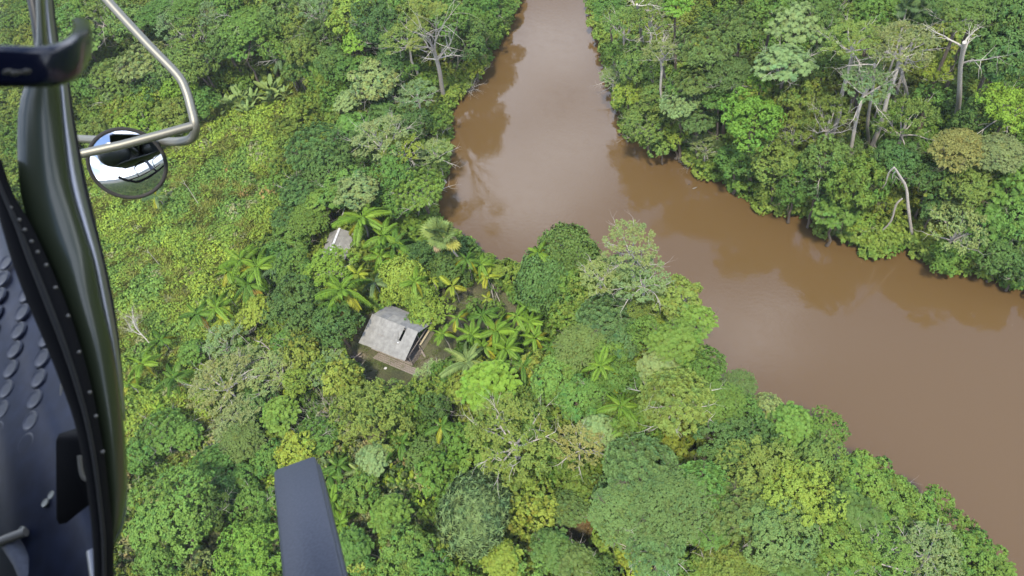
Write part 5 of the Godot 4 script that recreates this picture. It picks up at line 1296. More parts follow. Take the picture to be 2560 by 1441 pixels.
func plant_palms():
	palm("c", Vector3(-17.855, 0.6, -75.759), Vector3(-16.594, 8, -73.001), 5.01, 15, Color(0.125, 0.235, 0.026), "large arching feather palm leaning over the shed")
	palm("a", Vector3(-14.632, 0.6, -69.917), Vector3(-14.558, 7, -69.623), 3.34, 11, Color(0.125, 0.235, 0.026), "bright green slender palm with arching fronds to the right of the half-hidden shed")
	palm("a", Vector3(-13.284, 0.6, -67.847), Vector3(-13.291, 6.5, -67.899), 3.53, 12, Color(0.075, 0.165, 0.024), "deep green slender palm with arching fronds to the left of the big fan palm")
	palm("a", Vector3(-13.273, 0.6, -65.951), Vector3(-13.084, 5.5, -65.885), 3.19, 11, Color(0.125, 0.235, 0.026), "bright green slender palm with arching fronds in front and left of the big fan palm")
	palm("a", Vector3(-15.631, 0.6, -67.475), Vector3(-15.522, 6, -67.191), 2.67, 10, Color(0.125, 0.235, 0.026), "bright green slender palm with arching fronds to the right of the flat yellow tree")
	palm("a", Vector3(-35.083, 0.6, -74.449), Vector3(-34.971, 6, -74.378), 3.68, 12, Color(0.125, 0.235, 0.026), "bright green slender palm with arching fronds some way to the left of the half-hidden shed")
	palm("a", Vector3(-32.615, 0.6, -71.955), Vector3(-32.601, 6, -72.077), 3.63, 12, Color(0.125, 0.235, 0.026), "bright green slender palm with arching fronds to the left of the flat yellow tree")
	palm("a", Vector3(-37.302, 0.6, -73.556), Vector3(-37.241, 5, -73.845), 3.08, 10, Color(0.125, 0.235, 0.026), "bright green slender palm with arching fronds some way beyond the straw-tinged bush")
	palm("a", Vector3(-34.219, 0.6, -70.112), Vector3(-34.408, 5, -70.366), 3.02, 11, Color(0.075, 0.165, 0.024), "deep green slender palm with arching fronds to the left of the flat yellow tree")
	palm("a", Vector3(-29.79, 0.6, -70.595), Vector3(-29.905, 6, -70.697), 2.62, 11, Color(0.085, 0.150, 0.060), "blue-green slender palm with arching fronds beyond and left of the dark tree by the house")
	palm("a", Vector3(-38.998, 0.6, -67.883), Vector3(-39.02, 5, -68.063), 3.14, 12, Color(0.125, 0.235, 0.026), "bright green slender palm with arching fronds beyond the straw-tinged bush")
	palm("a", Vector3(-42.107, 0.6, -68.471), Vector3(-42.024, 4.5, -68.527), 3, 11, Color(0.075, 0.165, 0.024), "deep green slender palm with arching fronds to the right of the white leafless tree")
	palm("a", Vector3(-38.588, 0.6, -66.548), Vector3(-38.696, 4, -66.561), 2.6, 10, Color(0.215, 0.290, 0.032), "yellowing slender palm with arching fronds beyond the straw-tinged bush")
	palm("a", Vector3(-20.432, 0.6, -62.249), Vector3(-20.538, 9, -60.991), 4.01, 13, Color(0.125, 0.235, 0.026), "bright green slender palm with arching fronds just in front of the flat yellow tree")
	palm("a", Vector3(-21.657, 0.6, -63.41), Vector3(-22.044, 7, -61.071), 3.16, 11, Color(0.075, 0.165, 0.024), "deep green slender palm with arching fronds just in front of the flat yellow tree")
	palm("a", Vector3(-18.814, 0.6, -65.847), Vector3(-18.428, 8, -63.595), 2.37, 11, Color(0.215, 0.290, 0.032), "yellowing slender palm with arching fronds just to the right of the flat yellow tree")
	palm("a", Vector3(-17.041, 0.6, -63.415), Vector3(-16.911, 6, -63.162), 2.5, 9, Color(0.085, 0.150, 0.060), "blue-green slender palm with arching fronds to the right of the flat yellow tree")
	palm("a", Vector3(-11.845, 0.6, -62.619), Vector3(-11.648, 6.5, -60.757), 2.35, 12, Color(0.125, 0.235, 0.026), "bright green slender palm with arching fronds beyond the grey-roofed house")
	palm("a", Vector3(-9.763, 0.6, -61.595), Vector3(-9.572, 5, -61.49), 1.35, 6, Color(0.215, 0.290, 0.032), "yellowing slender palm with arching fronds just in front of the big fan palm")
	palm("a", Vector3(-7.176, 0.6, -59.892), Vector3(-7.262, 5, -59.415), 2.16, 6, Color(0.215, 0.290, 0.032), "sparse yellow young palm standing in the bare path")
	palm("a", Vector3(-4.859, 0.6, -62.28), Vector3(-4.44, 7, -61.288), 2.35, 11, Color(0.075, 0.165, 0.024), "deep green slender palm with arching fronds beyond and left of the banana-like palm grove")
	palm("a", Vector3(-3.229, 0.6, -60.763), Vector3(-2.981, 6, -60.677), 2.26, 10, Color(0.125, 0.235, 0.026), "bright green slender palm with arching fronds in front and right of the big fan palm")
	palm("a", Vector3(-2.662, 0.6, -59.144), Vector3(-2.71, 5, -59.3), 2.05, 10, Color(0.215, 0.290, 0.032), "yellowing slender palm with arching fronds in front and right of the big fan palm")
	palm("a", Vector3(-3.295, 0.6, -50.806), Vector3(-3.424, 5, -50.69), 3.2, 13, Color(0.125, 0.235, 0.026), "bright green slender palm with arching fronds just to the left of the banana-like palm grove")
	palm("a", Vector3(-6.25, 0.6, -51.704), Vector3(-6.507, 4.5, -51.569), 2.75, 12, Color(0.125, 0.235, 0.026), "bright green slender palm with arching fronds beyond the leafy lime tree")
	palm("a", Vector3(-7.633, 0.6, -55.328), Vector3(-7.763, 4, -55.071), 2.02, 9, Color(0.125, 0.235, 0.026), "bright green slender palm with arching fronds to the left of the banana-like palm grove")
	palm("a", Vector3(-4.451, 0.6, -53.734), Vector3(-4.603, 4.5, -53.836), 2.59, 11, Color(0.075, 0.165, 0.024), "deep green slender palm with arching fronds just beyond and left of the banana-like palm grove")
	palm("a", Vector3(-0.287, 0.6, -52.049), Vector3(-0.562, 4.5, -52.287), 2.56, 11, Color(0.125, 0.235, 0.026), "bright green slender palm with arching fronds just beyond and right of the banana-like palm grove")
	palm("a", Vector3(0.83, 0.6, -51), Vector3(0.718, 4, -51.203), 2.46, 11, Color(0.125, 0.235, 0.026), "bright green slender palm with arching fronds in front and left of the vine-smothered mound")
	palm("a", Vector3(-2.712, 0.6, -47.782), Vector3(-2.855, 5, -47.848), 2.95, 12, Color(0.125, 0.235, 0.026), "bright green slender palm with arching fronds just in front of the banana-like palm grove")
	palm("a", Vector3(-1.703, 0.6, -44.704), Vector3(-1.528, 5, -44.714), 3.26, 12, Color(0.075, 0.165, 0.024), "deep green slender palm with arching fronds just beyond and right of the leafy lime tree")
	palm("a", Vector3(0.961, 0.6, -48.91), Vector3(0.723, 4, -48.753), 2.51, 11, Color(0.125, 0.235, 0.026), "bright green slender palm with arching fronds just to the right of the banana-like palm grove")
	palm("a", Vector3(2.367, 0.6, -47.163), Vector3(2.082, 3.5, -47.19), 1.73, 10, Color(0.075, 0.165, 0.024), "deep green slender palm with arching fronds just to the right of the banana-like palm grove")
	palm("a", Vector3(3.768, 0.6, -50.992), Vector3(3.832, 3, -50.694), 1.58, 9, Color(0.125, 0.235, 0.026), "bright green slender palm with arching fronds to the right of the banana-like palm grove")
	palm("a", Vector3(0.743, 0.6, -53.697), Vector3(0.809, 4, -53.504), 2.3, 10, Color(0.075, 0.165, 0.024), "deep green slender palm with arching fronds just beyond and right of the banana-like palm grove")
	palm("a", Vector3(-5.515, 0.6, -49.179), Vector3(-5.607, 4.5, -49.419), 2.51, 11, Color(0.125, 0.235, 0.026), "bright green slender palm with arching fronds just beyond the leafy lime tree")
	palm("a", Vector3(-3.192, 0.6, -57.456), Vector3(-3.438, 2.8, -57.524), 1.24, 6, Color(0.215, 0.290, 0.032), "yellowing slender palm with arching fronds just beyond and left of the banana-like palm grove")
	palm("a", Vector3(-9.736, 0.6, -52.767), Vector3(-9.908, 5, -52.706), 1.97, 10, Color(0.125, 0.235, 0.026), "bright green slender palm with arching fronds to the right of the grey-roofed house")
	palm("c", Vector3(-7.694, 0.6, -47.319), Vector3(-7.626, 6, -47.085), 3.95, 14, Color(0.165, 0.245, 0.080), "large pale feather palm beside the house yard")
	palm("a", Vector3(7.143, 0.6, -41.448), Vector3(6.45, 10, -39.019), 2.47, 10, Color(0.125, 0.235, 0.026), "bright green slender palm with arching fronds between the vine-smothered mound and the broad grey-green canopy")
	palm("a", Vector3(8.877, 0.6, -39.99), Vector3(7.778, 9, -37.222), 2.21, 9, Color(0.075, 0.165, 0.024), "deep green slender palm with arching fronds some way beyond the broad grey-green canopy")
	palm("a", Vector3(7.11, 0.6, -33.825), Vector3(6.997, 10, -33.857), 2.71, 11, Color(0.125, 0.235, 0.026), "bright green slender palm with arching fronds beyond the broad grey-green canopy")
	palm("a", Vector3(7.583, 0.6, -32.298), Vector3(7.454, 8.5, -32.222), 2.55, 10, Color(0.125, 0.235, 0.026), "bright green slender palm with arching fronds some way beyond the dark creek pool")
	palm("a", Vector3(4.598, 0.6, -57.719), Vector3(4.366, 8.5, -57.547), 2.07, 10, Color(0.125, 0.235, 0.026), "bright green slender palm with arching fronds just beyond and left of the vine-smothered mound")
	palm("a", Vector3(-16.93, 0.6, -38.97), Vector3(-17.188, 5, -40.046), 2.53, 10, Color(0.075, 0.165, 0.024), "deep green slender palm with arching fronds in front and right of the bleached bare shrub")
	palm("a", Vector3(-12.3, 0.6, -40.197), Vector3(-12.183, 6, -40.058), 2.32, 9, Color(0.075, 0.165, 0.024), "deep green slender palm with arching fronds in front and left of the leafy lime tree")
	palm("a", Vector3(-2.334, 0.6, -30.662), Vector3(-2.407, 5, -30.901), 1.77, 8, Color(0.075, 0.165, 0.024), "deep green slender palm with arching fronds in front and right of the open-boughed olive tree")
	palm("a", Vector3(-25.066, 0.6, -39.889), Vector3(-24.866, 4.5, -39.969), 2.49, 10, Color(0.075, 0.165, 0.024), "deep green slender palm with arching fronds beyond and right of the slate-blue step")
	palm("a", Vector3(-26.056, 0.6, -39.542), Vector3(-26.216, 4, -39.376), 2.72, 10, Color(0.075, 0.165, 0.024), "deep green slender palm with arching fronds just beyond and right of the slate-blue step")
	palm("a", Vector3(-26.245, 0.6, -35.928), Vector3(-25.983, 4.5, -35.967), 2.55, 10, Color(0.125, 0.235, 0.026), "bright green slender palm with arching fronds just to the right of the slate-blue step")
	palm("a", Vector3(-25.412, 0.6, -33.248), Vector3(-25.61, 4, -33.475), 2.43, 11, Color(0.125, 0.235, 0.026), "bright green slender palm with arching fronds just in front and right of the slate-blue step")
	palm("a", Vector3(-22.655, 0.6, -39.041), Vector3(-22.792, 4, -38.991), 1.99, 8, Color(0.165, 0.245, 0.080), "pale green slender palm with arching fronds beyond and right of the slate-blue step")
	palm("a", Vector3(-49.572, 0.6, -62.983), Vector3(-49.527, 4.5, -63.001), 3.16, 11, Color(0.125, 0.235, 0.026), "bright green slender palm with arching fronds just in front of the white leafless tree")
	palm("a", Vector3(-45.198, 0.6, -59.721), Vector3(-45.441, 4, -59.603), 3.01, 12, Color(0.075, 0.165, 0.024), "deep green slender palm with arching fronds to the left of the straw-tinged bush")
	palm("a", Vector3(-47.93, 0.6, -66.863), Vector3(-47.799, 3.5, -66.926), 2.5, 10, Color(0.075, 0.165, 0.024), "deep green slender palm with arching fronds beyond and left of the straw-tinged bush")
	palm("a", Vector3(-47.462, 0.6, -56.212), Vector3(-47.742, 3.5, -56.024), 2.04, 9, Color(0.125, 0.235, 0.026), "bright green slender palm with arching fronds to the left of the straw-tinged bush")
	palm("a", Vector3(-42.196, 0.6, -33.564), Vector3(-41.914, 5, -33.333), 2.49, 10, Color(0.085, 0.150, 0.060), "blue-green slender palm with arching fronds some way in front and left of the slate-blue step")
	palm("a", Vector3(-51.926, 0.6, -61.231), Vector3(-51.963, 3.5, -61.293), 2.1, 9, Color(0.125, 0.235, 0.026), "bright green slender palm with arching fronds in front of the white leafless tree")
	palm("a", Vector3(-49.959, 0.6, -96.414), Vector3(-49.769, 3.5, -96.228), 2.43, 9, Color(0.085, 0.150, 0.060), "blue-green slender palm with arching fronds just in front and right of the round mirror")
	palm("a", Vector3(-25.823, 0.6, -115.441), Vector3(-25.88, 8, -115.528), 3.27, 10, Color(0.085, 0.150, 0.060), "blue-green slender palm with arching fronds just beyond and right of the big paddle-leaved clump")
	palm("b", Vector3(-30.475, 0.6, -116.571), Vector3(-30.589, 5.5, -116.708), 4.32, 16, Color(0.165, 0.245, 0.080), "pale clump of upright paddle leaves, the largest beyond the scrub clearing")
	palm("b", Vector3(-36.579, 0.6, -116.769), Vector3(-36.316, 5, -116.76), 4.05, 15, Color(0.165, 0.245, 0.080), "pale green clump of upright paddle leaves just to the left of the big paddle-leaved clump")
	palm("b", Vector3(-18.006, 0.6, -107.404), Vector3(-18.207, 5, -107.678), 3.35, 12, Color(0.165, 0.245, 0.080), "pale green clump of upright paddle leaves just to the left of the pale umbrella-leaved tree")
	palm("b", Vector3(-34.136, 0.6, -115.478), Vector3(-34.027, 4.5, -115.688), 3.49, 12, Color(0.165, 0.245, 0.080), "pale green clump of upright paddle leaves beyond the scrub clearing")
	palm("b", Vector3(-19.992, 0.6, -104.607), Vector3(-20.079, 4.5, -104.863), 2.38, 9, Color(0.165, 0.245, 0.080), "pale green clump of upright paddle leaves in front and left of the pale umbrella-leaved tree")
	palm("b", Vector3(-28.374, 0.6, -114.971), Vector3(-28.212, 4.5, -115.089), 2.78, 10, Color(0.165, 0.245, 0.080), "pale green clump of upright paddle leaves just to the right of the big paddle-leaved clump")
	palm("b", Vector3(-38.937, 0.6, -116.517), Vector3(-39.141, 4.5, -116.503), 3.22, 12, Color(0.165, 0.245, 0.080), "pale green clump of upright paddle leaves some way beyond and right of the round mirror")
	palm("b", Vector3(-30.665, 0.6, -114.646), Vector3(-30.426, 4.5, -114.463), 3.05, 12, Color(0.165, 0.245, 0.080), "pale green clump of upright paddle leaves between the big paddle-leaved clump and the half-hidden shed")
	palm("b", Vector3(-35.265, 0.6, -113.655), Vector3(-35.059, 4, -113.41), 2.77, 10, Color(0.165, 0.245, 0.080), "pale green clump of upright paddle leaves just in front of the big paddle-leaved clump")
	palm("b", Vector3(-17.925, 0.6, -104.171), Vector3(-17.716, 4.5, -104.24), 2.64, 10, Color(0.165, 0.245, 0.080), "pale green clump of upright paddle leaves some way beyond and right of the scrub clearing")
	palm("f", Vector3(-4.881, 0.6, -63.221), Vector3(-6.452, 10, -63.627), 3.03, 22, Color(0.165, 0.245, 0.080), "tall fan palm with yellowing lower leaves at the near riverbank")
	palm("f", Vector3(52.687, 0.6, -64.781), Vector3(52.924, 22, -64.936), 1.65, 14, Color(0.085, 0.150, 0.060), "blue-green fan-leaved palm beyond the forked pale trunk")
	palm("f", Vector3(54.88, 0.6, -64.755), Vector3(54.738, 21, -64.945), 1.57, 14, Color(0.085, 0.150, 0.060), "blue-green fan-leaved palm beyond and left of the knobbly bare trunk")

func plant_bare():
	bare_tree(0, Vector3(-49.927, 0.6, -67.363), Vector3(-52.457, 6, -72.196), "white leafless tree leaning beside the door post")
	bare_tree(1, Vector3(-25.83, 0.6, -48.514), Vector3(-26.313, 5, -49.829), "bleached bare shrub beside the round olive tree")
	bare_tree(2, Vector3(-32.9, 0.6, -60.678), Vector3(-34.049, 4, -61.788), "grey leafless snag left of the house yard")
	bare_tree(1, Vector3(-10.49, 0.6, -40.473), Vector3(-10.011, 5, -41.095), "tangle of bare pale twigs beside the open-boughed olive tree")
	bare_tree(3, Vector3(-43.946, 0.6, -93.89), Vector3(-44.572, 5, -96.165), "thin pale leafless stem to the right of the round mirror")
	bare_tree(3, Vector3(-66.941, 0.6, -129.076), Vector3(-65.721, 6, -126.567), "thin pale leafless stem beyond and left of the round mirror")
	bare_tree(3, Vector3(-54.15, 0.6, -127.356), Vector3(-52.45, 6, -123.537), "thin pale leafless stem to the left of the bend of the mirror tube")
	bare_tree(3, Vector3(-35.645, 0.6, -62.553), Vector3(-36.281, 5, -62.961), "thin pale leafless stem beyond the straw-tinged bush")
	bare_tree(3, Vector3(-37.742, 0.6, -70.313), Vector3(-37.865, 5, -70.078), "thin pale leafless stem to the left of the dark tree by the house")
	bare_tree(3, Vector3(-50.245, 0.6, -83.742), Vector3(-50.474, 4, -84.328), "thin pale leafless stem beyond the white leafless tree")
	bare_tree(2, Vector3(-38.237, 0.6, -137.89), Vector3(-35.062, 15, -126.428), "thin pale leafless stem beyond and left of the big paddle-leaved clump")
	bare_tree(2, Vector3(-44.08, 0.6, -146.766), Vector3(-38.866, 16, -128.217), "thin pale leafless stem some way beyond the bend of the mirror tube")
	bare_tree(2, Vector3(-33.084, 0.6, -132.427), Vector3(-29.516, 17, -118.798), "thin pale leafless stem beyond the big paddle-leaved clump")
	bare_tree(3, Vector3(-67.122, 0.6, -151.087), Vector3(-60.485, 14, -138.301), "thin pale leafless stem some way beyond and left of the bend of the mirror tube")
	bare_tree(2, Vector3(-47.341, 0.6, -139.939), Vector3(-43.422, 13, -126.61), "thin pale leafless stem beyond the bend of the mirror tube")
	bare_tree(3, Vector3(-39.361, 0.6, -132.642), Vector3(-36.407, 9, -122.012), "thin pale leafless stem just beyond and left of the big paddle-leaved clump")
	bare_tree(2, Vector3(-61.927, 0.6, -151.248), Vector3(-55.065, 15, -136.354), "thin pale leafless stem some way beyond the round mirror")
	bare_tree(3, Vector3(-20.475, 0.6, -125.131), Vector3(-18.957, 14, -112.352), "thin pale leafless stem beyond and right of the big paddle-leaved clump")
	bare_tree(3, Vector3(-24.421, 0.6, -135.34), Vector3(-20.8, 16, -117.361), "thin pale leafless stem some way beyond and left of the pale umbrella-leaved tree")
	bare_tree(3, Vector3(-40.784, 0.6, -59.858), Vector3(-42.304, 3, -61.575), "thin pale leafless stem just beyond and left of the straw-tinged bush")
	bare_tree(3, Vector3(-18.391, 0.6, -84.891), Vector3(-17.464, 9, -79.606), "thin pale leafless stem beyond the half-hidden shed")

# ---------------------------------------------------------------- ground cover
func bush_mesh(size: float, tufts: int, per: int, leaf_size: float) -> ArrayMesh:
	start()
	for i in tufts:
		var d := ball()
		d.y = absf(d.y) * 0.9 + 0.1
		var p := d * Vector3(size, size * 0.75, size) * rng.randf_range(0.55, 1.0)
		tuft(p, d.normalized(), 0.2, per, leaf_size, tone(0.18), 0.34, 1.0)
	return done()

func grass_mesh() -> ArrayMesh:
	start()
	for i in 26:
		var a := rng.randf() * TAU
		var p := Vector3(cos(a), 0, sin(a)) * rng.randf() * 0.45
		var t := (Vector3(cos(a), rng.randf_range(0.5, 1.8), sin(a))).normalized()
		var n := Vector3(-t.x * t.y, 1.0 - t.y * t.y, -t.z * t.y).normalized()
		leaf(p, n, t, rng.randf_range(0.2, 0.42), 0.02, tone(0.15), 0.3)
	return done()

func build_ground_cover():
	var scrub_at := []
	var scrub_tint := []
	var under_at := []
	var under_tint := []
	var bank_at := []
	var bank_tint := []
	var story_at := []
	var story_tint := []
	var grass_at := []
	var grass_tint := []
	var low := FastNoiseLite.new()
	low.seed = 5
	low.frequency = 0.045
	for k in 68000:
		var p := Vector2(rng.randf_range(-122, 112), rng.randf_range(-212, 14))
		if inside(p, river_outline):
			continue
		var n := low.get_noise_2d(p.x, p.y)
		var n2 := noise.get_noise_2d(p.x * 2.2 + 70.0, p.y * 2.2)
		if inside(p, yard):
			if rng.randf() < 0.95 and n2 > -0.32:
				for q in 3:
					var g := p + Vector2(rng.randf_range(-0.7, 0.7), rng.randf_range(-0.7, 0.7))
					grass_at.append(Transform3D(Basis(Vector3.UP, rng.randf() * TAU) * Basis.from_scale(Vector3.ONE * rng.randf_range(0.45, 1.0)), Vector3(g.x, 0.55 + noise.get_noise_2d(g.x, g.y) * 0.25, g.y)))
					grass_tint.append(Color(0.105, 0.150, 0.035) * rng.randf_range(0.7, 1.3))
			continue
		if inside(p, creek):
			continue
		var y := 0.35 + noise.get_noise_2d(p.x, p.y) * 0.25
		if inside(p, swamp_zone):
			for q in 4:
				var g := p + Vector2(rng.randf_range(-0.8, 0.8), rng.randf_range(-0.8, 0.8))
				grass_at.append(Transform3D(Basis(Vector3.UP, rng.randf() * TAU) * Basis.from_scale(Vector3.ONE * rng.randf_range(0.9, 1.9)), Vector3(g.x, y + 0.1, g.y)))
				grass_tint.append(Color(0.24, 0.15, 0.05).lerp(Color(0.14, 0.17, 0.03), clampf(0.4 + n2 * 2.0 + rng.randf_range(-0.2, 0.2), 0, 1)))
			if rng.randf() < 0.75: continue
		if inside(p, bare_patches) and rng.randf() < 0.8:
			continue
		var turn := Basis(Vector3.UP, rng.randf() * TAU)
		if inside(p, scrub):
			var s := rng.randf_range(0.75, 1.2) * (1.0 + 1.5 * maxf(n2, -0.05))
			scrub_at.append(Transform3D(turn * Basis.from_scale(Vector3(s, s * rng.randf_range(0.7, 1.5), s)), Vector3(p.x, y, p.y)))
			var c := Color(0.205, 0.292, 0.036).lerp(Color(0.108, 0.195, 0.036), clampf(0.40 + n * 1.5 + n2 * 0.9 + rng.randf_range(-0.35, 0.35), 0, 1))
			if rng.randf() < 0.008: c = Color(0.24, 0.18, 0.06)
			elif rng.randf() < 0.05: c = Color(0.20, 0.22, 0.10)
			scrub_tint.append(c * rng.randf_range(0.8, 1.2))
			if n2 < -0.12 or n < -0.3:
				for q in 3:
					var g := p + Vector2(rng.randf_range(-0.9, 0.9), rng.randf_range(-0.9, 0.9))
					grass_at.append(Transform3D(turn * Basis.from_scale(Vector3.ONE * rng.randf_range(1.6, 3.0)), Vector3(g.x, y + 0.3, g.y)))
					grass_tint.append(Color(0.20, 0.25, 0.05).lerp(Color(0.25, 0.23, 0.08), rng.randf() * 0.4))
			if rng.randf() < 0.75:
				scrub_at.append(Transform3D(turn * Basis.from_scale(Vector3.ONE * s * 0.7), Vector3(p.x + rng.randf_range(-1, 1), y, p.y + rng.randf_range(-1, 1))))
				scrub_tint.append(c * rng.randf_range(0.8, 1.25))
		elif k % 5 < 4:
			if near_yard(p): continue
			if river_touches(p, 2.6):
				var bs := rng.randf_range(1.3, 2.4)
				bank_at.append(Transform3D(turn * Basis.from_scale(Vector3(bs, bs * rng.randf_range(0.9, 1.6), bs)), Vector3(p.x, y + rng.randf_range(0.0, 1.2), p.y)))
				bank_tint.append(Color(0.095, 0.165, 0.022).lerp(Color(0.145, 0.21, 0.035), clampf(0.35 + n * 1.6 + rng.randf_range(-0.3, 0.3), 0, 1)))
			elif k % 5 == 0 and not inside(p, homestead) and not inside(p, low_bush):
				var us := rng.randf_range(1.6, 3.0)
				story_at.append(Transform3D(turn * Basis.from_scale(Vector3(us, us * rng.randf_range(0.8, 1.2), us) / 2.2), Vector3(p.x, y + rng.randf_range(2.0, 5.5), p.y)))
				story_tint.append(Color(0.070, 0.140, 0.020).lerp(Color(0.155, 0.200, 0.030), clampf(0.45 + n * 1.5 + rng.randf_range(-0.4, 0.4), 0, 1)) * rng.randf_range(0.85, 1.2))
			var s := rng.randf_range(0.8, 1.9) * (1.0 + 0.7 * maxf(n2, -0.4))
			under_at.append(Transform3D(turn * Basis.from_scale(Vector3(s, s * rng.randf_range(0.8, 1.9), s)), Vector3(p.x, y, p.y)))
			var c := Color(0.055, 0.115, 0.018).lerp(Color(0.135, 0.190, 0.026), clampf(0.35 + n * 1.4 + rng.randf_range(-0.35, 0.4), 0, 1))
			if inside(p, low_bush):
				var pick := rng.randf() + n2 * 0.5
				if pick < 0.18: c = Color(0.205, 0.235, 0.095)
				elif pick < 0.30: c = Color(0.21, 0.20, 0.085)
				elif pick > 0.85: c = Color(0.18, 0.27, 0.03)
				elif pick > 0.70: c = Color(0.105, 0.165, 0.055)
			under_tint.append(c * rng.randf_range(0.75, 1.2))
	scatter("scrub", bush_mesh(0.95, 36, 9, 0.21), scrub_at, scrub_tint, "sunny yellow-green scrub and creepers filling the abandoned field", leaf_mat)
	scatter("undergrowth", bush_mesh(1.0, 34, 9, 0.24), under_at, under_tint, "leafy undergrowth covering the forest floor between the trees", leaf_mat)
	for i in river_outline.size():
		var a := river_outline[i]
		var b := river_outline[(i + 1) % river_outline.size()]
		if a.y < -230 or b.y < -230 or a.y > 40 or b.y > 40 or a.distance_to(b) > 60: continue
		var across := (b - a).orthogonal().normalized()
		for q in int(a.distance_to(b) / 0.3):
			var g := a.lerp(b, rng.randf()) + across * rng.randf_range(-1.4, 1.4)
			if rng.randf() < 0.12 or inside(g, yard) or near_yard(g): continue
			var bs := rng.randf_range(0.7, 1.7)
			bank_at.append(Transform3D(Basis(Vector3.UP, rng.randf() * TAU) * Basis.from_scale(Vector3(bs, bs * 0.9, bs)), Vector3(g.x, rng.randf_range(0.2, 2.4), g.y)))
			bank_tint.append(Color(0.085, 0.160, 0.024).lerp(Color(0.15, 0.215, 0.035), clampf(0.4 + low.get_noise_2d(g.x * 2.0, g.y * 2.0) * 1.6 + rng.randf_range(-0.3, 0.3), 0, 1)))
	scatter("bank_foliage", bush_mesh(1.0, 50, 10, 0.24), bank_at, bank_tint, "leafy fringe hanging over the waterline along both banks", leaf_mat)
	scatter("understory", crowns.s[1], story_at, story_tint, "tangled lower storey of the forest between the crowns", leaf_mat)
	scatter("grass", grass_mesh(), grass_at, grass_tint, "thin yard grass, tall field grass and reddish swamp grass", leaf_mat)

func build_far_forest():
	var at := []
	var tint := []
	start()
	for i in 420:
		var d := ball()
		d.y = absf(d.y)
		var p := d * Vector3(1, 0.75, 1) * rng.randf_range(0.75, 1.05)
		tuft(p, d, 0.08, 2, 0.26, tone(0.25), 0.4)
	var mesh := done()
	for k in 26000:
		var a := rng.randf() * TAU
		var far := 60.0 + 840.0 * pow(rng.randf(), 1.4)
		var p := Vector2(cos(a) * far - 5.0, sin(a) * far - 80.0)
		# the land in view is planted tree by tree
		if absf(p.x + 5.0) < 122.0 and p.y > -212.0 and p.y < 26.0:
			continue
		if river_near(p):
			continue
		var r := rng.randf_range(3.0, 6.5)
		at.append(Transform3D(Basis(Vector3.UP, rng.randf() * TAU) * Basis.from_scale(Vector3(r, r * rng.randf_range(0.8, 1.3), r)), Vector3(p.x, rng.randf_range(5, 15), p.y)))
		tint.append(Color(0.055, 0.11, 0.02).lerp(Color(0.13, 0.17, 0.04), rng.randf()) * rng.randf_range(0.8, 1.2))
	scatter("forest", mesh, at, tint, "unbroken rainforest stretching away beyond the river bend", leaf_mat)

func near_yard(p: Vector2) -> bool:
	for q in [Vector2(1.8, 0), Vector2(-1.8, 0), Vector2(0, 1.8), Vector2(0, -1.8), Vector2(0, -3.5), Vector2(1.0, -2.6)]:
		if inside(p + q, yard):
			return true
	return false

func river_touches(p: Vector2, d: float) -> bool:
	for q in [Vector2(d, 0), Vector2(-d, 0), Vector2(0, d), Vector2(0, -d)]:
		if inside(p + q, river_outline):
			return true
	return false

func river_near(p: Vector2) -> bool:
	for d in [Vector2(4, 0), Vector2(-4, 0), Vector2(0, 4), Vector2(0, -4)]:
		if inside(p + d, river_outline):
			return true
	return false

# ---------------------------------------------------------------- buildings
func sheet_mesh(a: Vector3, b: Vector3, c: Vector3, d: Vector3, waves: int, depth := 0.018) -> ArrayMesh:
	# corrugated sheet between a-b (upper edge) and d-c (lower edge)
	var n := (b - a).cross(d - a).normalized()
	if n.y < 0: n = -n
	var st := SurfaceTool.new()
	st.begin(Mesh.PRIMITIVE_TRIANGLES)
	var w := waves * 4
	for side in 2:
		for i in w + 1:
			var f := float(i) / w
			var lift := n * (sin(f * waves * TAU) * depth - side * 0.012)
			st.add_vertex(a.lerp(b, f) + lift)
			st.add_vertex(d.lerp(c, f) + lift)
	for side in 2:
		for i in w:
			var k := side * (w + 1) * 2 + i * 2
			for q in ([k, k + 2, k + 3, k, k + 3, k + 1] if side == 0 else [k, k + 3, k + 2, k, k + 1, k + 3]):
				st.add_index(q)
	var o := (w + 1) * 2
	for q in [0, 1, o + 1, 0, o + 1, o, w * 2, o + w * 2, o + w * 2 + 1, w * 2, o + w * 2 + 1, w * 2 + 1]:
		st.add_index(q)
	st.generate_normals()
	return st.commit()

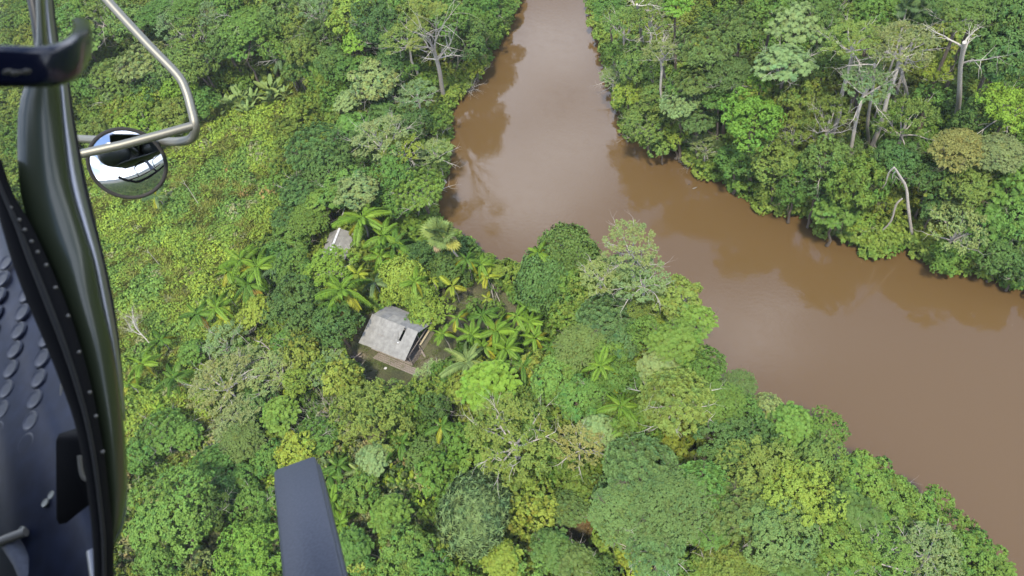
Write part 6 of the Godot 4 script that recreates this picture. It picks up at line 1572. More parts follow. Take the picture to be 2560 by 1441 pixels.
func build_house():
	var o := thing("house", "weathered plank house with sagging grey corrugated roof, one sheet slipped", "house", Vector3(-15.61, 0.45, -56.72))
	o.rotation.y = -0.7382
	var ridge := 4.15
	# roof structure
	var cols := 7
	for side in 2:
		var z1 := 3.62 if side == 0 else -3.02
		var y1 := 2.75 if side == 0 else 2.45
		var top := ridge + (0.06 if side == 0 else -0.02)
		var z0 := -0.16 if side == 0 else 0.02
		var xa := -3.62
		var xb := 3.60
		var sk := -0.22 if side == 0 else 0.10
		for row in 2:
			for i in cols:
				if side == 0 and row == 0 and i == 5:
					continue
				var f0 := row * 0.5 - (0.0 if row == 0 else 0.03)
				var f1 := row * 0.5 + 0.5
				var x0 := lerpf(xa, xb, float(i) / cols) - 0.02
				var x1 := lerpf(xa, xb, float(i + 1) / cols) + 0.03
				var dy := rng.randf_range(0.0, 0.02) + (0.02 if row == 0 else 0.0) + (0.008 if i % 2 else 0.0)
				var sag := -0.05 * sin(PI * (i + 0.5) / cols)
				var u := rng.randf_range(-0.04, 0.04)
				var a := Vector3(x0 + sk * f0, lerpf(top, y1, f0) + dy + sag, lerpf(z0, z1, f0))
				var b := Vector3(x1 + sk * f0, lerpf(top, y1, f0) + dy + sag, lerpf(z0, z1, f0))
				var c := Vector3(x1 + sk * f1, lerpf(top, y1, f1) + dy + sag, lerpf(z0, z1, f1) + u)
				var d := Vector3(x0 + sk * f1, lerpf(top, y1, f1) + dy + sag, lerpf(z0, z1, f1) + u)
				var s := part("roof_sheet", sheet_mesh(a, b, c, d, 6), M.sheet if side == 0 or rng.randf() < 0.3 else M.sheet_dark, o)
				if side == 0 and row == 0 and i == 4: s.set_meta("label", "roof sheet beside the open slot")
		# rafters and purlins
		for i in 7:
			var x := lerpf(-3.4, 3.4, i / 6.0)
			var a := Vector3(x, ridge - 0.12, 0)
			var b := Vector3(x, y1 - 0.12, z1 * 0.96)
			beam("rafter", a, b, 0.06, 0.10, M.plank_dark, o)
		for f in [0.05, 0.5, 0.93]:
			var yy := lerpf(ridge, y1, f) - 0.06
			beam("purlin", Vector3(-3.5, yy, z1 * f), Vector3(3.5, yy, z1 * f), 0.06, 0.05, M.plank, o)
	# narrow half sheet leaving a dark slot, and the slipped broken piece
	var ha := Vector3(1.92, ridge + 0.07, -0.16)
	var hb := Vector3(2.60, ridge + 0.07, -0.16)
	part("roof_sheet", sheet_mesh(ha, hb, Vector3(2.49, 3.46, 1.76), Vector3(1.81, 3.46, 1.76), 4), M.sheet, o)
	var slip := part("slipped_sheet", sheet_mesh(Vector3(0.80, 3.95, 0.75), Vector3(1.02, 4.00, 0.78), Vector3(1.55, 3.52, 1.95), Vector3(1.10, 3.50, 2.15), 3), M.sheet, o)
	slip.set_meta("label", "broken roof piece slid down beside the slot")
	part("wood_block", block(Vector3(0.24, 0.08, 0.2), 0.02), M.white, o, Transform3D(Basis(), Vector3(1.60, 3.52, 1.92)))
	for x in [-3.55, -1.2, 1.2, 3.5]:
		for z in [-2.6, 0.0, 2.7]:
			beam("post", Vector3(x * 0.93, 0.0, z), Vector3(x * 0.93, 2.5 if z else 4.0, z), 0.11, 0.11, M.plank, o)
	# floor deck of separate planks
	for i in 26:
		var z := -2.7 + i * 0.22
		beam("floor_plank", Vector3(-3.4 + rng.randf_range(-0.05, 0.05), 0.32 + rng.randf_range(0, 0.012), z), Vector3(3.35 + rng.randf_range(-0.1, 0.1), 0.32 + rng.randf_range(0, 0.012), z), 0.19, 0.04, M.plank, o)
	# walls of boards
	for i in 11:
		var y := 0.45 + i * 0.19
		beam("wall_board", Vector3(-3.38, y, 2.72), Vector3(2.2, y, 2.72), 0.035, 0.175, M.plank, o)
		beam("wall_board", Vector3(-3.36, y, -2.72), Vector3(3.2, y, -2.72), 0.035, 0.175, M.plank, o)
		beam("wall_board", Vector3(-3.42, y, -2.7), Vector3(-3.42, y, 2.68), 0.035, 0.175, M.plank, o)
	for i in 7:
		var y := 0.28 + i * 0.19
		beam("cream_board", Vector3(3.30, y, -2.68), Vector3(3.34, y, 0.35), 0.04, 0.182, M.cream, o)
	beam("cream_board", Vector3(3.33, 1.66, -2.74), Vector3(3.37, 1.66, 0.42), 0.26, 0.05, M.cream, o)
	for i in 9:
		var z := 0.55 + i * 0.235
		beam("end_plank", Vector3(3.34, 0.28, z), Vector3(3.30, 0.95 + rng.randf_range(-0.15, 0.2), z + 0.02), 0.03, 0.20, M.plank, o)
	beam("ramp_plank", Vector3(3.1, 0.5, 0.5), Vector3(4.3, 0.1, 1.2), 0.22, 0.04, M.plank, o)
	beam("ramp_plank", Vector3(2.6, 1.7, 0.2), Vector3(3.7, 0.2, 0.75), 0.14, 0.05, M.plank, o)
	beam("tie_beam", Vector3(3.3, 2.4, -2.8), Vector3(3.3, 2.4, 2.9), 0.09, 0.12, M.plank, o)
	beam("tie_beam", Vector3(2.4, 2.38, -2.8), Vector3(2.4, 2.38, 2.9), 0.09, 0.12, M.plank, o)
	for i in 4:
		beam("boardwalk_plank", Vector3(-2.6 + rng.randf_range(0, 0.4), 0.12 + rng.randf() * 0.01, 3.0 + i * 0.26), Vector3(4.3 + rng.randf_range(-0.5, 0.3), 0.12 + rng.randf() * 0.01, 3.02 + i * 0.26), 0.22, 0.05, M.plank, o)

func beam(called: String, a: Vector3, b: Vector3, w: float, h: float, m: Material, parent: Node3D):
	var d := b - a
	var f := d.normalized()
	var side := f.cross(Vector3.UP).normalized() if absf(f.y) < 0.95 else Vector3.RIGHT
	part(called, block(Vector3(w, h, d.length())), m, parent, Transform3D(Basis(side, f.cross(side) * -1.0, -f) if side.cross(f.cross(side) * -1.0).dot(-f) > 0 else Basis(side, f.cross(side), -f), (a + b) / 2.0))

func build_shed():
	var a := Vector3(-21.12, 3.6, -76.92)
	var b := Vector3(-23.117, 3.6, -72.572)
	var mid := (a + b) / 2.0
	var o := thing("shed", "small shed with grey sheet roof half hidden under palm fronds", "shed", Vector3(mid.x, 0.45, mid.z))
	var along := (b - a)
	along.y = 0
	var l := along.length() / 2.0
	var u := along.normalized()
	var v := Vector3(-u.z, 0, u.x)
	for s in [1.0, -1.0]:
		for i in 4:
			var f0 := lerpf(-l, l, i / 4.0)
			var f1 := lerpf(-l, l, (i + 1) / 4.0) + 0.03
			var lift := Vector3(0, (0.01 if i % 2 else 0.0), 0)
			part("roof_sheet", sheet_mesh(u * f0 + Vector3(0, 3.15, 0) + lift, u * f1 + Vector3(0, 3.15, 0) + lift, u * f1 + v * s * 2.0 + Vector3(0, 2.05, 0) + lift, u * f0 + v * s * 2.0 + Vector3(0, 2.05, 0) + lift, 6), M.sheet, o)
		for i in 9:
			var y := 0.1 + i * 0.21
			beam("wall_board", u * -l * 0.9 + v * s * 1.6 + Vector3(0, y, 0), u * l * 0.85 + v * s * 1.6 + Vector3(0, y, 0), 0.035, 0.19, M.plank_dark, o)
		for e in [-0.88, 0.0, 0.84]:
			beam("post", u * l * e + v * s * 1.52, u * l * e + v * s * 1.52 + Vector3(0, 2.3, 0), 0.1, 0.1, M.plank, o)
	for i in 5:
		var f0 := lerpf(-l, l, i / 5.0)
		var f1 := lerpf(-l, l, (i + 0.93) / 5.0)
		beam("ridge_cap", u * f0 + Vector3(0, 3.19, 0), u * f1 + Vector3(0, 3.19 + 0.004 * (i % 2), 0), 0.34, 0.03, M.metal_ridge, o)
	beam("ridge_beam", u * -l * 0.97 + Vector3(0, 3.02, 0), u * l * 0.97 + Vector3(0, 3.02, 0), 0.08, 0.12, M.plank_dark, o)

func build_yard_things():
	var p := Vector3(-22.266, 0.6, -55.993)
	var o := thing("timber_heap", "heap of old dark boards on the grass left of the house", "timber heap", p)
	for i in 11:
		var a := rng.randf_range(-0.5, 0.5) + (1.2 if i % 3 else 0.0)
		var d := Vector3(cos(a), rng.randf_range(-0.05, 0.12), sin(a)) * rng.randf_range(0.5, 0.9)
		var c := Vector3(rng.randf_range(-0.4, 0.4), 0.06 + i * 0.05, rng.randf_range(-0.35, 0.35))
		beam("board", c - d, c + d, 0.16, 0.04, M.plank_dark if i % 3 else M.plank, o)
	o = thing("pale_stone", "small white lump lying on the grass in front of the house", "stone", Vector3(-18.601, 0.62, -53.325))
	start()
	for r in 5:
		pass
	var s := SphereMesh.new()
	s.radius = 0.20
	s.height = 0.30
	s.radial_segments = 9
	s.rings = 5
	part("stone", s, M.white, o, Transform3D(Basis.from_scale(Vector3(1.2, 0.9, 0.9)), Vector3(0, 0.05, 0)))
	# white plastic sheeting caught in bushes
	o = thing("plastic_sheet", "crumpled white plastic sheet caught on bushes left of the yard", "plastic sheet", Vector3(-36.211, 2.3, -57.679))
	var rows := []
	for i in 8:
		var row := []
		for k in 8:
			row.append(Vector3((i - 3.5) * 0.13, 0.14 * noise.get_noise_2d(i * 31.0, k * 27.0) * 3.0, (k - 3.5) * 0.11))
		rows.append(row)
	var pm = M.white.duplicate()
	pm.cull_mode = BaseMaterial3D.CULL_DISABLED
	part("sheet", loft(rows, false), pm, o)
	rows = []
	for i in 6:
		var row := []
		for k in 5:
			row.append(Vector3(-0.95 + i * 0.11, -0.1 + 0.1 * noise.get_noise_2d(i * 41.0, k * 37.0 + 50.0) * 3.0, 0.25 + (k - 2) * 0.09))
		rows.append(row)
	part("torn_strip", loft(rows, false), pm, o)
	# line strung across the path
	o = thing("wire_line", "thin pale line strung low across the bare path", "line", Vector3(-7.251, 1.2, -59.353))
	part("wire", round_tube([Vector3.ZERO, (Vector3(-5.899, 1.15, -58.727) - Vector3(-7.251, 1.2, -59.353)), (Vector3(-4.637, 1.2, -58.133) - Vector3(-7.251, 1.2, -59.353))], 0.02, 5), M.worn, o)
	# little things afloat
	var marks := [[Vector3(28.608, 0, -67.004), "small driftwood stub floating off the far bank", 0.10, 0.7], [Vector3(28.114, 0, -67.964), "dark floating seed pod beside the driftwood stub", 0.08, 0.3]]
	for k in marks:
		o = thing("drift_piece", k[1], "driftwood", k[0] + Vector3(0, 0.03, 0))
		start()
		tube([Vector3(-0.5, 0, 0) * k[3], Vector3(0.0, 0.06, 0.05), Vector3(0.5, 0.02, -0.05) * k[3]], [k[2] * 0.6, k[2], k[2] * 0.4], 6)
		part("stem", done(), M.plank_dark if k[3] < 0.4 else M.worn, o)
	start()
	for k in 30:
		var q := Vector3(rng.randf_range(-14, 62), 0.012, rng.randf_range(-85, -12))
		if not inside(Vector2(q.x, q.z), river_outline): continue
		leaf(q, Vector3.UP, Vector3(rng.randf_range(-1, 1), 0, rng.randf_range(-1, 1)).normalized(), rng.randf_range(0.06, 0.16), 0.04, Color(0.26, 0.22, 0.16) * rng.randf_range(0.6, 1.0), 0.0)
	var fl := part("leaves", done(), leaf_mat, self)
	tag(fl, "scattered pale fallen leaves drifting on the brown water", "", "", "stuff")

# ---------------------------------------------------------------- the helicopter
func build_helicopter():
	var o := thing("helicopter", "open-door helicopter: dark door frame, mirror on tubes, slate-blue step and studded floor", "helicopter", Vector3(0, 80, 0))
	# door post: bands between their edges at stations from top to bottom
	var inner := [Vector3(-0.34, -0.311, -0.752), Vector3(-0.357, -0.346, -0.706), Vector3(-0.375, -0.364, -0.682), Vector3(-0.394, -0.382, -0.658), Vector3(-0.412, -0.418, -0.609), Vector3(-0.416, -0.444, -0.575), Vector3(-0.411, -0.466, -0.546), Vector3(-0.408, -0.49, -0.514), Vector3(-0.407, -0.514, -0.482), Vector3(-0.409, -0.537, -0.451), Vector3(-0.412, -0.56, -0.42), Vector3(-0.418, -0.583, -0.39), Vector3(-0.425, -0.605, -0.36), Vector3(-0.434, -0.625, -0.334), Vector3(-0.439, -0.631, -0.325)]
	var outer := [Vector3(-0.341, -0.322, -0.771), Vector3(-0.355, -0.358, -0.723), Vector3(-0.357, -0.382, -0.691), Vector3(-0.365, -0.405, -0.66), Vector3(-0.376, -0.439, -0.614), Vector3(-0.378, -0.466, -0.579), Vector3(-0.378, -0.488, -0.55), Vector3(-0.382, -0.511, -0.519), Vector3(-0.385, -0.535, -0.487), Vector3(-0.39, -0.558, -0.456), Vector3(-0.397, -0.581, -0.425), Vector3(-0.406, -0.604, -0.395), Vector3(-0.417, -0.626, -0.365), Vector3(-0.431, -0.643, -0.343), Vector3(-0.444, -0.651, -0.332)]
	part("door_frame", band(inner, outer, 0.016, 0.030), M.olive, o)
	var t0 := outer.slice(0, 11)
	var t1 := [Vector3(-0.343, -0.33, -0.786), Vector3(-0.355, -0.367, -0.736), Vector3(-0.357, -0.391, -0.703), Vector3(-0.364, -0.415, -0.672), Vector3(-0.372, -0.451, -0.624), Vector3(-0.375, -0.477, -0.589), Vector3(-0.377, -0.499, -0.559), Vector3(-0.381, -0.523, -0.527), Vector3(-0.387, -0.547, -0.496), Vector3(-0.395, -0.571, -0.464), Vector3(-0.404, -0.594, -0.433)]
	part("edge_trim", band(t0, t1, 0.005, 0.014), M.trim, o)
	var t2 := []
	for i in t1.size():
		t2.append(t1[i] + (t1[i] - t0[i]).normalized() * 0.0035)
	part("edge_seal", band(t1, t2, 0.003, 0.016), M.rubber, o)
	var s0 := [Vector3(-0.431, -0.388, -0.616), Vector3(-0.428, -0.408, -0.59), Vector3(-0.428, -0.426, -0.565), Vector3(-0.429, -0.447, -0.538), Vector3(-0.427, -0.47, -0.507), Vector3(-0.423, -0.494, -0.475), Vector3(-0.42, -0.517, -0.444), Vector3(-0.419, -0.541, -0.413), Vector3(-0.422, -0.563, -0.383), Vector3(-0.428, -0.585, -0.354), Vector3(-0.435, -0.606, -0.325), Vector3(-0.448, -0.634, -0.288)]
	var s1 := [Vector3(-0.416, -0.398, -0.62), Vector3(-0.415, -0.418, -0.593), Vector3(-0.408, -0.438, -0.567), Vector3(-0.403, -0.46, -0.537), Vector3(-0.399, -0.484, -0.505), Vector3(-0.398, -0.507, -0.474), Vector3(-0.399, -0.53, -0.443), Vector3(-0.403, -0.553, -0.413), Vector3(-0.408, -0.575, -0.383), Vector3(-0.415, -0.597, -0.354), Vector3(-0.423, -0.619, -0.325), Vector3(-0.437, -0.646, -0.288)]
	part("door_seal", band(s0, s1, 0.012, 0.03), M.black, o)
	var r0 := []
	var r1 := []
	for i in s0.size():
		r0.append(s0[i].lerp(s1[i], 0.42) * 0.985)
		r1.append(s0[i].lerp(s1[i], 0.62) * 0.985)
	part("seal_lip", band(r0, r1, 0.004, 0.006), M.rubber, o)
	var rivet := SphereMesh.new()
	rivet.radius = 0.0018
	rivet.height = 0.0030
	rivet.radial_segments = 8
	rivet.rings = 4
	for q in [Vector3(-0.412, -0.416, -0.57), Vector3(-0.408, -0.424, -0.56), Vector3(-0.406, -0.43, -0.552), Vector3(-0.403, -0.437, -0.542), Vector3(-0.401, -0.444, -0.534), Vector3(-0.397, -0.452, -0.523), Vector3(-0.395, -0.465, -0.505), Vector3(-0.392, -0.482, -0.483), Vector3(-0.392, -0.502, -0.455), Vector3(-0.394, -0.525, -0.425), Vector3(-0.395, -0.538, -0.407), Vector3(-0.399, -0.558, -0.381)]:
		part("rivet", rivet, M.worn, o, Transform3D(Basis(), q))
	# bubble window ahead of the post
	var g := []
	for i in 7:
		var row := []
		var y := -80.0 + i * 110.0
		for k in 7:
			var f := k / 6.0
			row.append(Vector3.ZERO.lerp(pane_point(f, i / 6.0), 1.0))
		g.append(row)
	part("window_pane", loft(g, false), M.glass, o)
	part("window_edge", round_tube(smooth_path([Vector3(-0.365, -0.328, -0.796), Vector3(-0.371, -0.357, -0.758), Vector3(-0.379, -0.381, -0.726), Vector3(-0.391, -0.401, -0.699), Vector3(-0.399, -0.427, -0.665), Vector3(-0.407, -0.455, -0.627)], 4), 0.006, 8), M.hull, o)
	# grab handle: a glossy strap that curves away
	var hp := smooth_path([Vector3(-0.246, -0.202, -0.406), Vector3(-0.228, -0.208, -0.406), Vector3(-0.214, -0.217, -0.411), Vector3(-0.208, -0.225, -0.425), Vector3(-0.209, -0.233, -0.448), Vector3(-0.213, -0.24, -0.472), Vector3(-0.224, -0.248, -0.503)], 5)
	var rows := []
	var prof := []
	for k in 14:
		var a := TAU * k / 14.0
		prof.append(Vector2(signf(cos(a)) * pow(absf(cos(a)), 0.55) * 0.0050, signf(sin(a)) * pow(absf(sin(a)), 0.55) * 0.0112))
	for i in hp.size():
		var t: Vector3 = (hp[mini(i + 1, hp.size() - 1)] - hp[maxi(i - 1, 0)]).normalized()
		var view: Vector3 = hp[i].normalized()
		var upv := Vector3(0.036, -0.733, -0.69) - Vector3(-0.029, -0.855, -0.526)
		var w := upv.normalized()
		w = (w - view * w.dot(view)).normalized()
		var lead: float = smoothstep(0.55, 1.0, float(i) / hp.size())
		var side := t.cross(w).normalized()
		w = side.cross(t).normalized() if side.length() > 0.1 else w
		var row := []
		for q in prof:
			row.append(hp[i] + side * q.x + w * q.y * (1.0 - 0.35 * lead))
		rows.append(row)
	part("grab_handle", loft(rows, true, true), M.navy_gloss, o)
	for q in [Vector3(-0.223, -0.204, -0.393), Vector3(-0.219, -0.205, -0.391), Vector3(-0.215, -0.207, -0.393)]:
		part("paint_chip", rivet, M.worn, o, Transform3D(Basis.from_scale(Vector3(1.6, 1.0, 0.5)), q))
	# mirror and its tubes
	part("mirror_tube", round_tube(smooth_path([Vector3(-0.888, -0.952, -2.232), Vector3(-0.829, -1.031, -2.127), Vector3(-0.772, -1.103, -2.03), Vector3(-0.72, -1.166, -1.947), Vector3(-0.71, -1.196, -1.906), Vector3(-0.711, -1.225, -1.867), Vector3(-0.715, -1.254, -1.828), Vector3(-0.738, -1.289, -1.829), Vector3(-0.779, -1.31, -1.848), Vector3(-0.865, -1.332, -1.911), Vector3(-1.015, -1.359, -2.015), Vector3(-1.19, -1.378, -2.13)], 5), 0.0128, 12), M.steel, o)
	part("mirror_brace", round_tube([Vector3(-0.72, -1.256, -1.827), Vector3(-0.805, -1.237, -1.805), Vector3(-0.907, -1.217, -1.785), Vector3(-1.027, -1.193, -1.77)], 0.0122, 12), M.steel, o)
	part("weld", rivet, M.steel, o, Transform3D(Basis.from_scale(Vector3.ONE * 7.0), Vector3(-0.718, -1.255, -1.827)))
	var mc := Vector3(-0.967, -1.335, -1.86)
	var nrm := -(Vector3(0, -0.8, -0.6).normalized())
	# the glass faces back under the cabin
	var view := mc.normalized()
	var down_left := (Vector3(-0.396, -1.018, -0.309) - Vector3(0, -0.8, -0.6)).normalized()
	down_left = (down_left - view * down_left.dot(view)).normalized()
	nrm = (-view * cos(deg_to_rad(18.0)) + down_left * sin(deg_to_rad(18.0))).normalized()
	var ux := nrm.cross(Vector3.UP).normalized()
	var uy := ux.cross(nrm).normalized()
	var R := 0.103
	var dome := 0.0200
	var st := SurfaceTool.new()
	st.begin(Mesh.PRIMITIVE_TRIANGLES)
	var curve := (R * R + dome * dome) / (2.0 * dome)
	var rings := 24
	var segs := 48
	for i in rings + 1:
		var rr := R * i / rings
		for k in segs:
			var a := TAU * k / segs
			var h := sqrt(curve * curve - rr * rr) - (curve - dome)
			var p := ux * (rr * cos(a)) + uy * (rr * sin(a)) + nrm * h
			st.set_normal((p + nrm * (curve - dome)).normalized())
			st.add_vertex(p)
	for i in rings:
		for k in segs:
			var a := i * segs + k
			var b := i * segs + (k + 1) % segs
			for q in [a, b + segs, b, a, a + segs, b + segs]:
				st.add_index(q)
	var mirror := Node3D.new()
	mirror.name = "mirror"
	mirror.position = mc
	o.add_child(mirror)
	part("mirror_glass", st.commit(), M.mirror, mirror)
	var ring := []
	for i in 49:
		var a := TAU * i / 48.0
		ring.append(ux * (R * cos(a)) + uy * (R * sin(a)))
	part("mirror_rim", round_tube(ring, 0.0058, 8), M.rubber, mirror)
	var back := []
	for e in [[1.0, 0.0], [0.97, -0.016], [0.8, -0.03], [0.4, -0.04], [0.02, -0.042]]:
		var row := []
		for k in 32:
			var a := TAU * k / 32.0
			row.append((ux * cos(a) + uy * sin(a)) * R * e[0] + nrm * e[1])
		back.append(row)
	part("mirror_shell", loft(back), M.black, mirror)
	# studded floor of the foot well
	var p0 := Vector3(-0.598, -0.702, -0.614)
	var fa := (Vector3(-0.601, -0.705, -0.586) - p0)
	var fb := (Vector3(-0.651, -0.714, -0.632) - p0)
	var fn := fa.cross(fb).normalized()
	if fn.dot(p0) > 0: fn = -fn
	var rim := [Vector3(-0.805, -0.729, -1.033), Vector3(-0.715, -0.711, -0.969), Vector3(-0.673, -0.706, -0.887), Vector3(-0.628, -0.7, -0.794), Vector3(-0.588, -0.696, -0.705), Vector3(-0.557, -0.692, -0.634), Vector3(-0.532, -0.69, -0.57), Vector3(-0.513, -0.688, -0.508), Vector3(-0.5, -0.688, -0.453), Vector3(-0.491, -0.689, -0.403), Vector3(-0.482, -0.691, -0.312), Vector3(-0.668, -0.73, -0.377)]
	var under := []
	for q in rim:
		under.append(q - fn * 0.012)
	part("cabin_floor", loft([under, rim], true, true), M.navy, o)
	var studm := stud_mesh(0.0122, 0.0024)
	var sx := fa.normalized()
	var turn := Basis(sx, fn, sx.cross(fn))
	for i in range(-7, 9):
		for k in range(-1, 4):
			var q := p0 + fa * (i + (0.28 if k % 2 else 0.0)) * 1.0 + fb * k
			if k == -1 and i > -1: continue
			if i > 3 and k <= 0: continue
			part("floor_stud", studm, M.navy, o, Transform3D(turn, q + fn * 0.0004))
	# joint strip and dark hinge box near the sill
	part("joint_strip", round_tube([Vector3(-0.558, -0.692, -0.586), Vector3(-0.564, -0.706, -0.55), Vector3(-0.569, -0.717, -0.519)], 0.0016, 6), M.worn, o)
	part("hinge_box", slab_box(Vector3(-0.508, -0.674, -0.435), Vector3(-0.484, -0.678, -0.429) - Vector3(-0.531, -0.669, -0.441), Vector3(-0.52, -0.701, -0.399) - Vector3(-0.491, -0.645, -0.474), 0.05), M.black, o)
	part("hinge_lip", round_tube(smooth_path([Vector3(-0.492, -0.651, -0.449), Vector3(-0.495, -0.661, -0.435), Vector3(-0.493, -0.667, -0.428), Vector3(-0.478, -0.67, -0.423)], 4), 0.0022, 8), M.worn, o)
	part("seat_rail", round_tube(smooth_path([Vector3(-0.662, -0.732, -0.458), Vector3(-0.632, -0.73, -0.459), Vector3(-0.602, -0.729, -0.462), Vector3(-0.578, -0.729, -0.462)], 4), 0.007, 10), M.worn, o)
	part("sill_plate", slab_box(Vector3(-0.593, -0.739, -0.415), Vector3(-0.535, -0.75, -0.4) - Vector3(-0.649, -0.728, -0.429), Vector3(-0.582, -0.735, -0.353) - Vector3(-0.602, -0.741, -0.461), 0.02), M.navy, o)
	part("sill_rod", round_tube([Vector3(-0.605, -0.706, -0.408), Vector3(-0.591, -0.712, -0.384), Vector3(-0.58, -0.722, -0.353)], 0.009, 10), M.slate, o)
	part("sill_rail", round_tube([Vector3(-0.616, -0.697, -0.404), Vector3(-0.597, -0.696, -0.405), Vector3(-0.578, -0.696, -0.406)], 0.005, 8), M.worn, o)
	for q in [Vector3(-0.562, -0.699, -0.435), Vector3(-0.566, -0.708, -0.423), Vector3(-0.528, -0.706, -0.409), Vector3(-0.534, -0.714, -0.398), Vector3(-0.535, -0.721, -0.372), Vector3(-0.559, -0.703, -0.445), Vector3(-0.589, -0.703, -0.413)]:
		part("screw_head", stud_mesh(0.0045, 0.002), M.steel, o, Transform3D(turn, q))
	part("sill_tube", round_tube([Vector3(-0.471, -0.666, -0.345), Vector3(-0.469, -0.673, -0.319), Vector3(-0.47, -0.682, -0.291)], 0.0105, 12), M.trim, o)
	# boarding step
	var e0 := Vector3(-0.567, -1.429, -0.795)
	var e1 := Vector3(-0.396, -1.058, -0.289)
	step_arm(o, e0, e1)
	# hull, roof and skids, seen in the mirror
	var hull := []
	for i in 13:
		var n := lerpf(-2.6, 1.55, i / 12.0)
		var nose: float = sqrt(maxf(0.03, 1.0 - pow(maxf(0.0, (n - 0.3) / 1.26), 2.0))) * (1.0 if n > -1.4 else lerpf(0.3, 1.0, (n + 2.6) / 1.2))
		var row := []
		for k in 20:
			var a := TAU * k / 20.0
			var across := signf(cos(a)) * pow(absf(cos(a)), 0.6) * 0.70 * nose - 0.92
			var high := signf(sin(a)) * pow(absf(sin(a)), 0.7) * 0.08 * nose - 0.70
			row.append(air(n, across, high))
		hull.append(row)
	part("belly", loft(hull, true, true), M.hull, o)
	part("cabin_roof", slab_box(air(-0.3, -0.75, 0.55), air(1, 0, 0) * 3.4, air(0, 1, 0) * 1.7, 0.12), M.hull, o)
	part("cabin_wall", slab_box(air(-0.4, -1.6, 0.0), air(1, 0, 0) * 3.0, air(0, 0, 1) * 1.6, 0.05), M.hull, o)
	part("rear_bulkhead", slab_box(air(-1.1, -0.6, 0.0), air(0, 1, 0) * 1.3, air(0, 0, 1) * 1.5, 0.05), M.hull, o)
	for e in [["nose_shell", air(1.35, -0.92, 0.02), Vector3(0.98, 0.70, 0.74)], ["tail_shell", air(-1.75, -0.92, 0.05), Vector3(1.1, 0.66, 0.78)]]:
		var shell := SphereMesh.new()
		shell.radius = 1.0
		shell.height = 2.0
		part(e[0], shell, M.hull, o, Transform3D(Basis(air(1, 0, 0).normalized() * e[2].x, Vector3.UP * e[2].z, air(0, 1, 0).normalized() * e[2].y), e[1]))
	for s in [0.26, -1.5]:
		part("skid", round_tube(smooth_path([air(-1.9, s, -1.62), air(0.9, s, -1.62), air(1.35, s, -1.52), air(1.6, s, -1.3)], 4), 0.04, 10), M.black, o)
	for n in [-1.1, 0.5]:
		part("cross_tube", round_tube(smooth_path([air(n, 0.26, -1.60), air(n, 0.05, -1.05), air(n, -0.3, -0.95), air(n, -0.9, -0.95), air(n, -1.3, -1.05), air(n, -1.5, -1.60)], 4), 0.032, 10), M.black, o)

# airframe axes: n towards the nose, o out of the door, y up
func air(n: float, o: float, y: float) -> Vector3:
	return Vector3(-0.94, 0, -0.34) * n + Vector3(0.34, 0, -0.94) * o + Vector3(0, y, 0)

func pane_point(f: float, h: float) -> Vector3:
	var a: Vector3 = (Vector3(-0.479, -0.365, -0.947)).lerp(Vector3(-0.579, -0.555, -0.693), h)
	var b: Vector3 = (Vector3(-0.376, -0.332, -0.825)).lerp(Vector3(-0.465, -0.5, -0.601), h)
	return a.lerp(b, f) * (1.0 + 0.03 * sin(PI * f))

# a rounded strip of the given depth between two edges
func band(a: Array, b: Array, bulge: float, deep: float) -> ArrayMesh:
	var rows := []
	var pa := smooth_path(a, 3)
	var pb := smooth_path(b, 3)
	for i in pa.size():
		var p: Vector3 = pa[i]
		var q: Vector3 = pb[i]
		var back: Vector3 = (p + q).normalized()
		var row := []
		for k in 7:
			var f := k / 6.0
			row.append(p.lerp(q, f) - back * bulge * (sin(PI * f) - 0.0) * 0.8)
		row.append(q + back * deep)
		row.append(p + back * deep)
		rows.append(row)
	return loft(rows, true, true)

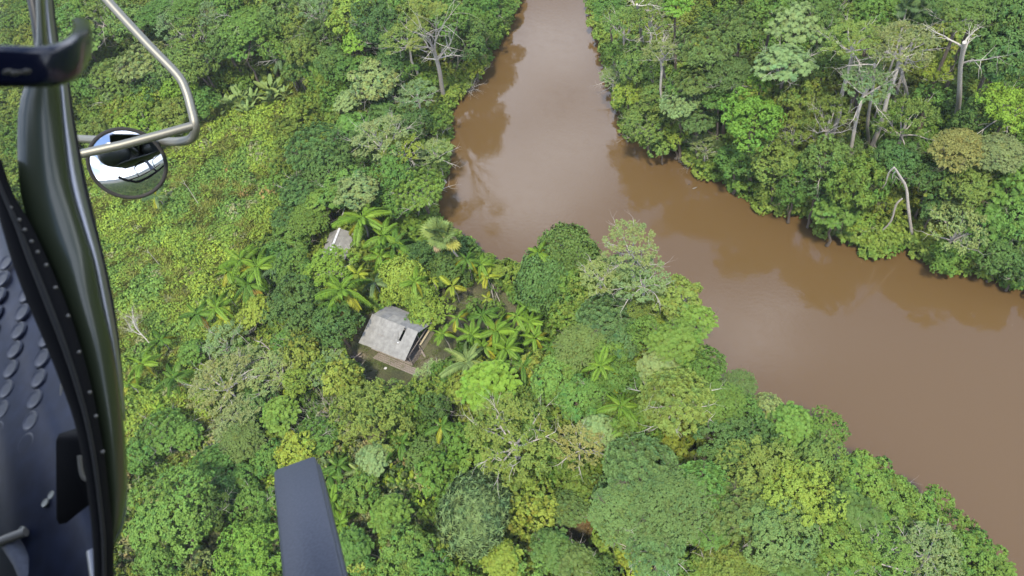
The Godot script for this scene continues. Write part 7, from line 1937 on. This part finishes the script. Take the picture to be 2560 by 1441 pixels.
func slab(a: Vector3, b: Vector3, c: Vector3, d: Vector3, down: Vector3) -> ArrayMesh:
	var st := SurfaceTool.new()
	st.begin(Mesh.PRIMITIVE_TRIANGLES)
	st.set_smooth_group(-1)
	var p := [a, b, c, d, a + down, b + down, c + down, d + down]
	for f in [[0, 1, 2, 3], [7, 6, 5, 4], [0, 4, 5, 1], [1, 5, 6, 2], [2, 6, 7, 3], [3, 7, 4, 0]]:
		for q in [f[0], f[1], f[2], f[0], f[2], f[3]]:
			st.add_vertex(p[q])
	st.generate_normals()
	return st.commit()

func slab_box(c: Vector3, across: Vector3, along: Vector3, thick: float) -> ArrayMesh:
	var n := across.cross(along).normalized()
	if n.dot(c) > 0: n = -n
	var a := across / 2.0
	var b := along / 2.0
	var rows := []
	for e in [[-1.0, 0.94], [-0.92, 1.0], [-0.08, 1.0], [0.0, 0.94]]:
		var row := []
		for q in [[-1, -0.9], [-0.9, -1], [0.9, -1], [1, -0.9], [1, 0.9], [0.9, 1], [-0.9, 1], [-1, 0.9]]:
			row.append(c + (a * q[0] + b * q[1]) * e[1] + n * thick * e[0])
		rows.append(row)
	return loft(rows, true, true)

func stud_mesh(r: float, h: float) -> ArrayMesh:
	var rows := []
	for e in [[1.12, 0.0], [1.03, 0.6], [0.95, 1.0], [0.84, 0.62], [0.5, 0.55], [0.02, 0.55]]:
		var row := []
		for k in 20:
			var a := TAU * k / 20.0
			row.append(Vector3(cos(a) * r * e[0], h * e[1], sin(a) * r * e[0]))
		rows.append(row)
	return loft(rows)

func step_arm(o: Node3D, e0: Vector3, e1: Vector3):
	var f := (e1 - e0).normalized()
	var across := (Vector3(-0.523, -1.432, -0.79) - Vector3(-0.608, -1.428, -0.795)).normalized()
	across = (across - f * across.dot(f)).normalized()
	var n := across.cross(f).normalized()
	if n.dot(e0) > 0: n = -n
	var l := (e1 - e0).length()
	for k in [["step_tread", 0.0455, 0.010, 0.0], ["step_rail", 0.0500, 0.040, 0.0125]]:
		var rows := []
		var w: float = k[1]
		var deep: float = k[2]
		var off: float = k[3]
		var q := 0.004
		for t in [[0.0, q], [q, 0.0], [l, 0.0]]:
			var s: float = t[1]
			var c: Vector3 = e0 + f * (t[0] + (0.0 if off == 0.0 else 0.012)) - n * off
			rows.append([c + across * (w - q - s), c + across * (w - s) - n * q, c + across * (w - s) - n * deep, c - across * (w - s) - n * deep, c - across * (w - s) - n * q, c - across * (w - q - s)])
		part(k[0], loft(rows, true, true), M.slate, o)
